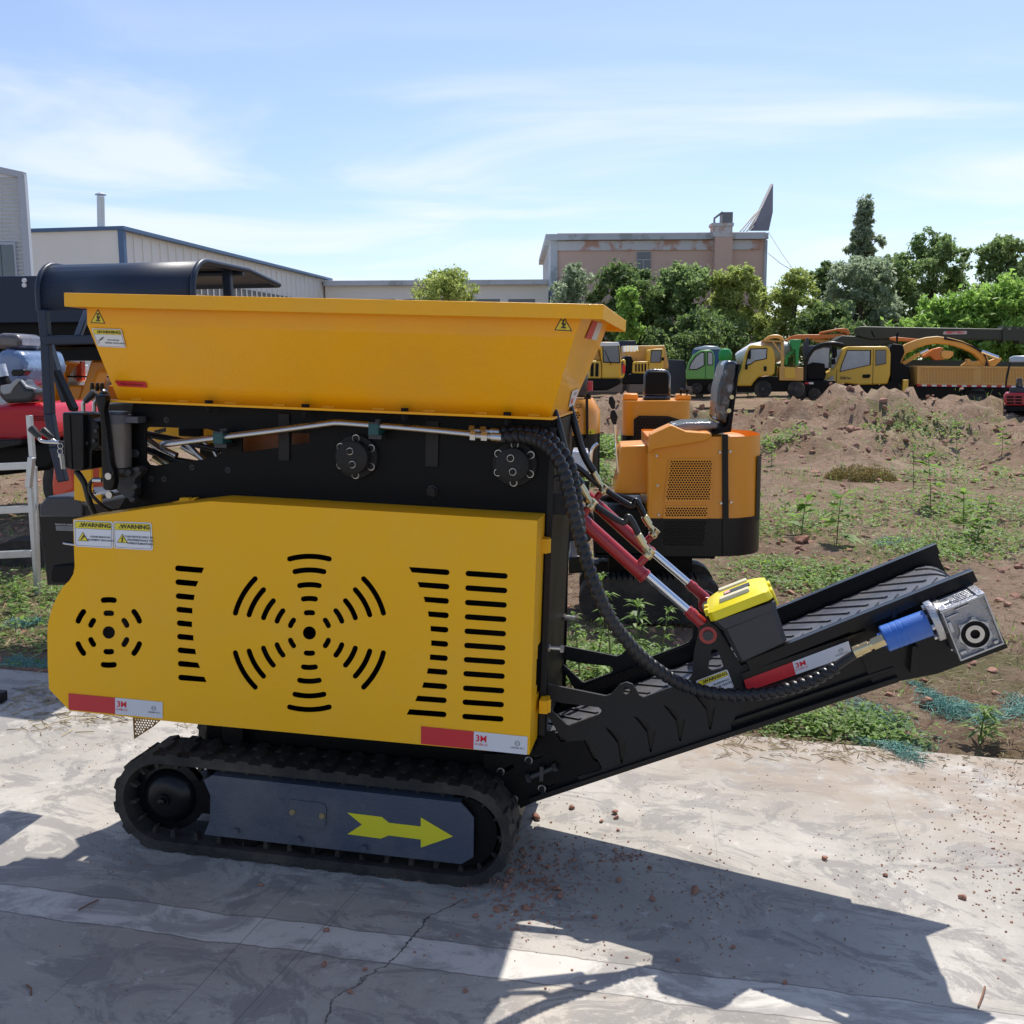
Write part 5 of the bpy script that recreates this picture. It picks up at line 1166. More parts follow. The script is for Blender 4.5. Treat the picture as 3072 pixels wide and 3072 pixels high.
SX = [(452, 132, 12, 'pinkish brick chunk in the sun just right of the track front'), (335, 167, 16, 'wide flat brick chunk at the tip of the track shadow'), (595, 150, 12, 'flat two-toned brick chunk in the sun under the conveyor'), (598, 166, 9, 'brick chunk touching the flat two-toned one'), (550, 177, 8, 'round brick chunk at the sunlit side of the shadow line'), (605, 205, 7, 'small sunlit brick chunk nearest the shadow line'), (408, 400, 15, 'tall brick chunk, the upper one of a touching pair in the shade'), (413, 424, 13, 'lower brick chunk of the touching pair in the shade'), (306, 463, 13, 'brick chunk in the shade above the sunlit triangle'), (210, 470, 12, 'brick chunk lit by a small sun spot in the shade'), (608, 371, 11, 'square brick chunk alone in the shade'), (855, 407, 16, 'largest brick chunk, right of the dirt streak in the shade'), (717, 432, 11, 'pointed brick chunk in the middle of the shade'), (527, 490, 10, 'brick chunk in the shade above the pale lit patch'), (376, 327, 10, 'brick chunk in the shade on the dusty patch'), (298, 327, 11, 'flat brick chunk beside the track front'), (247, 343, 12, 'brick chunk right against the front of the track'), (236, 392, 13, 'brick chunk below the front of the track'), (348, 298, 7, 'small brick chunk at the top of the dusty patch'), (138, 487, 9, 'brick chunk at the left of the rubble'), (270, 470, 8, 'small brick chunk beside the one lit by the sun spot'), (708, 327, 9, 'brick chunk at the edge of the conveyor shadow'), (1278, 299, 11, 'dark red brick chunk alone on the sunny concrete'), (1480, 354, 9, 'flat dark stone on the sunny concrete'), (1730, 428, 12, 'orange brick chunk beside the dry stalks at the right'), (1150, 706, 9, 'orange brick chunk on the pale strip in the shade'), (980, 590, 9, 'brick chunk at the lower end of the dirt streak'), (801, 630, 8, 'small brick chunk by the corner of the lit patch'), (633, 622, 5, 'tiny brick chunk at the right end of the lit patch'), (367, 722, 5, 'tiny brick chunk at the lower edge of the lit patch'), (105, 733, 9, 'brick chunk on the pale strip left of the lit patch'), (78, 550, 7, 'brick chunk near the crack in the concrete')]
SY = [(1265/1932*0 + 979, 2790, 10, 'brick chunk on the pale strip beside two scored lines'), (972, 2893, 10, 'brick chunk between the scored lines and the crack'), (1095, 2908, 8, 'small brick chunk right of the scored lines'), (1051, 2974, 9, 'brick chunk beside the lower bend of the crack'), (782, 2654, 8, 'pale brick chunk alone below the track'), (2300+105, 1625, 26, 'large reddish rock on the soil beside the orange excavator')]
for i, (x, y, r_, lb) in enumerate([(*zr([(a, b)])[0], r*.95, l) for a, b, r, l in SX] + SY):
    if r_ > 20: p = gpx(x, y + 12); p.z = gh(p.x, p.y); N3 = (0, 0, 1)
    else: q = MF.pz(x, y + 4, 0); p = MM @ q
    dist = (p - cam_o).length; s = r_*dist/F
    o = bpy.data.objects.new('brick_chunk', RK[i % 8]); C.objects.link(o); o.location = p + Vector((0, 0, s*.45)); o.scale = (s*1.1, s, s*.9); o.rotation_euler = (random.uniform(-.4, .4), random.uniform(-.4, .4), random.uniform(0, 6)); solo(o, lb, 'stone', 'brick chunks lying about')
# fine rubble nobody could count
vs = []; fs = []; rd = random.Random(3); src = [([v.co.copy() for v in m_.vertices], [tuple(q.vertices) for q in m_.polygons]) for m_ in (rock_mesh('t', 40 + k, BRK) for k in range(3))]
def pebble(P, s):
    v_, f_ = src[rd.randrange(3)]; k = len(vs); rz = Matrix.Rotation(rd.uniform(0, 6), 3, 'Z') @ Matrix.Rotation(rd.uniform(-1, 1), 3, 'X')
    vs.extend([P + rz @ (v*s) for v in v_]); fs.extend([tuple(i + k for i in f) for f in f_])
for (x, y, sx_, sy_, n_, s_) in ((1560, 2640, 90, 70, 260, .0055), (1620, 2600, 160, 60, 260, .0035), (1870, 2572, 40, 10, 70, .004), (1760, 2720, 260, 90, 240, .0028), (2150, 2680, 25, 90, 70, .003), (2980, 2420, 100, 110, 230, .0035), (3010, 2650, 60, 90, 80, .004), (2700, 2600, 160, 60, 120, .003), (2300, 2700, 400, 200, 160, .0025), (700, 2800, 500, 130, 90, .002), (1900, 2420, 300, 60, 120, .0025), (380, 2560, 60, 60, 120, .002), (300, 2250, 150, 60, 90, .0025)):
    for _ in range(n_):
        xx, yy_ = rd.gauss(x, sx_), rd.gauss(y, sy_); q = MF.pz(xx, max(2150, yy_), 0)
        if q.y > EDGE: continue
        pebble(MM @ (q + Vector((0, 0, .001))), s_*rd.uniform(.4, 1.6))
for _ in range(7000):                                               # clods over the bare soil
    Y = 4.3*(26/4.3)**rd.random()**.7; X = rd.uniform(-.55, .65)*Y
    if onfield(X, Y) and (rd.random() < .35 or gh(X, Y, False) > .12): pebble(Vector((X, Y, gh(X, Y))), rd.uniform(.004, .024)*(1 + Y*.10)*(1.5 if rd.random() < .1 else 1))
m = MB(); m.add(vs, fs); o = m.build('rubble', mat('rubble_mat', (.31, .17, .12), .95, 0, .3, 9, .3, 60), None, 0); tag(o, 'fine brick rubble and dirt crumbs on the ground', 'rubble', kind='stuff')
NET = mat('green_net', (.15, .31, .26), .8, 0, .5, 20)
def net(pxs, width, n_, label, seed, h=.018):
    rd = random.Random(seed); pts = [gpx(x, y) for x, y in pxs]; m = MB(); p0 = pts[0]
    P = smooth(pts, 8) if len(pts) > 1 else pts
    for _ in range(n_):
        i = rd.randrange(len(P)); c = P[i] + Vector((rd.gauss(0, width), rd.gauss(0, width), 0)); ln = rd.uniform(.05, .16); a = rd.uniform(0, 6.28); q = []
        if len(P) > 4 and rd.random() < .6:
            d_ = (P[min(i+1, len(P)-1)] - P[max(i-1, 0)]); a = math.atan2(d_.y, d_.x) + rd.gauss(0, .35)
        for k in range(5):
            X, Y = c.x + math.cos(a)*ln*(k/4 - .5), c.y + math.sin(a)*ln*(k/4 - .5); a += rd.gauss(0, .3); q.append(Vector((X, Y, (gh(X, Y) if onfield(X, Y) else plane_z(X, Y)) + .004 + rd.random()*h)))
        m.tube(q, .0013, 3)
    o = m.build('net', NET, None, 0); solo(o, label, 'net', 'torn green nets on the ground'); return o
net([(2740, 2050), (2800, 2095), (2850, 2130), (2930, 2130)], .018, 260, 'twisted turquoise net rope on soil below the conveyor end', 1)
net([(2810, 2110), (2850, 2150), (2950, 2170), (3072, 2150), (3072, 2110)], .05, 420, 'bunched turquoise net at the right edge by the concrete', 2, .04)
net([(2560, 2110), (2620, 2150), (2680, 2180), (2740, 2220)], .06, 260, 'torn turquoise net half covered by weeds at the concrete edge', 3)
net([(2590, 2240), (2680, 2290), (2740, 2340)], .025, 200, 'strand of turquoise net lying out on the concrete', 4, .02)
net([(10, 2005), (80, 2012), (140, 2015)], .03, 260, 'turquoise net along the concrete edge at the far left', 5)
net([(1840, 2010), (1960, 1990), (2060, 1985)], .03, 200, 'turquoise net in the weeds behind the conveyor', 6, .03)
net([(2640, 1640), (2700, 1625)], .07, 160, 'scrap of turquoise net on the open soil', 7, .03)
net([(60, 1880), (110, 1860)], .05, 180, 'scrap of turquoise net beside the steel rack', 8, .03)
net([(1690, 2130), (1700, 2150)], .03, 220, 'pale turquoise net scrap seen through the conveyor bracket', 9, .08)
for (x, y, s, lb, seed) in ((2160, 1985, 0, '', 0),): pass
WOODM = mat('old_wood', (.20, .10, .06), .9, 0, .3, 20, .5, 40)
def plank(p0, p1, w_, h_, label):
    a, b_ = gpx(*p0), gpx(*p1); m = MB(); m.bar(a + Vector((0, 0, h_/2 + .01)), b_ + Vector((0, 0, h_/2 + .01)), w_, h_); o = m.build('wood_plank', WOODM, None, 30, bevel=.003); solo(o, label, 'plank')
plank((-30, 2024), (200, 2034), .06, .03, 'reddish brown plank along the concrete edge at the far left')
plank((1700, 2042), (1800, 2020), .07, .03, 'broken brown board among the weeds behind the machine')
for (x0, y0_, x1, y1_, lb) in ((235, 2730, 295, 2700, 'brown twig lying on the pale strip of concrete'), (80, 2955, 93, 2985, 'short dark stick on the concrete at the lower left'), (2955, 2960, 2935, 3020, 'dry forked stalk on the concrete at the lower right')):
    a, b_ = MM @ MF.pz(x0, y0_, .004), MM @ MF.pz(x1, y1_, .004); m = MB(); m.tube([a, a.lerp(b_, .5) + Vector((.004, .003, .003)), b_], .0025, 6); o = m.build('twig', WOODM, None, 60); solo(o, lb, 'twig')
# ================================================================== BUILDINGS
PINK = mat('pink_render', (.60, .42, .34), .9, 0, .08, 2, .2, 12, col2=(.50, .32, .27), c2s=.6)
CONC = mat('grey_render', (.48, .51, .54), .9, 0, .12, 1.5, .2, 10, col2=(.33, .35, .36), c2s=.7, c2t=.53)
PEEL = mat('peeling_plaster', (.56, .56, .57), .9, 0, .10, 2, .3, 10, col2=(.46, .27, .21), c2s=1.0, c2t=.51)
WHB = mat('white_sheet_cladding', (.74, .73, .68), .5, 0, .06, 1.2, 0, 1, col2=(.40, .36, .28), c2s=.9, c2t=.66)
BLT = mat('blue_trim', (.07, .14, .26), .5)
DKG = mat('dark_grey_metal', (.05, .052, .06), .6)
WING = mat('warehouse_glazing', (.13, .14, .145), .2, 0, .3, .6)
zp = Z(1550, 500, .44)
FP = yawframe(0, 60, 0)
bp_ = thing('pink_building', 'pink and grey flat-roofed building with peeling plaster under its parapet', 'building', FP, (FP.px(1980, 1090, 0).x, 0, 0))
def q2(pts, fr, yy=0): return [fr.px(x, y, yy) for x, y in pts]
def rectpx(m, fr, x0, y0, x1, y1, ya, dep, mi=None):
    a = fr.px(x0, y1, ya); b_ = fr.px(x1, y0, ya); m.box((a.x, ya, a.z), (b_.x, ya + dep, b_.z), mi)
gz0 = 0
m = MB(FP); a = FP.px(1672, 700, 0); b_ = FP.px(2297, 700, 0); m.box((a.x, .0, gz0), (b_.x, 14, a.z)); m.build('wall', PINK, bp_, 0)
m = MB(FP); rectpx(m, FP, 1652, 720, 1672, 1120, -.12, 14.2); rectpx(m, FP, 2283, 720, 2303, 1120, -.12, 14.2); rectpx(m, FP, 1672, 828, 2283, 832, -.05, .05); m.build('corner_pillars', CONC, bp_, 0)
m = MB(FP); rectpx(m, FP, 1637, 698, 2306, 720, -.35, 14.6); m.build('parapet', CONC, bp_, 0)
m = MB(FP); rectpx(m, FP, 1672, 720, 2283, 752, -.10, .12); m.build('plaster_band', PEEL, bp_, 0)
m = MB(FP); rectpx(m, FP, 2137, 710, 2198, 1120, -.55, .8); m.build('pilaster', PINK, bp_, 0)
m = MB(FP); rectpx(m, FP, 2139, 674, 2198, 710, -.56, .9); rectpx(m, FP, 2136, 668, 2202, 678, -.62, 1.0); m.build('chimney', PEEL, bp_, 0)
m = MB(FP); rectpx(m, FP, 2167, 636, 2199, 668, -.5, .8); A = FP.px(2143, 668, -.4); B = FP.px(2143, 655, -.4); D_ = FP.px(2168, 636, -.4); m.tube([A, B, D_], .06, 6); m.build('water_tank', mat('tank_grey', (.19, .20, .21), .7, 0, .1, 3), bp_, 0)
wz = MB(FP); rectpx(wz, FP, 1910, 755, 1953, 828, -.06, .04); wf = wz.build('window', CONC, bp_, 0)
for x0, y0_, x1, y1_ in ((1912, 756, 1952, 777), (1912, 780, 1929, 827), (1932, 780, 1952, 827)):
    m = MB(FP); rectpx(m, FP, x0, y0_, x1, y1_, -.09, .03); m.build('pane', WING, wf, 0)
# roof billboard seen nearly edge on
sg = thing('roof_billboard', 'dark corrugated billboard leaning up on the right end of the pink roof', 'billboard', FP, FP.px(2280, 694, 2))
m = MB(FP); A = q2(zp([(1560, 440), (1705, 438), (1728, 310), (1722, 120)]), FP, 3); A = [FP.px(*zp([(1580, 438)])[0], 1.5), FP.px(*zp([(1700, 438)])[0], 5), FP.px(*zp([(1728, 310)])[0], 6.5), FP.px(*zp([(1730, 118)])[0], 8)]
m.prism(A, (.15, -.1, 0)); m.build('panel', mat('billboard_back', (.045, .045, .075), .6, 0, .3, 1.2), sg, 0)
m = MB(FP)
for k in range(3): A0 = FP.px(*zp([(1525 + 22*k, 440)])[0], 1); A1 = FP.px(*zp([(1625 + 22*k, 320 - 20*k)])[0], 3); m.tube([A0, A1], .04, 5)
m.build('props', DKG, sg, 0)
for (p0, p1, lb) in (((2306, 697), (2385, 815), 'thin cable from the pink roof down to the willow-like tree'), ((2305, 760), (2378, 812), 'thin cable from the wall of the pink building to the trees')):
    m = MB(FP); m.tube([FP.px(*p0, 0), FP.px((p0[0]+p1[0])/2 , (p0[1]+p1[1])/2 + 4, -2), FP.px(*p1, -4)], .018, 4); o = m.build('cable', DKG, None, 60); solo(o, lb, 'cable')
# low building behind the hopper
FB = yawframe(0, 56, 0)
lb_ = thing('low_building', 'long low pale building with a flat concrete roof edge behind the hopper', 'building', FB, (FB.px(1300, 1000, 0).x, 0, 0))
m = MB(FB); a = FB.px(975, 855, 0); b_ = FB.px(1645, 855, 0); m.box((a.x, .0, 0), (b_.x, 8, a.z)); m.build('wall', WHB, lb_, 0)
m = MB(FB); rectpx(m, FB, 970, 838, 1648, 857, -.4, 8.6); m.build('roof_edge', CONC, lb_, 0)
for k in range(6): m = MB(FB); rectpx(m, FB, 1000 + 105*k, 897, 1080 + 105*k, 925, -.03, .04); m.build('window', WING, lb_, 0)
# white warehouse, receding to the right
def wall_frame(x0, D0, x1, D1):
    A = Vector(((x0 - 1536)/F*D0, D0, 0)); B = Vector(((x1 - 1536)/F*D1, D1, 0)); ang = math.atan2(B.y - A.y, B.x - A.x)
    return Frame(Matrix.Translation(A) @ Matrix.Rotation(ang, 4, 'Z'))
FW = wall_frame(355, 35, 985, 56)
wh = thing('white_warehouse', 'white sheet-clad warehouse with a blue edge and a falling roofline', 'building', FW, (4, 0, 0))
def slabfr(fr, pts, yy, dep, mat_, name, par, sm=0):
    m = MB(fr); m.slab(pts, yy, dep); return m.build(name, mat_, par, sm)
A = FW.px(355, 690, 0); B = FW.px(985, 842, 0)
m = MB(FW); m.prism([(A.x, 0, 0), (B.x, 0, 0), (B.x, 0, B.z), (A.x, 0, A.z)], (0, 12, 0)); m.build('wall', WHB, wh, 0)
m = MB(FW); m.prism([(A.x - .1, -.25, A.z), (B.x, -.25, B.z), (B.x, -.25, B.z + .11), (A.x - .1, -.25, A.z + .12)], (0, 12.4, 0)); m.box((A.x - .06, -.2, 0), (A.x + .12, .0, A.z)); m.build('blue_trim', BLT, wh, 0)
m = MB(FW)
xx = A.x + .3
while xx < B.x: zt_ = A.z + (B.z - A.z)*(xx - A.x)/(B.x - A.x); m.box((xx, -.035, 0), (xx + .07, 0, zt_)); xx += .62
m.build('cladding_ribs', WHB, wh, 0)
m = MB(FW); u = FW.px(585, 845, -.05); w_ = FW.px(985, 885, -.05); z1_ = FW.px(620, 848, -.05).z; z0_ = FW.px(620, 885, -.05).z; m.box((A.x + 2, -.05, z0_), (B.x - .5, -.04, z1_)); wn = m.build('window', WING, wh, 0)
m = MB(FW); xx = A.x + 2
while xx < B.x - .5: m.box((xx, -.08, z0_), (xx + .06, -.05, z1_)); xx += .55
m.build('mullions', WHB, wn, 0)
FV = yawframe(0, 38, 0)
w2 = thing('warehouse_annex', 'pale lower warehouse wing with blue roof trim behind the steel flue', 'building', FV, (FV.px(220, 900, 0).x, 0, 0))
m = MB(FV); m.prism([Vector((FV.px(60, 712, 0).x, 0, 0)), Vector((FV.px(352, 730, 0).x, 0, 0)), FV.px(352, 730, 0), FV.px(60, 712, 0)], (0, 8, 0)); m.build('wall', WHB, w2, 0)
m = MB(FV); m.slab([(60, 708), (352, 726), (352, 731), (60, 713)], -.2, 8.3); m.build('blue_trim', BLT, w2, 0)
m = MB(FV); rectpx(m, FV, 85, 795, 350, 850, -.04, .03); wn = m.build('window', WING, w2, 0)
m = MB(FV)
for k in range(8): rectpx(m, FV, 112 + 34*k, 795, 115 + 34*k, 850, -.07, .03)
m.build('mullions', WHB, wn, 0)
m = MB(FV)
for k in range(9): rectpx(m, FV, 90 + 30*k, 722, 91.5 + 30*k, 792, -.02, .02)
m.build('cladding_ribs', CONC, w2, 0)
fu = thing('flue_pipe', 'galvanised round flue pipe with a rain cap above the warehouse annex', 'chimney', FV, FV.px(304, 900, -1.5))
m = MB(FV); a = FV.px(306, 870, -1.5); b_ = FV.px(302, 590, -1.5); r_ = (FV.px(315, 700, -1.5).x - FV.px(293, 700, -1.5).x)/2; m.cyl(a, b_, r_, seg=18)
for k in range(28): c = a.lerp(b_, k/28); m.cyl(c, c + (b_ - a)*.004, r_*1.04, seg=18)
m.build('pipe', GALV, fu, 40)
m = MB(FV); m.lathe(b_ + Vector((0, 0, .05)), (0, 0, 1), [(0, r_*1.5), (.03, r_*1.5), (.10, r_*.2)], 18); m.cyl(b_ + Vector((-r_*.7, 0, -.05)), b_ + Vector((-r_*.7, 0, .06)), .012, seg=5); m.cyl(b_ + Vector((r_*.7, 0, -.05)), b_ + Vector((r_*.7, 0, .06)), .012, seg=5); m.build('rain_cap', GALV, fu, 40)
# corrugated building at the left edge
FG = yawframe(0, 18, 0)
gb = thing('corrugated_building', 'grey corrugated metal building with a narrow window at the left edge', 'building', FG, (FG.px(0, 900, 0).x, 0, 0))
xe = (FG.px(62, 560, 0).x + FG.px(80, 820, 0).x)/2 ; x0 = xe - 6; zt_ = FG.px(62, 532, 0).z
sl_ = .0
m = MB(FG); nR = 74; prof = []
for k in range(nR*4 + 1): z = zt_*k/(nR*4); prof.append((.026*math.sin(k*math.pi/2), z))
ztl = zt_ + .75
m.add([(x0, p[0], p[1]) for p in prof] + [(xe, p[0], p[1]) for p in prof], [(i, i + len(prof), i + len(prof) + 1, i + 1) for i in range(len(prof) - 1)])
m.prism([(x0, .01, zt_), (xe, .01, zt_), (x0, .01, ztl + .6)], (0, .02, 0)); m.prism([(x0, .03, 0), (xe, .03, 0), (xe - 3.5, 6, 0), (x0 - 3.5, 6, 0)], (0, 0, zt_))
m.build('wall', mat('corrugated_sheet', (.72, .75, .76), .45, .2, .05, 2), gb, 40)
m = MB(FG); m.box((xe - .02, -.05, 0), (xe + .10, .05, zt_ + .04)); m.bar((x0, 0, ztl + .6), (xe + .08, 0, zt_ + .03), .12, .10); m.build('corner_trim', BLT if 0 else mat('pale_trim', (.45, .50, .56), .5), gb, 20)
m = MB(FG); rectpx(m, FG, -140, 726, 44, 840, -.05, .06); wn = m.build('window', mat('pale_trim', (.45, .50, .56), .5), gb, 20)
m = MB(FG); rectpx(m, FG, 8, 734, 38, 838, -.06, .02); rectpx(m, FG, -100, 734, 2, 838, -.06, .02); m.build('pane', GLASS, wn, 0)

# ================================================================== MINI EXCAVATOR (orange, right behind the crusher)
def rfoot(xa, xb, ya, yb_, r, n=8, rl=.03):
    o = []
    for cx, cy, a0, rr in ((xb - r, yb_ - r, 0, r), (xa + rl, yb_ - rl, 90, rl), (xa + rl, ya + rl, 180, rl), (xb - r, ya + r, 270, r)):
        for i in range(n + 1): an = R(a0 + 90*i/n); o.append((cx + rr*math.cos(an), cy + rr*math.sin(an)))
    return o
def mesh_panel(m, fr, poly, yy, r, pitch, th=.003):
    P2 = fr.xz(poly, yy); plate(m, [P2] + hexholes(P2, r, pitch), yy - .004, .003)
def crawler(m, fr, xa, xb, y0_, z0_, h, w_):
    r = h/2; rg = []
    for yy in (y0_, y0_ + w_):
        pts = [(xb - r + r*math.sin(R(a_)), yy, z0_ + r - r*math.cos(R(a_))) for a_ in range(0, 181, 18)] + [(xa + r - r*math.sin(R(a_)), yy, z0_ + r + r*math.cos(R(a_))) for a_ in range(0, 181, 18)]
        rg.append([Vector(p_) for p_ in pts])
    m.loft(rg)
    n_ = int((xb - xa)/.05)
    for k in range(n_): m.box((xa + r + k*.05*(xb - xa - 2*r)/(n_*.05), y0_ - .004, z0_ + h - .004), (xa + r + .025 + k*.05*(xb - xa - 2*r)/(n_*.05), y0_ + w_ + .004, z0_ + h + .014)); m.box((xa + r + k*.05*(xb - xa - 2*r)/(n_*.05), y0_ - .004, z0_ - .012), (xa + r + .025 + k*.05*(xb - xa - 2*r)/(n_*.05), y0_ + w_ + .004, z0_ + .004))
FE = yawframe(0, 6.3, -4)
ex1 = thing('mini_excavator', 'orange and black mini excavator with plastic-wrapped seat, nearest behind the red cylinders', 'excavator', FE, (FE.px(2050, 1800, .35).x, .35, 0), 'mini excavators behind the crusher')
zB = Z(1600, 1250, .4141)
E = lambda x, y, yy=0: FE.px(*zB([(x, y)])[0], yy)
xa, xb = E(828, 500).x, E(1692, 500).x; z_top = E(1400, 160).z; z_mid = E(1400, 738).z; z_bot = E(1370, 1012).z; W_ = .78
def slope_top(m, zlow, zsteps): pass
m = MB(FE)
fo = lambda dx, r=.28: rfoot(xa, xb - dx, 0 + dx*.3, W_ - dx*.3, r)
m.loft([[Vector((x, y, z)) for x, y in fo(d_)] for z, d_ in ((z_mid, 0), (z_mid + .5, .004), (z_top - .10, .01), (z_top - .03, .05), (z_top, .10))])
bd1 = m.build('body', ORA, ex1, 40)
m = MB(FE); m.loft([[Vector((x, y, z)) for x, y in fo(-.006)] for z in (z_bot, z_mid)]); m.build('lower_cover', BLKG, ex1, 40)
m = MB(FE); m.slab(zB([(833, 270), (838, 180), (850, 130), (1000, 60), (1110, 108), (1290, 120), (1292, 152), (1240, 180), (870, 240)]), -.03, .16); m.build('side_console', ORA, ex1, 30, bevel=.008)
m = MB(FE); m.slab(zB([(848, 90+30), (1000, 50), (1110, 100), (1290, 115), (1290, 150), (870, 200)]), .62, .14); m.build('side_console', ORA, ex1, 30, bevel=.008)
m = MB(FE); m.slab(zB([(1368, 130), (1410, 130), (1418, 1008), (1372, 1012)]), -.012, .03); m.build('corner_post', BLKG, ex1, 30)
for poly in ([(1000, 318), (1292, 316), (1275, 602), (960, 604)], [(960, 658), (1262, 658), (1228, 938), (936, 940)]):
    pp = zB(poly); P2 = FE.xz(pp, -.004); m = MB(FE); plate(m, [P2], -.0035, .002); vt = m.build('vent', BLK, bd1 if poly[0][1] < 400 else ex1, 0)
for ci, (poly, mt) in enumerate((([(985, 305), (1305, 303), (1290, 616), (948, 618)], ORA), ([(950, 645), (1272, 645), (1262, 738), (938, 738)], ORA), ([(938, 740), (1262, 740), (1236, 950), (920, 950)], BLKG))):
    m = MB(FE); pp = zB(poly); P2 = FE.xz(pp, -.006); plate(m, [P2] + hexholes(P2, .0062, .0165), -.0085, .003); m.build('vent_grille', mt, bd1, 0)
m = MB(FE); P_ = [(xb - .005 + .004, .16, E(1690, 310).z), (xb - .001, .62, E(1690, 310).z), (xb - .001, .62, E(1690, 760).z), (xb - .001, .16, E(1690, 760).z)]
m.loft([[Vector((x, y, z)) for x, y in rfoot(xa + .2, xb + .006, -.003, W_ + .003, .28)[-4:] + rfoot(xa + .2, xb + .006, -.003, W_ + .003, .28)[:5]] for z in (E(1690, 780).z, E(1690, 740).z, E(1690, 330).z, E(1690, 300).z)], cap=False, closed=False); m.build('rear_vent', BLK, ex1, 40)
for (x, y) in ((893, 283), (900, 497), (908, 710), (1350, 258), (1358, 625), (1425, 252), (1432, 618)):
    q = E(x, y); m = MB(FE); m.cyl((q.x, -.014, q.z), (q.x, 0, q.z), .008, seg=8); m.build('bolt', STEEL, bd1, 30)
# cab front: floor, foot panel, levers
m = MB(FE); m.slab(zB([(620, 260), (640, 215), (850, 205), (850, 560), (590, 560), (588, 520), (622, 400)]), .15, .45); m.build('foot_box', ORA, ex1, 30, bevel=.01)
m = MB(FE); u = E(440, 560); w_ = E(828, 1005); m.box((u.x, .02, w_.z), (w_.x, W_ - .02, u.z - .10)); m.box((u.x, .0, w_.z - .02), (xb - .3, W_, w_.z)); m.build('deck', BLK, ex1, 30, bevel=.01)
m = MB(FE)
for k in range(5): m.tube(smooth([E(470 + 10*k, 600, .1*k), E(600, 565 + 12*k, .1 + .07*k), E(720, 600 + 8*k, .1*k), E(800, 640, .1 + .05*k)], 5), .012, 6)
m.build('deck_hoses', HOSE, ex1, 60)
for (x0_, yy, gtop) in ((610, .25, -60),):
    m = MB(FE); m.tube([E(628, 530, yy), E(605, 250, yy), E(590, 0, yy)], .010, 10); lv = m.build('control_lever', CHROME, ex1, 60)
    m = MB(FE); m.slab(zB([(560, -40), (590, -50), (612, 0), (600, 60), (575, 55), (556, 5)]), yy - .02, .04); m.slab(zB([(548, -140), (572, -150), (595, -110), (592, -55), (568, -55), (545, -100)]), yy + .03, .04); m.build('grip', BLKG, lv, 40, bevel=.005)
m = MB(FE); m.tube(smooth([E(415, 420, .1), E(420, 270, .1), E(440, 220, .1), E(470, 195, .1)], 5), .012, 10); m.build('grab_rail', CHROME, ex1, 60)
m = MB(FE); m.slab(zB([(285, 250), (400, 255), (400, 410), (265, 410)]), .1, .3); m.build('wrapped_lever_box', CLEAR, ex1, 30, bevel=.01)
zD = Z(1700, 950, .3623); S = lambda pts: zD(pts)
WRAP = mat('wrapped_black_seat', (.028, .028, .031), .22, 0, .3, 12, 1.0, 26, coat=.6, col2=(.20, .21, .22), c2s=9, c2t=.56)
m = MB(FE); m.slab(S([(1312, 372), (1345, 362), (1400, 368), (1422, 390), (1405, 560), (1330, 900), (1235, 860), (1245, 760), (1255, 600), (1285, 480)]), .20, .38); st = m.build('seat_back', WRAP, ex1, 40, bevel=.025, bseg=3)
m = MB(FE); m.slab(S([(1424, 385), (1435, 400), (1362, 955), (1210, 975), (1205, 955), (1330, 900)]), .19, .40); m.build('seat_frame', BLK, ex1, 30, bevel=.008)
for (x, y) in ((1365, 665), (1342, 778)):
    q = FE.px(*zD([(x, y)])[0], .19); m = MB(FE); m.cyl((q.x, .178, q.z), (q.x, .19, q.z), .014, seg=10); m.build('bolt', BRASS, ex1, 30)
m = MB(FE); m.slab(S([(870, 905), (1000, 875), (1250, 870), (1260, 930), (1000, 960), (900, 955)]), .20, .38); m.build('seat_cushion', mat('silver_wrap', (.18, .185, .19), .18, 0, .3, 12, 1.0, 26, coat=.6), ex1, 40, bevel=.02, bseg=3)
for yy in (.02, .54): m = MB(FE); crawler(m, FE, E(330, 1100).x, E(1390, 1100).x, yy, .0, .27, .20); m.build('rubber_track', RUB, ex1, 30)
m = MB(FE); m.box((E(560, 0).x, .22, .1), (E(1200, 0).x, .54, z_bot - .01)); m.build('undercarriage', BLK, ex1, 30)
m = MB(FE); m.slab(zB([(255, 1020), (330, 1010), (380, 1030), (375, 1130), (255, 1140)]), .0, .6); m.build('dozer_blade', BLKG, ex1, 30, bevel=.01)
# second one, seen from behind
FE2 = yawframe(0, 10.0, -6)
ex2 = thing('mini_excavator', 'orange mini excavator seen from behind with an upright black seat back', 'excavator', FE2, (FE2.px(1965, 1500, .4).x, .4, 0), 'mini excavators behind the crusher')
D2 = lambda x, y, yy=0: FE2.px(*zD([(x, y)])[0], yy)
m = MB(FE2); a = D2(462, 700); b_ = D2(1028, 700); zt_ = a.z; zm = D2(500, 985).z; zbt = D2(500, 1400).z
m.loft([[Vector((x, y, z)) for x, y in rfoot(a.x, b_.x, 0, 1.0, .12, 5, .12)] for z in (zm, zt_ - .10, zt_ - .03, zt_)]); b2 = m.build('body', ORA, ex2, 40)
m = MB(FE2); m.loft([[Vector((x, y, z)) for x, y in rfoot(a.x - .01, b_.x + .01, -.01, 1.0, .12, 5, .12)] for z in (max(.3, zbt), zm)]); m.build('lower_cover', BLKG, ex2, 40)
pp = zD([(555, 850), (600, 818), (840, 822), (960, 860), (960, 1050), (555, 1050)]); m = MB(FE2); P2 = FE2.xz(pp, 0); plate(m, [P2], -.016, .004); m.build('rear_vent', BLK, b2, 0)
m = MB(FE2); plate(m, [P2] + hexholes(P2, .011, .032), -.022, .003); m.build('vent_grille', BLKG, b2, 0)
for pts in ([(462, 690), (475, 640), (592, 642), (590, 692)], [(905, 690), (918, 645), (1030, 648), (1032, 692)]): m = MB(FE2); m.slab(zD(pts), .15, .4); m.build('side_console', ORA, ex2, 30, bevel=.01)
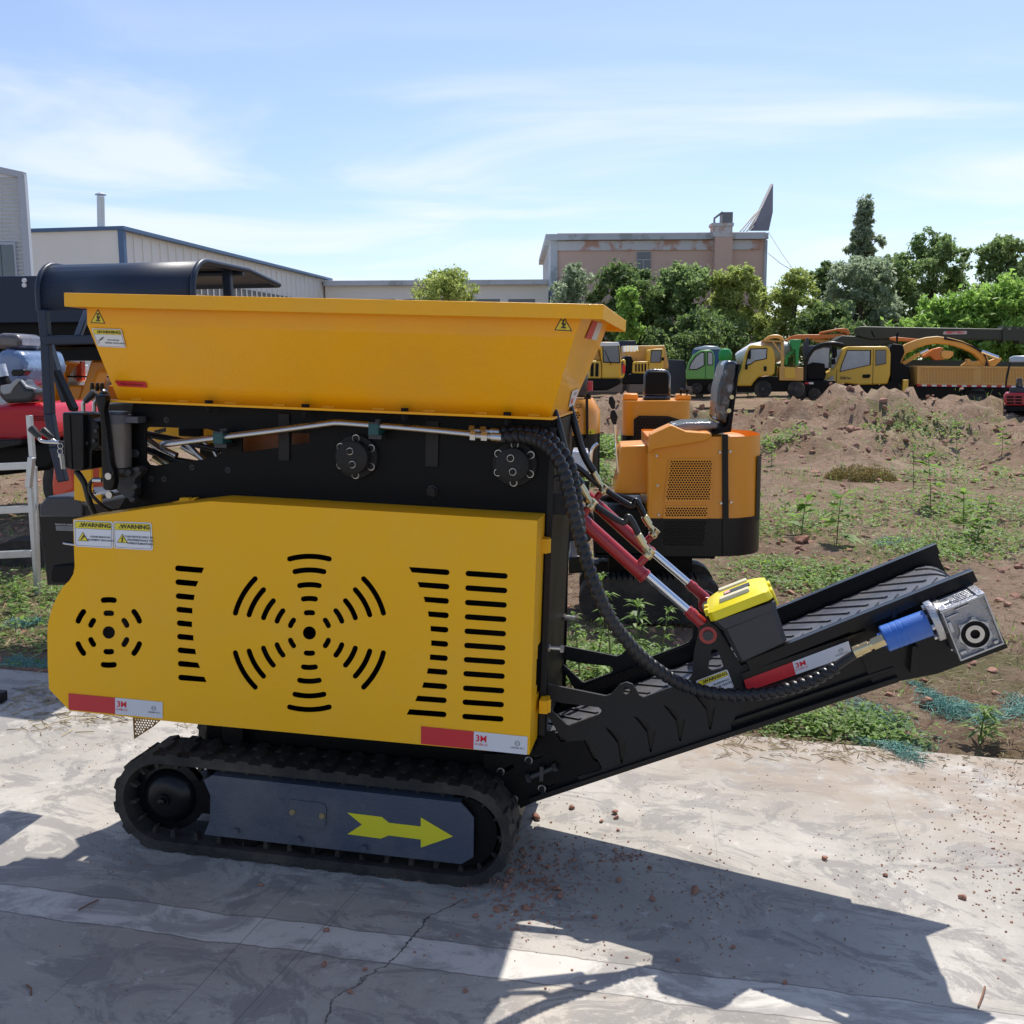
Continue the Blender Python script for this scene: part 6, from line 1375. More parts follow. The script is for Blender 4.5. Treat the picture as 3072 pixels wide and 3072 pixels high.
m = MB(FE2); m.slab(zD([(632, 665), (640, 480), (665, 440), (700, 433), (810, 435), (845, 450), (862, 490), (860, 680)]), .35, .09); sb2 = m.build('seat_back', WRAP, ex2, 40, bevel=.03, bseg=3)
m = MB(FE2); m.slab(zD([(650, 640), (655, 490), (680, 455), (820, 455), (845, 490), (845, 640)]), .335, .015); m.build('back_shell', BLK, sb2, 30, bevel=.006)
m = MB(FE2); m.slab(zD([(630, 690), (640, 655), (860, 660), (862, 692)]), .30, .4); m.build('seat_cushion', WRAP, ex2, 30, bevel=.02)
for x in (945, 995): q = D2(x, 675, .2); m = MB(FE2); m.cyl(q, q + Vector((0, 0, .07)), .008, seg=6); m.lathe(q + Vector((0, 0, .06)), (0, 0, 1), [(0, .012), (.02, .028), (.04, .012)], 10); m.build('control_lever', BLK, ex2, 30)
for yy in (a.x + .0, b_.x - .22):
    m = MB(FE2); m.box((yy, -.05, 0), (yy + .22, 1.4, .33)); m.build('rubber_track', RUB, ex2, 30, bevel=.05, bseg=3)
m = MB(FE2); m.box((a.x + .2, .2, .1), (b_.x - .2, .9, .45)); m.build('undercarriage', BLK, ex2, 30)
# third one, half hidden by the hopper end
FE3 = yawframe(0, 9.0, -4)
ex3 = thing('mini_excavator', 'orange mini excavator with CE marking, half hidden beside the hopper end', 'excavator', FE3, (FE3.px(1730, 1500, .4).x, .4, 0), 'mini excavators behind the crusher')
D3 = lambda x, y, yy=0: FE3.px(*zD([(x, y)])[0], yy)
a = D3(-320, 700); b_ = D3(280, 700); zt_ = D3(200, 690).z; zm = D3(100, 975).z
m = MB(FE3); m.loft([[Vector((x, y, z)) for x, y in rfoot(a.x, b_.x - d_, d_*.5, .8, .22, 6)] for z, d_ in ((zm, 0), (zt_ - .10, 0), (zt_ - .0, .06))]); b3 = m.build('body', ORA, ex3, 40)
m = MB(FE3); m.loft([[Vector((x, y, z)) for x, y in rfoot(a.x, b_.x, -.006, .8, .22, 6)] for z in (zm - .38, zm)]); m.build('lower_cover', BLKG, ex3, 40)
m = MB(FE3); m.slab(zD([(155, 670), (178, 670), (182, 1010), (160, 1010)]), -.012, .03); m.build('corner_post', BLKG, ex3, 30)
for pts in ([(35, 775), (118, 775), (108, 915), (30, 915)], [(30, 945), (105, 945), (100, 985), (28, 985)]):
    P2 = FE3.xz(zD(pts), 0); m = MB(FE3); plate(m, [P2], -.004, .002); v3 = m.build('vent', BLK, b3, 0)
    m = MB(FE3); plate(m, [P2] + hexholes(P2, .009, .022), -.008, .003); m.build('vent_grille', ORA, b3, 0)
q = [D3(72, 760, -.004), D3(128, 760, -.004), D3(128, 722, -.004), D3(72, 722, -.004)]; d = Decal(FE3, q, 1.5); d.txt('CE', .75, .5, 1.25, 2, .001); d.mb.build('ce_mark', STK, b3, 0)
q = [D3(183, 972, -.01), D3(233, 972, -.01), D3(233, 935, -.01), D3(183, 935, -.01)]; d = Decal(FE3, q, 1.4); d.shp([rrect(0, 0, 1.4, 1, .05)], 1, .001); d.shp([[(.15, .15), (.65, .15), (.4, .85)]], 2, .002); d.mb.build('warning_sticker', STK, b3, 0)
m = MB(FE3); m.tube([D3(172, 690, .3), D3(175, 640, .3)], .03, 10); m.build('beacon_base', BLK, ex3, 40)
m = MB(FE3); m.tube([D3(174, 615, .3), D3(172, 535, .3)], .05, 12); m.build('beacon', mat('red_plastic', (.45, .01, .02), .3), ex3, 40)
m = MB(FE3); m.slab(zD([(70, 670), (120, 430), (180, 430), (165, 670)]), .2, .4); m.build('seat_back', WRAP, ex3, 30, bevel=.02)
for yy in (.02, .56): m = MB(FE3); crawler(m, FE3, a.x - .1, b_.x - .05, yy, 0, .3, .2); m.build('rubber_track', RUB, ex3, 30)
m = MB(FE3); m.box((a.x + .2, .22, .1), (b_.x - .25, .56, zm - .36)); m.build('undercarriage', BLK, ex3, 30)

# ================================================================== FAR VEHICLES
YT = mat('truck_yellow', (.72, .44, .04), .4, 0, .05, 1.5, 0, 1, dust=.2)
YO = mat('bed_orange_yellow', (.62, .35, .09), .5, 0, .06, 1.5, 0, 1, dust=.35)
GRN = mat('cab_green', (.12, .36, .08), .4, 0, .05, 2, dust=.2)
GRN2 = mat('hopper_green', (.015, .28, .06), .4, 0, .05, 2)
ODG = mat('army_green', (.028, .036, .022), .5, 0, .15, 1)
WHT = mat('white_paint', (.72, .73, .74), .35, 0, .05, 1)
BLC = mat('blue_cab', (.04, .10, .25), .4)
TG2 = mat('excavator_arm_orange', (.62, .33, .06), .45, 0, .06, 1.5, dust=.3)
ORR = mat('arm_orange', (.72, .20, .03), .45, 0, .06, 1.5, dust=.2)
zA1 = Z(1700, 950, .3623); zA2 = Z(2350, 900, .3737)
def sl(fr, zf, pts, y0_, dep, mt, name, par, bevel=.03):
    m = MB(fr); m.slab(zf(pts), y0_, dep); return m.build(name, mt, par, 30, bevel=bevel)
def wheel(fr, zf, x, y, rpx, y0_, dep, par):
    c = fr.px(*zf([(x, y)])[0], y0_); e = fr.px(*zf([(x + rpx, y)])[0], y0_); r_ = e.x - c.x
    c.z = max(c.z, r_*.9); m = MB(fr); m.lathe(c, (0, 1, 0), [(0, r_*.55), (0, r_*.9), (dep*.1, r_), (dep*.9, r_), (dep, r_*.9)], 28); t_ = m.build('wheel', TIRE, par, 30)
    m = MB(fr); m.lathe(c + Vector((0, -.01, 0)), (0, 1, 0), [(0, r_*.15), (.03, r_*.2), (.05, r_*.5), (0.0, r_*.55), (.06, r_*.55)], 20); m.build('rim', DKG, t_, 30)
# yellow crane truck
FT = yawframe(13, 38, -14)
ct = thing('crane_truck', 'yellow crew-cab truck with ribbed side boards and a red and white striped sill', 'truck', FT, (FT.px(2760, 1200, 1).x, 1, 0))
cab = sl(FT, zA2, [(300, 755), (302, 730), (318, 715), (320, 622), (342, 590), (400, 555), (432, 500), (470, 400), (500, 383), (520, 372), (830, 372), (852, 395), (862, 430), (858, 600), (836, 675), (620, 682), (600, 680), (500, 670), (420, 700), (395, 755)], 0, 2.0, YT, 'cab', ct, .05)
for pts in ([(512, 402), (705, 402), (702, 522), (452, 578), (466, 520)], [(740, 400), (825, 400), (825, 512), (740, 528)]):
    w_ = sl(FT, zA2, pts, -.02, .02, BLK, 'window', cab, .0)
    cx_, cy_ = sum(p[0] for p in pts)/len(pts), sum(p[1] for p in pts)/len(pts)
    sl(FT, zA2, [(cx_ + (p[0] - cx_)*.93, cy_ + (p[1] - cy_)*.92) for p in pts], -.03, .01, GLASSL if pts[0][0] < 600 else GLASS, 'pane', w_, 0)
sl(FT, zA2, [(722, 392), (725, 392), (720, 672), (716, 672)], -.012, .01, BLK, 'door_gap', cab, 0)
sl(FT, zA2, [(428, 560), (431, 560), (428, 690), (424, 690)], -.012, .01, BLK, 'door_gap', cab, 0)
sl(FT, zA2, [(640, 598), (695, 596), (700, 608), (690, 626), (640, 627), (634, 612)], -.03, .03, BLK, 'door_handle', cab, 0)
sl(FT, zA2, [(372, 622), (402, 605), (405, 680), (400, 702), (362, 718), (360, 680)], -.03, .05, GLASSL, 'headlight', ct, 0)
sl(FT, zA2, [(320, 652), (360, 652), (358, 668), (320, 668)], -.01, .04, BLK, 'grille', ct, 0); sl(FT, zA2, [(320, 682), (358, 680), (352, 700), (320, 702)], -.01, .04, BLK, 'grille', ct, 0)
sl(FT, zA2, [(430, 400), (498, 388), (470, 430), (430, 500), (400, 552), (386, 545), (392, 450)], .15, 1.7, GLASSL, 'windscreen', ct, 0)
for pts in ([(396, 395), (430, 388), (432, 450), (412, 470), (390, 462)], [(386, 478), (415, 470), (420, 512), (390, 520)]): sl(FT, zA2, pts, -.25, .12, BLK, 'wing_mirror', ct, .01)
q = [FT.px(*p, -.012) for p in zA2([(455, 640), (545, 640), (545, 615), (455, 615)])]; d = Decal(FT, q, 7); d.txt('栏板高度 550mm', 3.5, .5, .95, 2, .003, .02); d.mb.build('door_text', STK, cab, 0)
bedp = [(1075, 530), (1932, 538), (2100, 540), (2100, 700), (1932, 695), (1100, 680), (1075, 672)]
bed = sl(FT, zA2, bedp, 0, 2.1, YO, 'bed', ct, 0)
m = MB(FT); m.prism([FT.px(*zA2([p])[0], yy) for p, yy in (((1012, 534), 1.2), ((1075, 530), 0), ((1075, 676), 0), ((1015, 690), 1.2))], (0, .05, 0)); m.build('front_board', YO, ct, 0)
m = MB(FT)
for x0_, x1_ in ((1110, 1560), (1600, 2060)):
    n_ = int((x1_ - x0_)/24)
    for k in range(n_): m.slab(zA2([(x0_ + k*24, 556), (x0_ + k*24 + 9, 556), (x0_ + k*24 + 9, 660), (x0_ + k*24, 658)]), -.03, .03)
    m.slab(zA2([(x0_ - 4, 532), (x1_ + 6, 536), (x1_ + 6, 552), (x0_ - 4, 548)]), -.05, .05); m.slab(zA2([(x0_ - 4, 662), (x1_ + 6, 668), (x1_ + 6, 682), (x0_ - 4, 678)]), -.05, .05)
m.build('board_ribs', YO, bed, 0)
m = MB(FT)
for k in range(26): m.slab(zA2([(1072 + 40*k, 678 + .5*k), (1112 + 40*k, 678.5 + .5*k), (1112 + 40*k, 692 + .5*k), (1072 + 40*k, 692 + .5*k)]), -.03, .03, k % 2)
m.build('striped_sill', [STR, WHT], ct, 0)
sl(FT, zA2, [(600, 680), (1020, 640), (1020, 700), (1080, 695), (2100, 705), (2100, 760), (1400, 800), (1000, 790), (620, 760)], .15, 1.7, BLK, 'chassis', ct, 0)
sl(FT, zA2, [(850, 390), (880, 350), (960, 360), (975, 420), (940, 500), (1010, 540), (1020, 640), (960, 700), (850, 690), (862, 600)], .3, 1.4, BLK, 'crane_column', ct, .03)
sl(FT, zA2, [(962, 640), (1006, 640), (1000, 762), (955, 762)], -.15, .3, YT, 'outrigger', ct, .02)
sl(FT, zA2, [(1410, 790), (1470, 725), (1660, 735), (1690, 790), (1660, 790), (1630, 755), (1480, 750), (1440, 800)], -.02, .5, BLK, 'mudguard', ct, 0)
wheel(FT, zA2, 1560, 830, 88, .0, .5, ct); wheel(FT, zA2, 560, 800, 88, .0, .4, ct)
# yellow excavator arm lying over the bed
FA = yawframe(14, 40.5, -14)
ea = thing('excavator_arm', 'arched mustard yellow excavator boom resting over the truck bed', 'excavator arm', FA, FA.px(*zA2([(1300, 530)])[0], 0))
sl(FA, zA2, [(905, 520), (900, 440), (915, 400), (985, 352), (1070, 318), (1150, 298), (1235, 290), (1330, 302), (1430, 326), (1520, 365), (1600, 410), (1640, 455), (1655, 500), (1640, 532), (1600, 530), (1570, 470), (1530, 430), (1430, 385), (1330, 358), (1235, 350), (1150, 362), (1070, 390), (990, 430), (965, 470), (950, 520)], 0, .5, TG2, 'boom', ea, .05)
sl(FA, zA2, [(1640, 495), (1700, 470), (1752, 465), (1750, 485), (1700, 530), (1660, 532)], 0, .4, TG2, 'link', ea, .02)
sl(FA, zA2, [(1430, 528), (1470, 500), (1475, 475), (1500, 472), (1510, 498), (1600, 480), (1620, 530)], .05, .4, TG2, 'bucket_arm', ea, .02)
sl(FA, zA2, [(955, 500), (1090, 420), (1110, 440), (975, 520)], -.1, .2, TG2, 'boom_cylinder', ea, .02)
m = MB(FA); m.cyl(FA.px(*zA2([(1100, 430)])[0], 0), FA.px(*zA2([(1165, 400)])[0], 0), .07, seg=10); m.build('piston_rod', CHROME, ea, 40); m = MB(FA); m.cyl(FA.px(*zA2([(1590, 415)])[0], -.1), FA.px(*zA2([(1725, 465)])[0], -.1), .08, seg=10); m.build('piston_rod', CHROME, ea, 40)
m = MB(FA)
for k in range(3): m.tube(smooth([FA.px(*p, -.12) for p in zA2([(1290, 300 + 6*k), (1450, 345), (1590, 410 + 6*k), (1630, 480), (1640 - 10*k, 530)])], 5), .025, 5)
m.build('hydraulic_hose', HOSE, ea, 60)
sl(FA, zA2, [(1270, 415), (1300, 402), (1365, 412), (1368, 440), (1340, 470), (1290, 475), (1268, 450)], -.2, .3, YO, 'hook_block', ea, .03)
# dark green mobile crane with its long boom
FC = yawframe(14, 44, -10)
cr2 = thing('mobile_crane', 'dark army green mobile crane with a long horizontal boom over the trucks', 'crane', FC, (FC.px(2700, 1200, 0).x, 1, 0))
sl(FC, zA2, [(590, 222), (620, 212), (1770, 232), (2150, 240), (2150, 330), (1932, 326), (1700, 322), (1300, 316), (930, 310), (700, 318), (600, 290)], 0, .7, ODG, 'boom', cr2, .04)
m = MB(FC); m.slab(zA2([(1760, 232), (1775, 205), (1800, 232), (1825, 238), (1838, 210), (1870, 210), (1882, 240), (1895, 215), (1932, 215), (1932, 345), (1900, 350), (1890, 325), (1780, 325), (1765, 345)]), -.08, .9); m.build('boom_head', ODG, cr2, 0)
m = MB(FC); m.slab(zA2([(1288, 252), (1470, 248), (1474, 255), (1474, 270), (1468, 275), (1286, 277), (1282, 270)]), -.02, .02); bs = m.build('boom_sign', mat('faded_sign', (.50, .42, .40), .5), cr2, 0)
q = [FC.px(*p, -.022) for p in zA2([(1290, 274), (1470, 272), (1470, 250), (1290, 252)])]; d = Decal(FC, q, 9); d.txt('起重臂下严禁站人', 4.5, .5, .9, 5, .004, .02); d.mb.build('sign_text', STK, bs, 0)
sl(FC, zA2, [(380, 345), (470, 285), (590, 290), (700, 300), (930, 312), (930, 350), (700, 370), (500, 372), (400, 352)], .1, 1.8, ODG, 'turntable', cr2, .05)
sl(FC, zA2, [(1000, 480), (1460, 486), (1932, 500), (1932, 560), (1000, 560)], .3, 2.0, ODG, 'deck', cr2, 0)
m = MB(FC); m.slab(zA2([(400, 560), (1932, 560), (1932, 720), (400, 720)]), .3, 2); m.build('chassis', BLK, cr2, 0)
# orange excavator arm left of the crane
oa = thing('excavator_arm', 'folded orange excavator arm above the green hopper and the black cab', 'excavator arm', FC, FC.px(*zA2([(300, 330)])[0], 3))
sl(FC, zA2, [(20, 325), (60, 290), (110, 278), (300, 276), (480, 272), (500, 282), (470, 305), (300, 312), (130, 315), (60, 335)], 3, .5, ORR, 'boom', oa, .03)
sl(FC, zA2, [(290, 268), (300, 255), (440, 228), (490, 225), (520, 235), (542, 272), (520, 285), (500, 262), (440, 248), (310, 272)], 3, .4, ORR, 'stick', oa, .03)
sl(FC, zA2, [(240, 330), (260, 312), (370, 318), (380, 330), (300, 345)], 3.2, .4, YO, 'link', oa, .02)
ob = thing('excavator_arm', 'orange ribbed excavator arm piece lying on the deck behind the arched boom', 'excavator arm', FC, FC.px(*zA2([(1230, 450)])[0], -1))
sl(FC, zA2, [(1120, 450), (1200, 395), (1260, 378), (1290, 385), (1260, 430), (1290, 480), (1220, 485), (1180, 450), (1130, 465)], -1, .4, ORR, 'stick', ob, .03)
sl(FC, zA2, [(860, 300), (900, 296), (1090, 312), (1080, 336), (900, 330), (860, 318)], -1, .3, ORR, 'boom', ob, .03)
# black open-cab loader
FL = yawframe(10.6, 37, -14)
bl_ = thing('black_loader', 'black loader with a rounded open cab frame and a red and white plate', 'loader', FL, (FL.px(2440, 1200, 1).x, 1, 0))
m = MB(FL)
for yy in (0, 1.4): m.tube(smooth([FL.px(*p, yy) for p in zA2([(170, 650), (175, 540), (195, 460), (240, 395), (310, 360), (400, 348), (475, 362)])], 5), .07, 8)
m.build('cab_frame', BLKG, bl_, 60)
sl(FL, zA2, [(190, 535), (210, 465), (255, 405), (320, 382), (370, 385), (362, 545), (240, 545)], .3, .04, GLASSL, 'window', bl_, 0)
sl(FL, zA2, [(190, 520), (230, 500), (330, 510), (345, 600), (330, 640), (190, 640)], .1, 1.2, BLK, 'dashboard', bl_, .03)
sl(FL, zA2, [(75, 660), (120, 590), (160, 600), (175, 640), (420, 645), (420, 760), (100, 780), (75, 740)], .0, 1.8, BLK, 'body', bl_, .05)
sl(FL, zA2, [(175, 660), (205, 660), (205, 676), (172, 676)], -.03, .03, STR, 'red_plate', bl_, 0); sl(FL, zA2, [(206, 660), (242, 660), (242, 676), (206, 676)], -.03, .03, WHT, 'white_plate', bl_, 0)
sl(FL, zA2, [(160, 360), (190, 300), (205, 300), (205, 370), (380, 345), (390, 400), (200, 420), (170, 480), (160, 420)], 1.6, .6, DKG, 'mast', bl_, .03)
wheel(FL, zA2, 250, 760, 55, -.1, .4, bl_); wheel(FL, zA2, 130, 760, 55, -.1, .4, bl_)
sl(FL, zA2, [(700, 245), (712, 245), (740, 300), (725, 305)], .5, .1, BLK, 'lever', bl_, 0); sl(FL, zA2, [(905, 270), (925, 245), (925, 262), (918, 345), (908, 350)], .5, .1, BLK, 'lever', bl_, 0)
# mixer truck
FM = yawframe(9, 35, -12)
mx_ = thing('mixer_truck', 'small yellow concrete mixer truck with a white drum and a green hopper', 'truck', FM, (FM.px(2300, 1180, 1).x, 1, 0))
cb_ = sl(FM, zA1, [(1410, 575), (1422, 500), (1450, 430), (1475, 310), (1510, 240), (1545, 232), (1690, 240), (1715, 270), (1728, 340), (1722, 470), (1695, 490), (1640, 488), (1590, 500), (1550, 540), (1530, 575)], 0, 1.8, YT, 'cab', mx_, .05)
w_ = sl(FM, zA1, [(1478, 405), (1500, 300), (1518, 264), (1662, 260), (1658, 350), (1560, 370), (1520, 400)], -.02, .02, BLK, 'window', cb_, 0); sl(FM, zA1, [(1490, 395), (1510, 300), (1525, 272), (1655, 268), (1650, 344), (1560, 362), (1520, 390)], -.03, .01, GLASSL, 'pane', w_, 0)
sl(FM, zA1, [(1632, 412), (1655, 410), (1655, 450), (1634, 452)], -.03, .03, BLK, 'door_handle', cb_, 0)
for pts in ([(1506, 280), (1526, 275), (1524, 350), (1502, 352)], [(1478, 405), (1500, 402), (1498, 436), (1476, 438)]): sl(FM, zA1, pts, -.2, .12, BLK, 'wing_mirror', mx_, .01)
m = MB(FM); dA, dB = FM.px(*zA1([(1392, 330)])[0], 1.1), FM.px(*zA1([(1835, 260)])[0], 1.1)
dA = FM.px(*zA1([(1400, 345)])[0], 1.1); dB = FM.px(*zA1([(1845, 270)])[0], 1.1); ax_ = dB - dA; LL_ = ax_.length; u_ = FM.px(*zA1([(1100, 0)])[0], 1.1).x - FM.px(*zA1([(1000, 0)])[0], 1.1).x
m.lathe(dA, ax_, [(0, u_*.36), (LL_*.05, u_*.52), (LL_*.30, u_*1.0), (LL_*.62, u_*1.05), (LL_*.92, u_*.72), (LL_, u_*.58)], 36); m.build('drum', WHT, mx_, 40)
m = MB(FM); m.tube(smooth([FM.px(*p, .3) for p in zA1([(1640, 200), (1680, 170), (1730, 162), (1770, 172), (1795, 205)])], 5), .06, 8); m.slab(zA1([(1618, 192), (1800, 200), (1800, 212), (1618, 204)]), .0, 1.8); m.slab(zA1([(1775, 200), (1800, 200), (1798, 420), (1772, 420)]), .0, .12); m.slab(zA1([(1700, 210), (1716, 205), (1775, 290), (1772, 310)]), .0, .12); m.build('drum_frame', YO, mx_, 20)
sl(FM, zA1, [(1762, 415), (1960, 420), (1960, 530), (1760, 528)], 0, 1.8, YO, 'side_panel', mx_, .02); sl(FM, zA1, [(1805, 418), (1890, 422), (1890, 510), (1805, 508)], -.03, .03, YT, 'panel_inset', mx_, 0)
sl(FM, zA1, [(1845, 190), (1945, 188), (1925, 270), (1920, 400), (1895, 400), (1895, 275), (1870, 272)], -.1, 1.4, GRN2, 'hopper', mx_, .02)
sl(FM, zA1, [(1805, 395), (1815, 330), (1850, 285), (1900, 280), (1900, 300), (1860, 308), (1835, 340), (1830, 400)], .1, .6, GRN2, 'chute', mx_, .02)
sl(FM, zA1, [(1530, 575), (1560, 530), (1600, 505), (1700, 495), (1960, 530), (1960, 620), (1410, 625), (1410, 575)], .2, 1.5, BLK, 'chassis', mx_, 0)
wheel(FM, zA1, 1625, 600, 75, .05, .4, mx_); wheel(FM, zA1, 1900, 600, 75, .05, .4, mx_)
m = MB(FM); c = FM.px(*zA1([(1313, 325)])[0], .5); m.lathe(c - Vector((0, 0, u_*.62)), (0, 0, 1), [(0, u_*.1), (u_*.1, u_*.42), (u_*.4, u_*.56), (u_*.85, u_*.56), (u_*1.15, u_*.4), (u_*1.22, u_*.1)], 24)
o = m.build('green_tank', GRN2, None, 40); solo(o, 'small round green tank between the green cab and the mixer truck', 'tank')
o = sl(FM, zA1, [(1270, 640), (1275, 400), (1360, 400), (1360, 640)], .4, .8, DKG, 'tank_stand', None, .03); solo(o, 'dark stand under the small round green tank', 'stand')
# green cab and blue cab
FK = yawframe(6.5, 34, -9)
gk = thing('green_cab_loader', 'bright green rounded loader cab on a black base', 'loader', FK, (FK.px(2105, 1180, 1).x, 1, 0))
kb = sl(FK, zA1, [(988, 518), (992, 440), (1015, 370), (1055, 310), (1110, 278), (1185, 274), (1212, 290), (1226, 330), (1222, 518)], 0, 1.4, GRN, 'cab', gk, .04)
w_ = sl(FK, zA1, [(1010, 440), (1022, 390), (1065, 330), (1110, 296), (1140, 292), (1142, 405), (1080, 440)], -.03, .03, BLK, 'window', kb, 0); sl(FK, zA1, [(1016, 434), (1030, 392), (1070, 336), (1112, 302), (1134, 300), (1135, 400), (1078, 432)], -.04, .01, GLASSL, 'pane', w_, 0)
w_ = sl(FK, zA1, [(1166, 292), (1200, 290), (1214, 320), (1212, 402), (1166, 402)], -.03, .03, BLK, 'window', kb, 0); sl(FK, zA1, [(1171, 298), (1197, 297), (1208, 322), (1206, 396), (1171, 396)], -.04, .01, GLASSL, 'pane', w_, 0)
sl(FK, zA1, [(1148, 290), (1151, 290), (1151, 512), (1148, 512)], -.012, .01, BLK, 'door_gap', kb, 0)
sl(FK, zA1, [(990, 518), (1230, 518), (1260, 470), (1290, 520), (1290, 570), (1000, 575)], .1, 1.4, BLK, 'chassis', gk, .02); wheel(FK, zA1, 1080, 590, 45, 0, .35, gk); wheel(FK, zA1, 1210, 590, 45, 0, .35, gk)
FKb = yawframe(7, 37, -9)
bk = thing('blue_cab_truck', 'dark blue truck cab behind the bright green cab', 'truck', FKb, (FKb.px(2120, 1180, 1).x, 1, 0))
sl(FKb, zA1, [(1045, 520), (1045, 290), (1060, 258), (1150, 240), (1240, 245), (1275, 262), (1285, 300), (1285, 520)], 0, 1.8, BLC, 'cab', bk, .05); sl(FKb, zA1, [(1055, 262), (1150, 243), (1240, 246), (1272, 262), (1270, 272), (1060, 275)], -.1, 1.6, mat('pale_blue', (.42, .50, .60), .3), 'roof_visor', bk, .02)
sl(FKb, zA1, [(975, 400), (980, 262), (1045, 262), (1045, 270), (990, 270), (985, 400)], .2, .1, BLK, 'mirror_frame', bk, 0); sl(FKb, zA1, [(1000, 230), (1320, 222), (1322, 230), (1002, 238)], 1.5, .1, BLK, 'rear_rail', bk, 0); sl(FKb, zA1, [(1316, 222), (1324, 222), (1324, 420), (1316, 420)], 1.5, .1, BLK, 'rear_rail', bk, 0)
sl(FKb, zA1, [(1045, 520), (1290, 520), (1290, 640), (1045, 640)], .1, 1.6, BLK, 'chassis', bk, 0)
# two yellow tracked dumpers
for (dx, dm, lb, seed) in (((0, 0), 27, 'yellow tracked dumper with a bright windscreen, beside the hopper end', 0), ((0, 0), 31, 'yellow tracked dumper with silver drums and an orange tub', 1)):
    fr_ = yawframe(0, dm, 0)
    if seed == 0:
        dd_ = thing('tracked_dumper', lb, 'dumper', fr_, (fr_.px(1800, 1200, 1).x, 1, 0), 'yellow tracked dumpers')
        cb_ = sl(fr_, zA1, [(290, 515), (292, 370), (282, 260), (276, 215), (300, 208), (420, 212), (440, 235), (452, 360), (456, 515)], 0, 1.3, YT, 'cab', dd_, .04)
        w_ = sl(fr_, zA1, [(300, 380), (296, 240), (320, 225), (418, 225), (436, 245), (444, 385)], -.03, .03, BLK, 'windscreen', cb_, 0); sl(fr_, zA1, [(308, 372), (302, 246), (322, 232), (414, 232), (429, 250), (436, 378)], -.04, .01, GLASS, 'pane', w_, 0)
        sl(fr_, zA1, [(280, 245), (280, 212), (430, 212), (440, 240)], -.06, .05, WHT, 'visor', dd_, .01)
        sl(fr_, zA1, [(312, 278), (316, 276), (372, 398), (366, 400)], -.06, .01, BLK, 'wiper', dd_, 0)
        bx_ = sl(fr_, zA1, [(-80, 510), (-70, 365), (285, 365), (288, 515)], 0, 1.2, YT, 'engine_cover', dd_, .03)
        for k in range(2): sl(fr_, zA1, [(200 + 40*k, 385), (225 + 40*k, 385), (223 + 40*k, 495), (196 + 40*k, 495)], -.02, .02, BLK, 'vent', bx_, 0)
        sl(fr_, zA1, [(-80, 365), (-60, 200), (255, 250), (285, 365)], .3, 1.2, YO, 'tub', dd_, .03)
        m = MB(fr_); m.tube(smooth([fr_.px(*p, -.1) for p in zA1([(452, 370), (470, 362), (478, 380), (470, 480), (455, 505)])], 4), .03, 6); m.build('hand_rail', YT, dd_, 60)
        o = sl(fr_, zA1, [(462, 410), (470, 392), (482, 395), (488, 430), (482, 470), (466, 470)], -.15, .06, mat('red_cloth', (.75, .03, .02), .7), 'red_rag', None, .01); solo(o, 'small red cloth hanging on the dumper hand rail', 'cloth')
        sl(fr_, zA1, [(-80, 510), (460, 515), (445, 560), (340, 610), (-80, 620)], -.1, 1.5, BLK, 'track_unit', dd_, .05)
    else:
        dd_ = thing('tracked_dumper', lb, 'dumper', fr_, (fr_.px(1950, 1200, 1).x, 1, 0), 'yellow tracked dumpers')
        cb_ = sl(fr_, zA1, [(680, 475), (682, 380), (690, 285), (700, 268), (800, 264), (806, 300), (800, 475)], 0, 1.2, YT, 'cab', dd_, .03)
        w_ = sl(fr_, zA1, [(692, 380), (700, 278), (788, 276), (780, 380)], -.03, .03, BLK, 'windscreen', cb_, 0); sl(fr_, zA1, [(697, 375), (705, 284), (782, 282), (775, 375)], -.04, .01, GLASS, 'pane', w_, 0)
        ec = sl(fr_, zA1, [(545, 470), (552, 380), (570, 370), (678, 370), (678, 475)], 0, 1.1, YT, 'engine_cover', dd_, .03)
        for k in range(4): sl(fr_, zA1, [(568 + 26*k, 390), (580 + 26*k, 390), (580 + 26*k, 455), (568 + 26*k, 455)], -.02, .02, BLK, 'vent', ec, 0)
        sl(fr_, zA1, [(485, 380), (485, 240), (812, 238), (845, 400), (840, 432), (700, 420)], 1.0, 1.2, YO, 'tub', dd_, .03)
        m = MB(fr_)
        for k in range(3): A_, B_ = fr_.px(*zA1([(500 + 28*k, 242)])[0], .7), fr_.px(*zA1([(500 + 28*k, 290)])[0], .7); m.cyl(A_, B_, .15, seg=14)
        m.build('silver_drums', CHROME, dd_, 40)
        sl(fr_, zA1, [(470, 475), (480, 330), (530, 320), (560, 380), (545, 475)], .2, .8, BLK, 'seat', dd_, .04)
        sl(fr_, zA1, [(460, 470), (800, 475), (800, 530), (700, 560), (460, 560)], -.05, 1.3, BLK, 'track_unit', dd_, .05)
        sl(fr_, zA1, [(788, 338), (808, 336), (808, 364), (790, 364)], -.2, .1, BLK, 'mirror', dd_, 0)
# dark container behind
FD = yawframe(0, 36, 0)
o = sl(FD, zA1, [(440, 200), (575, 198), (578, 260), (440, 260)], 0, 2, NAVY, 'navy_container', None, .02); solo(o, 'dark navy container top behind the yellow dumpers', 'container')
o = sl(FD, zA1, [(845, 355), (985, 360), (985, 640), (845, 640)], 2, .3, mat('dark_tarp', (.05, .055, .065), .7, 0, .3, 1), 'tarpaulin_fence', None, .02); solo(o, 'dark low tarpaulin fence between dumpers and green cab', 'fence')
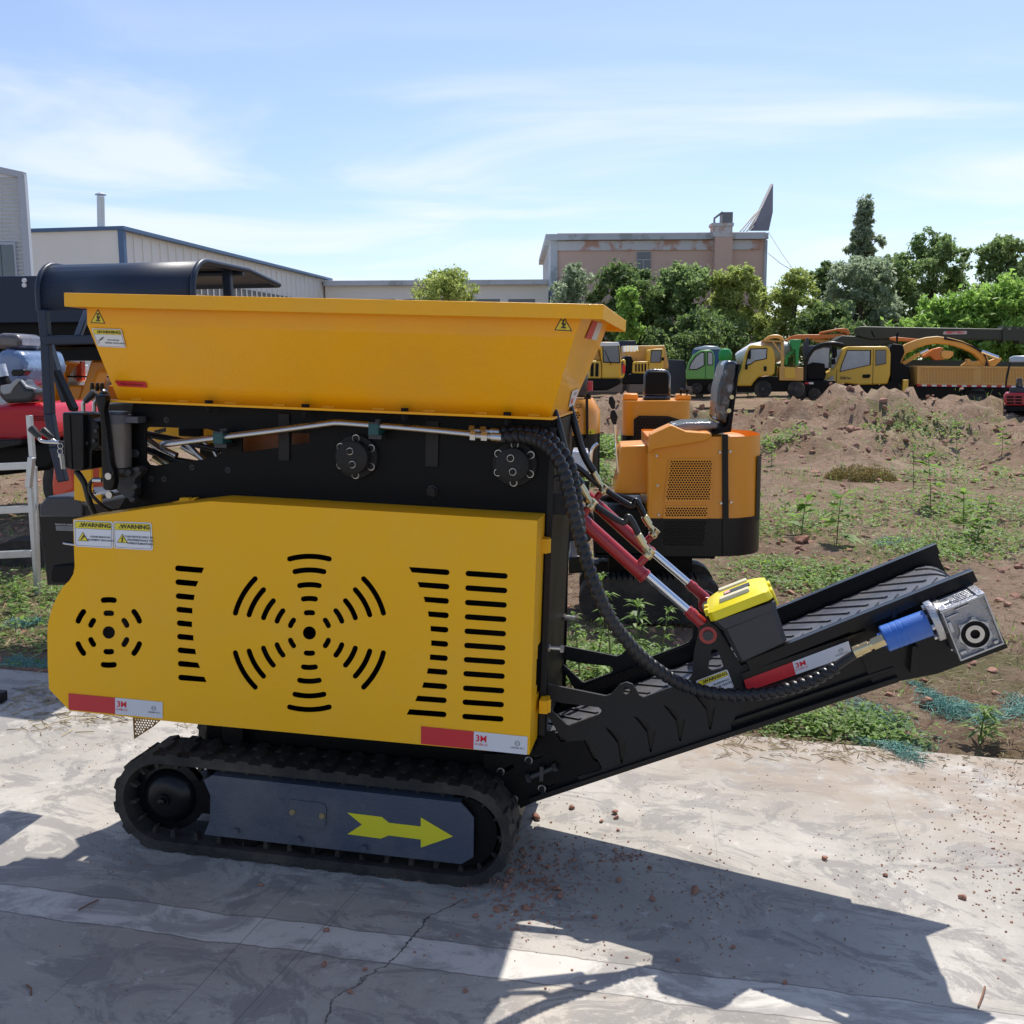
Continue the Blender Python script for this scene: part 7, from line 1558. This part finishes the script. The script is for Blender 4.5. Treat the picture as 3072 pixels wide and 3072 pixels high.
# red machine with a light canopy at the right edge
FR = yawframe(10, 20, -25)
rm_ = thing('red_canopy_machine', 'red machine with a pale canopy at the far right edge', 'machine', FR, (FR.px(3050, 1230, .5).x, .5, 0))
sl(FR, zA2, [(1816, 492), (1818, 462), (1850, 448), (2100, 448), (2100, 500), (1820, 500)], 0, .9, mat('pale_blue', (.42, .50, .60), .3), 'canopy', rm_, .02)
sl(FR, zA2, [(1812, 500), (1828, 500), (1800, 640), (1790, 720), (1776, 720), (1785, 620)], 0, .06, BLKG, 'post', rm_, 0)
rb_ = sl(FR, zA2, [(1772, 820), (1770, 775), (1790, 745), (2000, 745), (2000, 850), (1790, 850)], -.1, .9, mat('machine_red', (.45, .015, .03), .35, 0, .05, 4, coat=.3), 'body', rm_, .03)
for k in range(3): sl(FR, zA2, [(1795, 772 + 24*k), (1850, 772 + 24*k), (1850, 786 + 24*k), (1795, 786 + 24*k)], -.12, .02, BLK, 'vent', rb_, 0); sl(FR, zA2, [(1862, 772 + 24*k), (1915, 772 + 24*k), (1915, 786 + 24*k), (1862, 786 + 24*k)], -.12, .02, BLK, 'vent', rb_, 0)
sl(FR, zA2, [(1865, 700), (1870, 640), (1880, 630), (1920, 630), (1925, 700)], .2, .4, WRAP, 'seat', rm_, .02); sl(FR, zA2, [(1815, 745), (1820, 705), (1960, 700), (1960, 745)], .1, .5, DKG, 'console', rm_, .02)
sl(FR, zA2, [(1772, 850), (2000, 850), (2000, 900), (1772, 900)], -.1, .9, BLK, 'track_unit', rm_, .02)
# a hidden boundary wall behind everything
FZ = yawframe(0, 64, 0)
o = MB(FZ); o.box((-60, 0, 0), (-9, .3, 2.2)); o = o.build('boundary_wall', CONC, None, 0); solo(o, 'pale boundary wall far behind the machines on the left', 'wall')

# ================================================================== LEFT SIDE MACHINES
z2 = Z(0, 950, .2588); zq = Z(0, 480, .4141)
NAV2 = mat('canopy_navy', (.016, .026, .050), .42, 0, .1, 3, .04, 40, coat=.05, spec=.35)
MFY = math.degrees(math.atan2(xl.y, xl.x))
FN = yawframe(0, 5.05, MFY)
cn = thing('canopy_machine', 'small machine with a dark navy curved canopy on tube posts behind the hopper', 'loader', FN, (FN.px(340, 1500, .5).x, .5, 0))
P0 = FN.px(*zq([(285, 1100)])[0], 0); P1 = FN.px(*zq([(1400, 1000)])[0], 0); zt_ = FN.px(*zq([(900, 740)])[0], .1).z; zb__ = FN.px(*zq([(290, 1092)])[0], 0).z
xL, xR = P0.x, P1.x; dC = 1.12; prof = [(0.0, zb__), (0, zt_ - .16)] + [(.16 - .16*math.cos(R(a_)), zt_ - .16 + .16*math.sin(R(a_))) for a_ in range(15, 91, 15)] + [(dC*.6, zt_ + .0), (dC, zt_ - .05)]
m = MB(FN); m.add([(xL, y, z) for y, z in prof] + [(xR, y, z) for y, z in prof], [(i, i + len(prof), i + len(prof) + 1, i + 1) for i in range(len(prof) - 1)]); o = m.build('canopy', NAV2, cn, 60, solid=.004)
for xx in (xL, xR):
    m = MB(FN); m.tube([Vector((xx, y, z)) for y, z in prof], .016, 10); m.build('canopy_tube', NAV2, cn, 60)
m = MB(FN); m.tube([(xL, dC, zt_ - .05), (xR, dC, zt_ - .05)], .018, 10); m.tube([(xL, dC*.55, zt_ - .02), (xR, dC*.55, zt_ - .02)], .016, 10); m.build('cross_tube', NAV2, cn, 60)
q = lambda x, y, yy=0: FN.px(*zq([(x, y)])[0], yy)
m = MB(FN); m.bar(q(315, 1085), q(335, 1320), .05, .04); m.bar(q(335, 1320), q(360, 1840), .05, .04); m.bar(q(360, 1840), q(400, 2080), .05, .04); m.bar(q(400, 2080), q(460, 2330), .05, .04); m.build('post', NAV2, cn, 30, bevel=.006)
m = MB(FN); m.bar(q(330, 1305), q(720, 1300), .05, .045); m.build('cross_bar', NAV2, cn, 30, bevel=.006)
m = MB(FN); m.bar(q(640, 1085, .5), q(560, 1290, .1), .035, .035); m.build('brace', NAV2, cn, 30, bevel=.006)
m = MB(FN); m.bar(q(1645, 800, .55), q(1660, 1050, .55), .05, .04); m.build('post', NAV2, cn, 30, bevel=.006)
m = MB(FN); m.bar(q(1645, 1050, .55), q(1665, 2300, .55), .05, .04); m.build('post', NAV2, cn, 30)
m = MB(FN); m.bar(q(350, 1330, .3), q(480, 1750, .3), .04, .04); m.build('brace', NAV2, cn, 30); m = MB(FN); m.slab(z2([(615, 640), (640, 620), (850, 1060), (840, 1100), (800, 1090)]), .2, .05); m.build('brace', BLK, cn, 30)
rb2 = mat('red_orange_paint', (.60, .07, .03), .4, 0, .06, 4)
m = MB(FN); m.slab(z2([(590, 1940), (605, 1760), (640, 1680), (860, 1690), (870, 2020), (700, 2090), (600, 2090)]), .1, .5); m.build('body', rb2, cn, 30, bevel=.02)
m = MB(FN); m.slab(z2([(655, 1810), (690, 1810), (685, 1890), (650, 1890)]), .08, .02); m.build('latch', BLK, cn, 30)
m = MB(FN); crawler(m, FN, q(100, 0).x, q(900, 0).x, .1, .02, .28, .2); m.build('rubber_track', RUB, cn, 30); m = MB(FN); crawler(m, FN, q(100, 0).x, q(900, 0).x, .9, .02, .28, .2); m.build('rubber_track', RUB, cn, 30)
m = MB(FN); m.box((q(200, 0).x, .3, .15), (q(800, 0).x, .9, .45)); m.build('undercarriage', BLK, cn, 30)
# navy tipper body left edge
FJ = yawframe(0, 9.5, -4)
tj = thing('tipper_truck', 'navy blue tipper body on a black chassis at the left edge', 'truck', FJ, (FJ.px(0, 1300, .5).x, .5, 0))
m = MB(FJ); u = FJ.px(-350, 833, 0); w_ = FJ.px(285, 967, 0); m.box((u.x, 0, w_.z), (w_.x, 1.8, u.z)); bdj = m.build('tipper_body', NAVY, tj, 30, bevel=.01)
for (x, y) in ((75, 842), (75, 856)): c = FJ.px(x, y, 0); m = MB(FJ); m.cyl((c.x, -.02, c.z), (c.x, 0, c.z), .022, seg=8); m.build('rivet', WHT, bdj, 30)
m = MB(FJ); m.slab([(-350, 968), (285, 967), (300, 1030), (150, 1040), (-350, 1030)], .1, 1.2); m.slab([(-350, 1030), (150, 1040), (120, 1075), (-350, 1075)], .3, .8); m.build('chassis', BLK, tj, 0)
m = MB(FJ); m.slab(z2([(620, 380), (1150, 350), (1190, 500), (600, 510)]), .2, .8); m.build('cross_member', BLK, tj, 30)
for x in (-200, 240):
    m = MB(FJ); c = FJ.px(x, 1240, .2); c.z = .45; m.lathe(c, (0, 1, 0), [(0, .25), (0, .42), (.04, .45), (.3, .45)], 28); m.build('wheel', TIRE, tj, 30)
# orange machines behind, seen through the posts
for i, (ox, dd_, lb) in enumerate(((0, 10.6, 'orange excavator frame with wrapped seat seen between the navy posts'), (-520, 11.0, 'orange excavator with wrapped controls behind the red excavator'), (460, 11.4, 'orange excavator frame just left of the hopper edge'))):
    fr_ = yawframe(0, dd_, -5); zo = lambda pts, ox=ox: z2([(p[0] + ox, p[1]) for p in pts])
    th_ = thing('mini_excavator', lb, 'excavator', fr_, (fr_.px(*zo([(800, 1300)])[0], .4).x, .4, 0), 'orange excavators in the back row')
    m = MB(fr_); m.slab(zo([(600, 1000), (600, 510), (790, 512), (800, 540), (740, 580), (700, 640), (660, 700), (620, 1040)]), 0, .25); m.build('frame_arch', ORA, th_, 30, bevel=.02)
    m = MB(fr_); m.slab(zo([(770, 1000), (790, 795), (960, 795), (950, 900), (900, 990)]), .1, .5); m.build('engine_cover', ORA, th_, 30, bevel=.02)
    m = MB(fr_); m.slab(zo([(905, 1000), (940, 880), (1050, 512), (1200, 510), (1230, 600), (1140, 640), (1080, 800), (1000, 1000)]), 0, .25); m.build('frame_arch', ORA, th_, 30, bevel=.02)
    m = MB(fr_); m.slab(zo([(680, 1000), (660, 700), (700, 640), (760, 700), (880, 540), (890, 700), (960, 760), (780, 770), (740, 960)]), .35, .3); m.build('wrapped_seat', CLEAR, th_, 30, bevel=.03)
    m = MB(fr_); m.slab(zo([(880, 750), (885, 520), (940, 515), (945, 740)]), .30, .1); m.build('red_boom', rb2, th_, 30, bevel=.01)
    m = MB(fr_); m.slab(zo([(740, 685), (980, 688), (980, 705), (745, 705)]), .2, .1); m.build('arm_rest', BLK, th_, 30)
    m = MB(fr_); m.slab(zo([(560, 1000), (1260, 1000), (1260, 1500), (560, 1500)]), .2, .8); m.build('lower_body', BLK, th_, 30, bevel=.03)
    c = fr_.px(*zo([(735, 575)])[0], 0); m = MB(fr_); m.cyl((c.x, -.03, c.z), (c.x, 0, c.z), .035, seg=14); m.build('pin', STEEL, th_, 30)
# red mini excavator left
FX = yawframe(0, 7.2, -4)
rx = thing('red_mini_excavator', 'shiny red mini excavator with blue plastic-wrapped seat at the left edge', 'excavator', FX, (FX.px(40, 1500, .4).x, .4, 0))
REDX = mat('shiny_red_paint', (.48, .006, .018), .3, 0, .04, 3, .04, 40, coat=.2, spec=.35)
q = lambda x, y, yy=0: FX.px(*z2([(x, y)])[0], yy)
m = MB(FX); m.slab(z2([(-500, 1050), (0, 1030), (170, 1008), (450, 1000), (510, 1030), (550, 1090), (590, 1230), (612, 1330), (612, 1420), (420, 1432), (310, 1450), (240, 1480), (-500, 1440)]), 0, .8); bx_ = m.build('body', REDX, rx, 40, bevel=.045, bseg=4)
P2 = FX.xz(z2([(372, 1130), (570, 1115), (585, 1210), (385, 1232)]), 0); m = MB(FX); plate(m, [P2], -.006, .003); m.build('vent', BLK, bx_, 0); m = MB(FX); plate(m, [P2] + hexholes(P2, .0065, .016), -.010, .003); m.build('vent_grille', REDX, bx_, 0)
m = MB(FX); m.slab(z2([(-500, 1460), (240, 1470), (640, 1440), (640, 1720), (560, 1780), (-500, 1900)]), .03, .75); m.build('lower_cover', BLK, rx, 30, bevel=.03)
m = MB(FX); m.slab(z2([(-300, 1430), (240, 1420), (245, 1490), (0, 1540), (-300, 1560)]), -.12, .2); m.build('step', BLKG, rx, 30, bevel=.01)
m = MB(FX); crawler(m, FX, q(-400, 0).x, q(560, 0).x, .05, .0, .32, .22); m.build('rubber_track', RUB, rx, 30)
m = MB(FX); crawler(m, FX, q(-400, 0).x, q(560, 0).x, .6, .0, .32, .22); m.build('rubber_track', RUB, rx, 30)
BLW = mat('blue_wrapped_cloth', (.13, .20, .34), .25, 0, .25, 10, 1.0, 18, coat=.5)
m = MB(FX); m.slab(z2([(-60, 760), (-50, 400), (60, 370), (200, 395), (290, 440), (300, 520), (275, 640), (285, 780), (-60, 900)]), .2, .45); st_ = m.build('seat_back', BLW, rx, 40, bevel=.06, bseg=4)
m = MB(FX); m.slab(z2([(-60, 370), (-60, 200), (20, 188), (190, 195), (222, 250), (228, 330), (200, 380), (60, 375)]), .25, .35); m.build('head_rest', mat('head_rest_wrap', (.10, .085, .09), .25, 0, .3, 10, 1.0, 18, coat=.5), st_, 40, bevel=.05, bseg=4)
m = MB(FX); m.slab(z2([(120, 640), (150, 612), (270, 610), (285, 628), (275, 650), (240, 685), (140, 690)]), .0, .10); m.build('arm_rest', BLKG, rx, 40, bevel=.02, bseg=3)
m = MB(FX); m.slab(z2([(0, 790), (120, 770), (200, 712), (250, 740), (300, 820), (400, 840), (385, 940), (330, 990), (60, 1010), (-40, 900)]), -.02, .18); m.build('control_console', mat('console_grey', (.035, .037, .042), .3, 0, .1, 8), rx, 40, bevel=.03, bseg=3)
m = MB(FX); m.slab(z2([(0, 800), (110, 780), (190, 715), (235, 720), (300, 805), (400, 830), (398, 850), (300, 835), (225, 745), (150, 830), (120, 890), (40, 905), (10, 880)]), -.03, .03); m.build('console_trim', mat('trim_silver', (.33, .34, .35), .35), rx, 40, bevel=.006)
m = MB(FX); m.tube([q(60, 790, .05), q(20, 690, .05), q(-20, 600, .05)], lambda i, a_, l: (.05, .04, .03)[i], 12); m.build('joystick_boot', BLK, rx, 50)
m = MB(FX); m.tube([q(30, 700, .05), q(-10, 560, .05)], .045, 12); m.build('wrapped_joystick', CLEAR, rx, 50)
# a second wrapped seat of the excavator behind it
FX2 = yawframe(0, 8.3, -4)
m = MB(FX2); m.slab(z2([(300, 690), (290, 400), (330, 392), (410, 400), (440, 480), (460, 560), (465, 640), (430, 690)]), 0, .45); o = m.build('wrapped_seat', BLW, None, 40, bevel=.05, bseg=3); solo(o, 'pale blue plastic-wrapped seat between the red excavator and the navy post', 'seat')
# galvanised rack
FK2 = yawframe(0, 6.25, -8)
rk = thing('steel_rack', 'galvanised square-tube rack standing on the soil at the left edge', 'rack', FK2, (FK2.px(100, 1850, 0).x, 0, 0))
K = lambda x, y, yy=0: FK2.px(x, y, yy)
for (a_, b__, w_, yy) in (((88, 1246), (98, 1378), .032, 0), ((95, 1372), (86, 1462), .036, -.02), ((90, 1462), (114, 1795), .030, 0), ((105, 1400), (118, 1800), .022, .12), ((116, 1792), (113, 1850), .036, -.02)):
    m = MB(FK2); m.bar(K(*a_, yy), K(*b__, yy), w_, w_); m.build('upright', GALV, rk, 20, bevel=.002)
for (y0_, y1_) in ((1400, 1396), (1532, 1526), (1665, 1660)):
    m = MB(FK2); m.bar(K(-300, y0_ + 14, .03), K(100, y1_, .03), .05, .045); m.build('rail', GALV, rk, 20, bevel=.002)
m = MB(FK2); m.bar(K(110, 1836, -.021), K(114, 1852, -.021), .034, .034); m.build('end_cap', BLK, rk, 20)
m = MB(MF); a = MF.pz(-60, 2085, .03); b_ = MF.pz(14, 2090, .03); m.bar(a, b_, .05, .05); o = m.build('black_tube', BLKG, None, 20, bevel=.004); solo(o, 'end of a black square tube lying on the concrete at the left edge', 'tube')
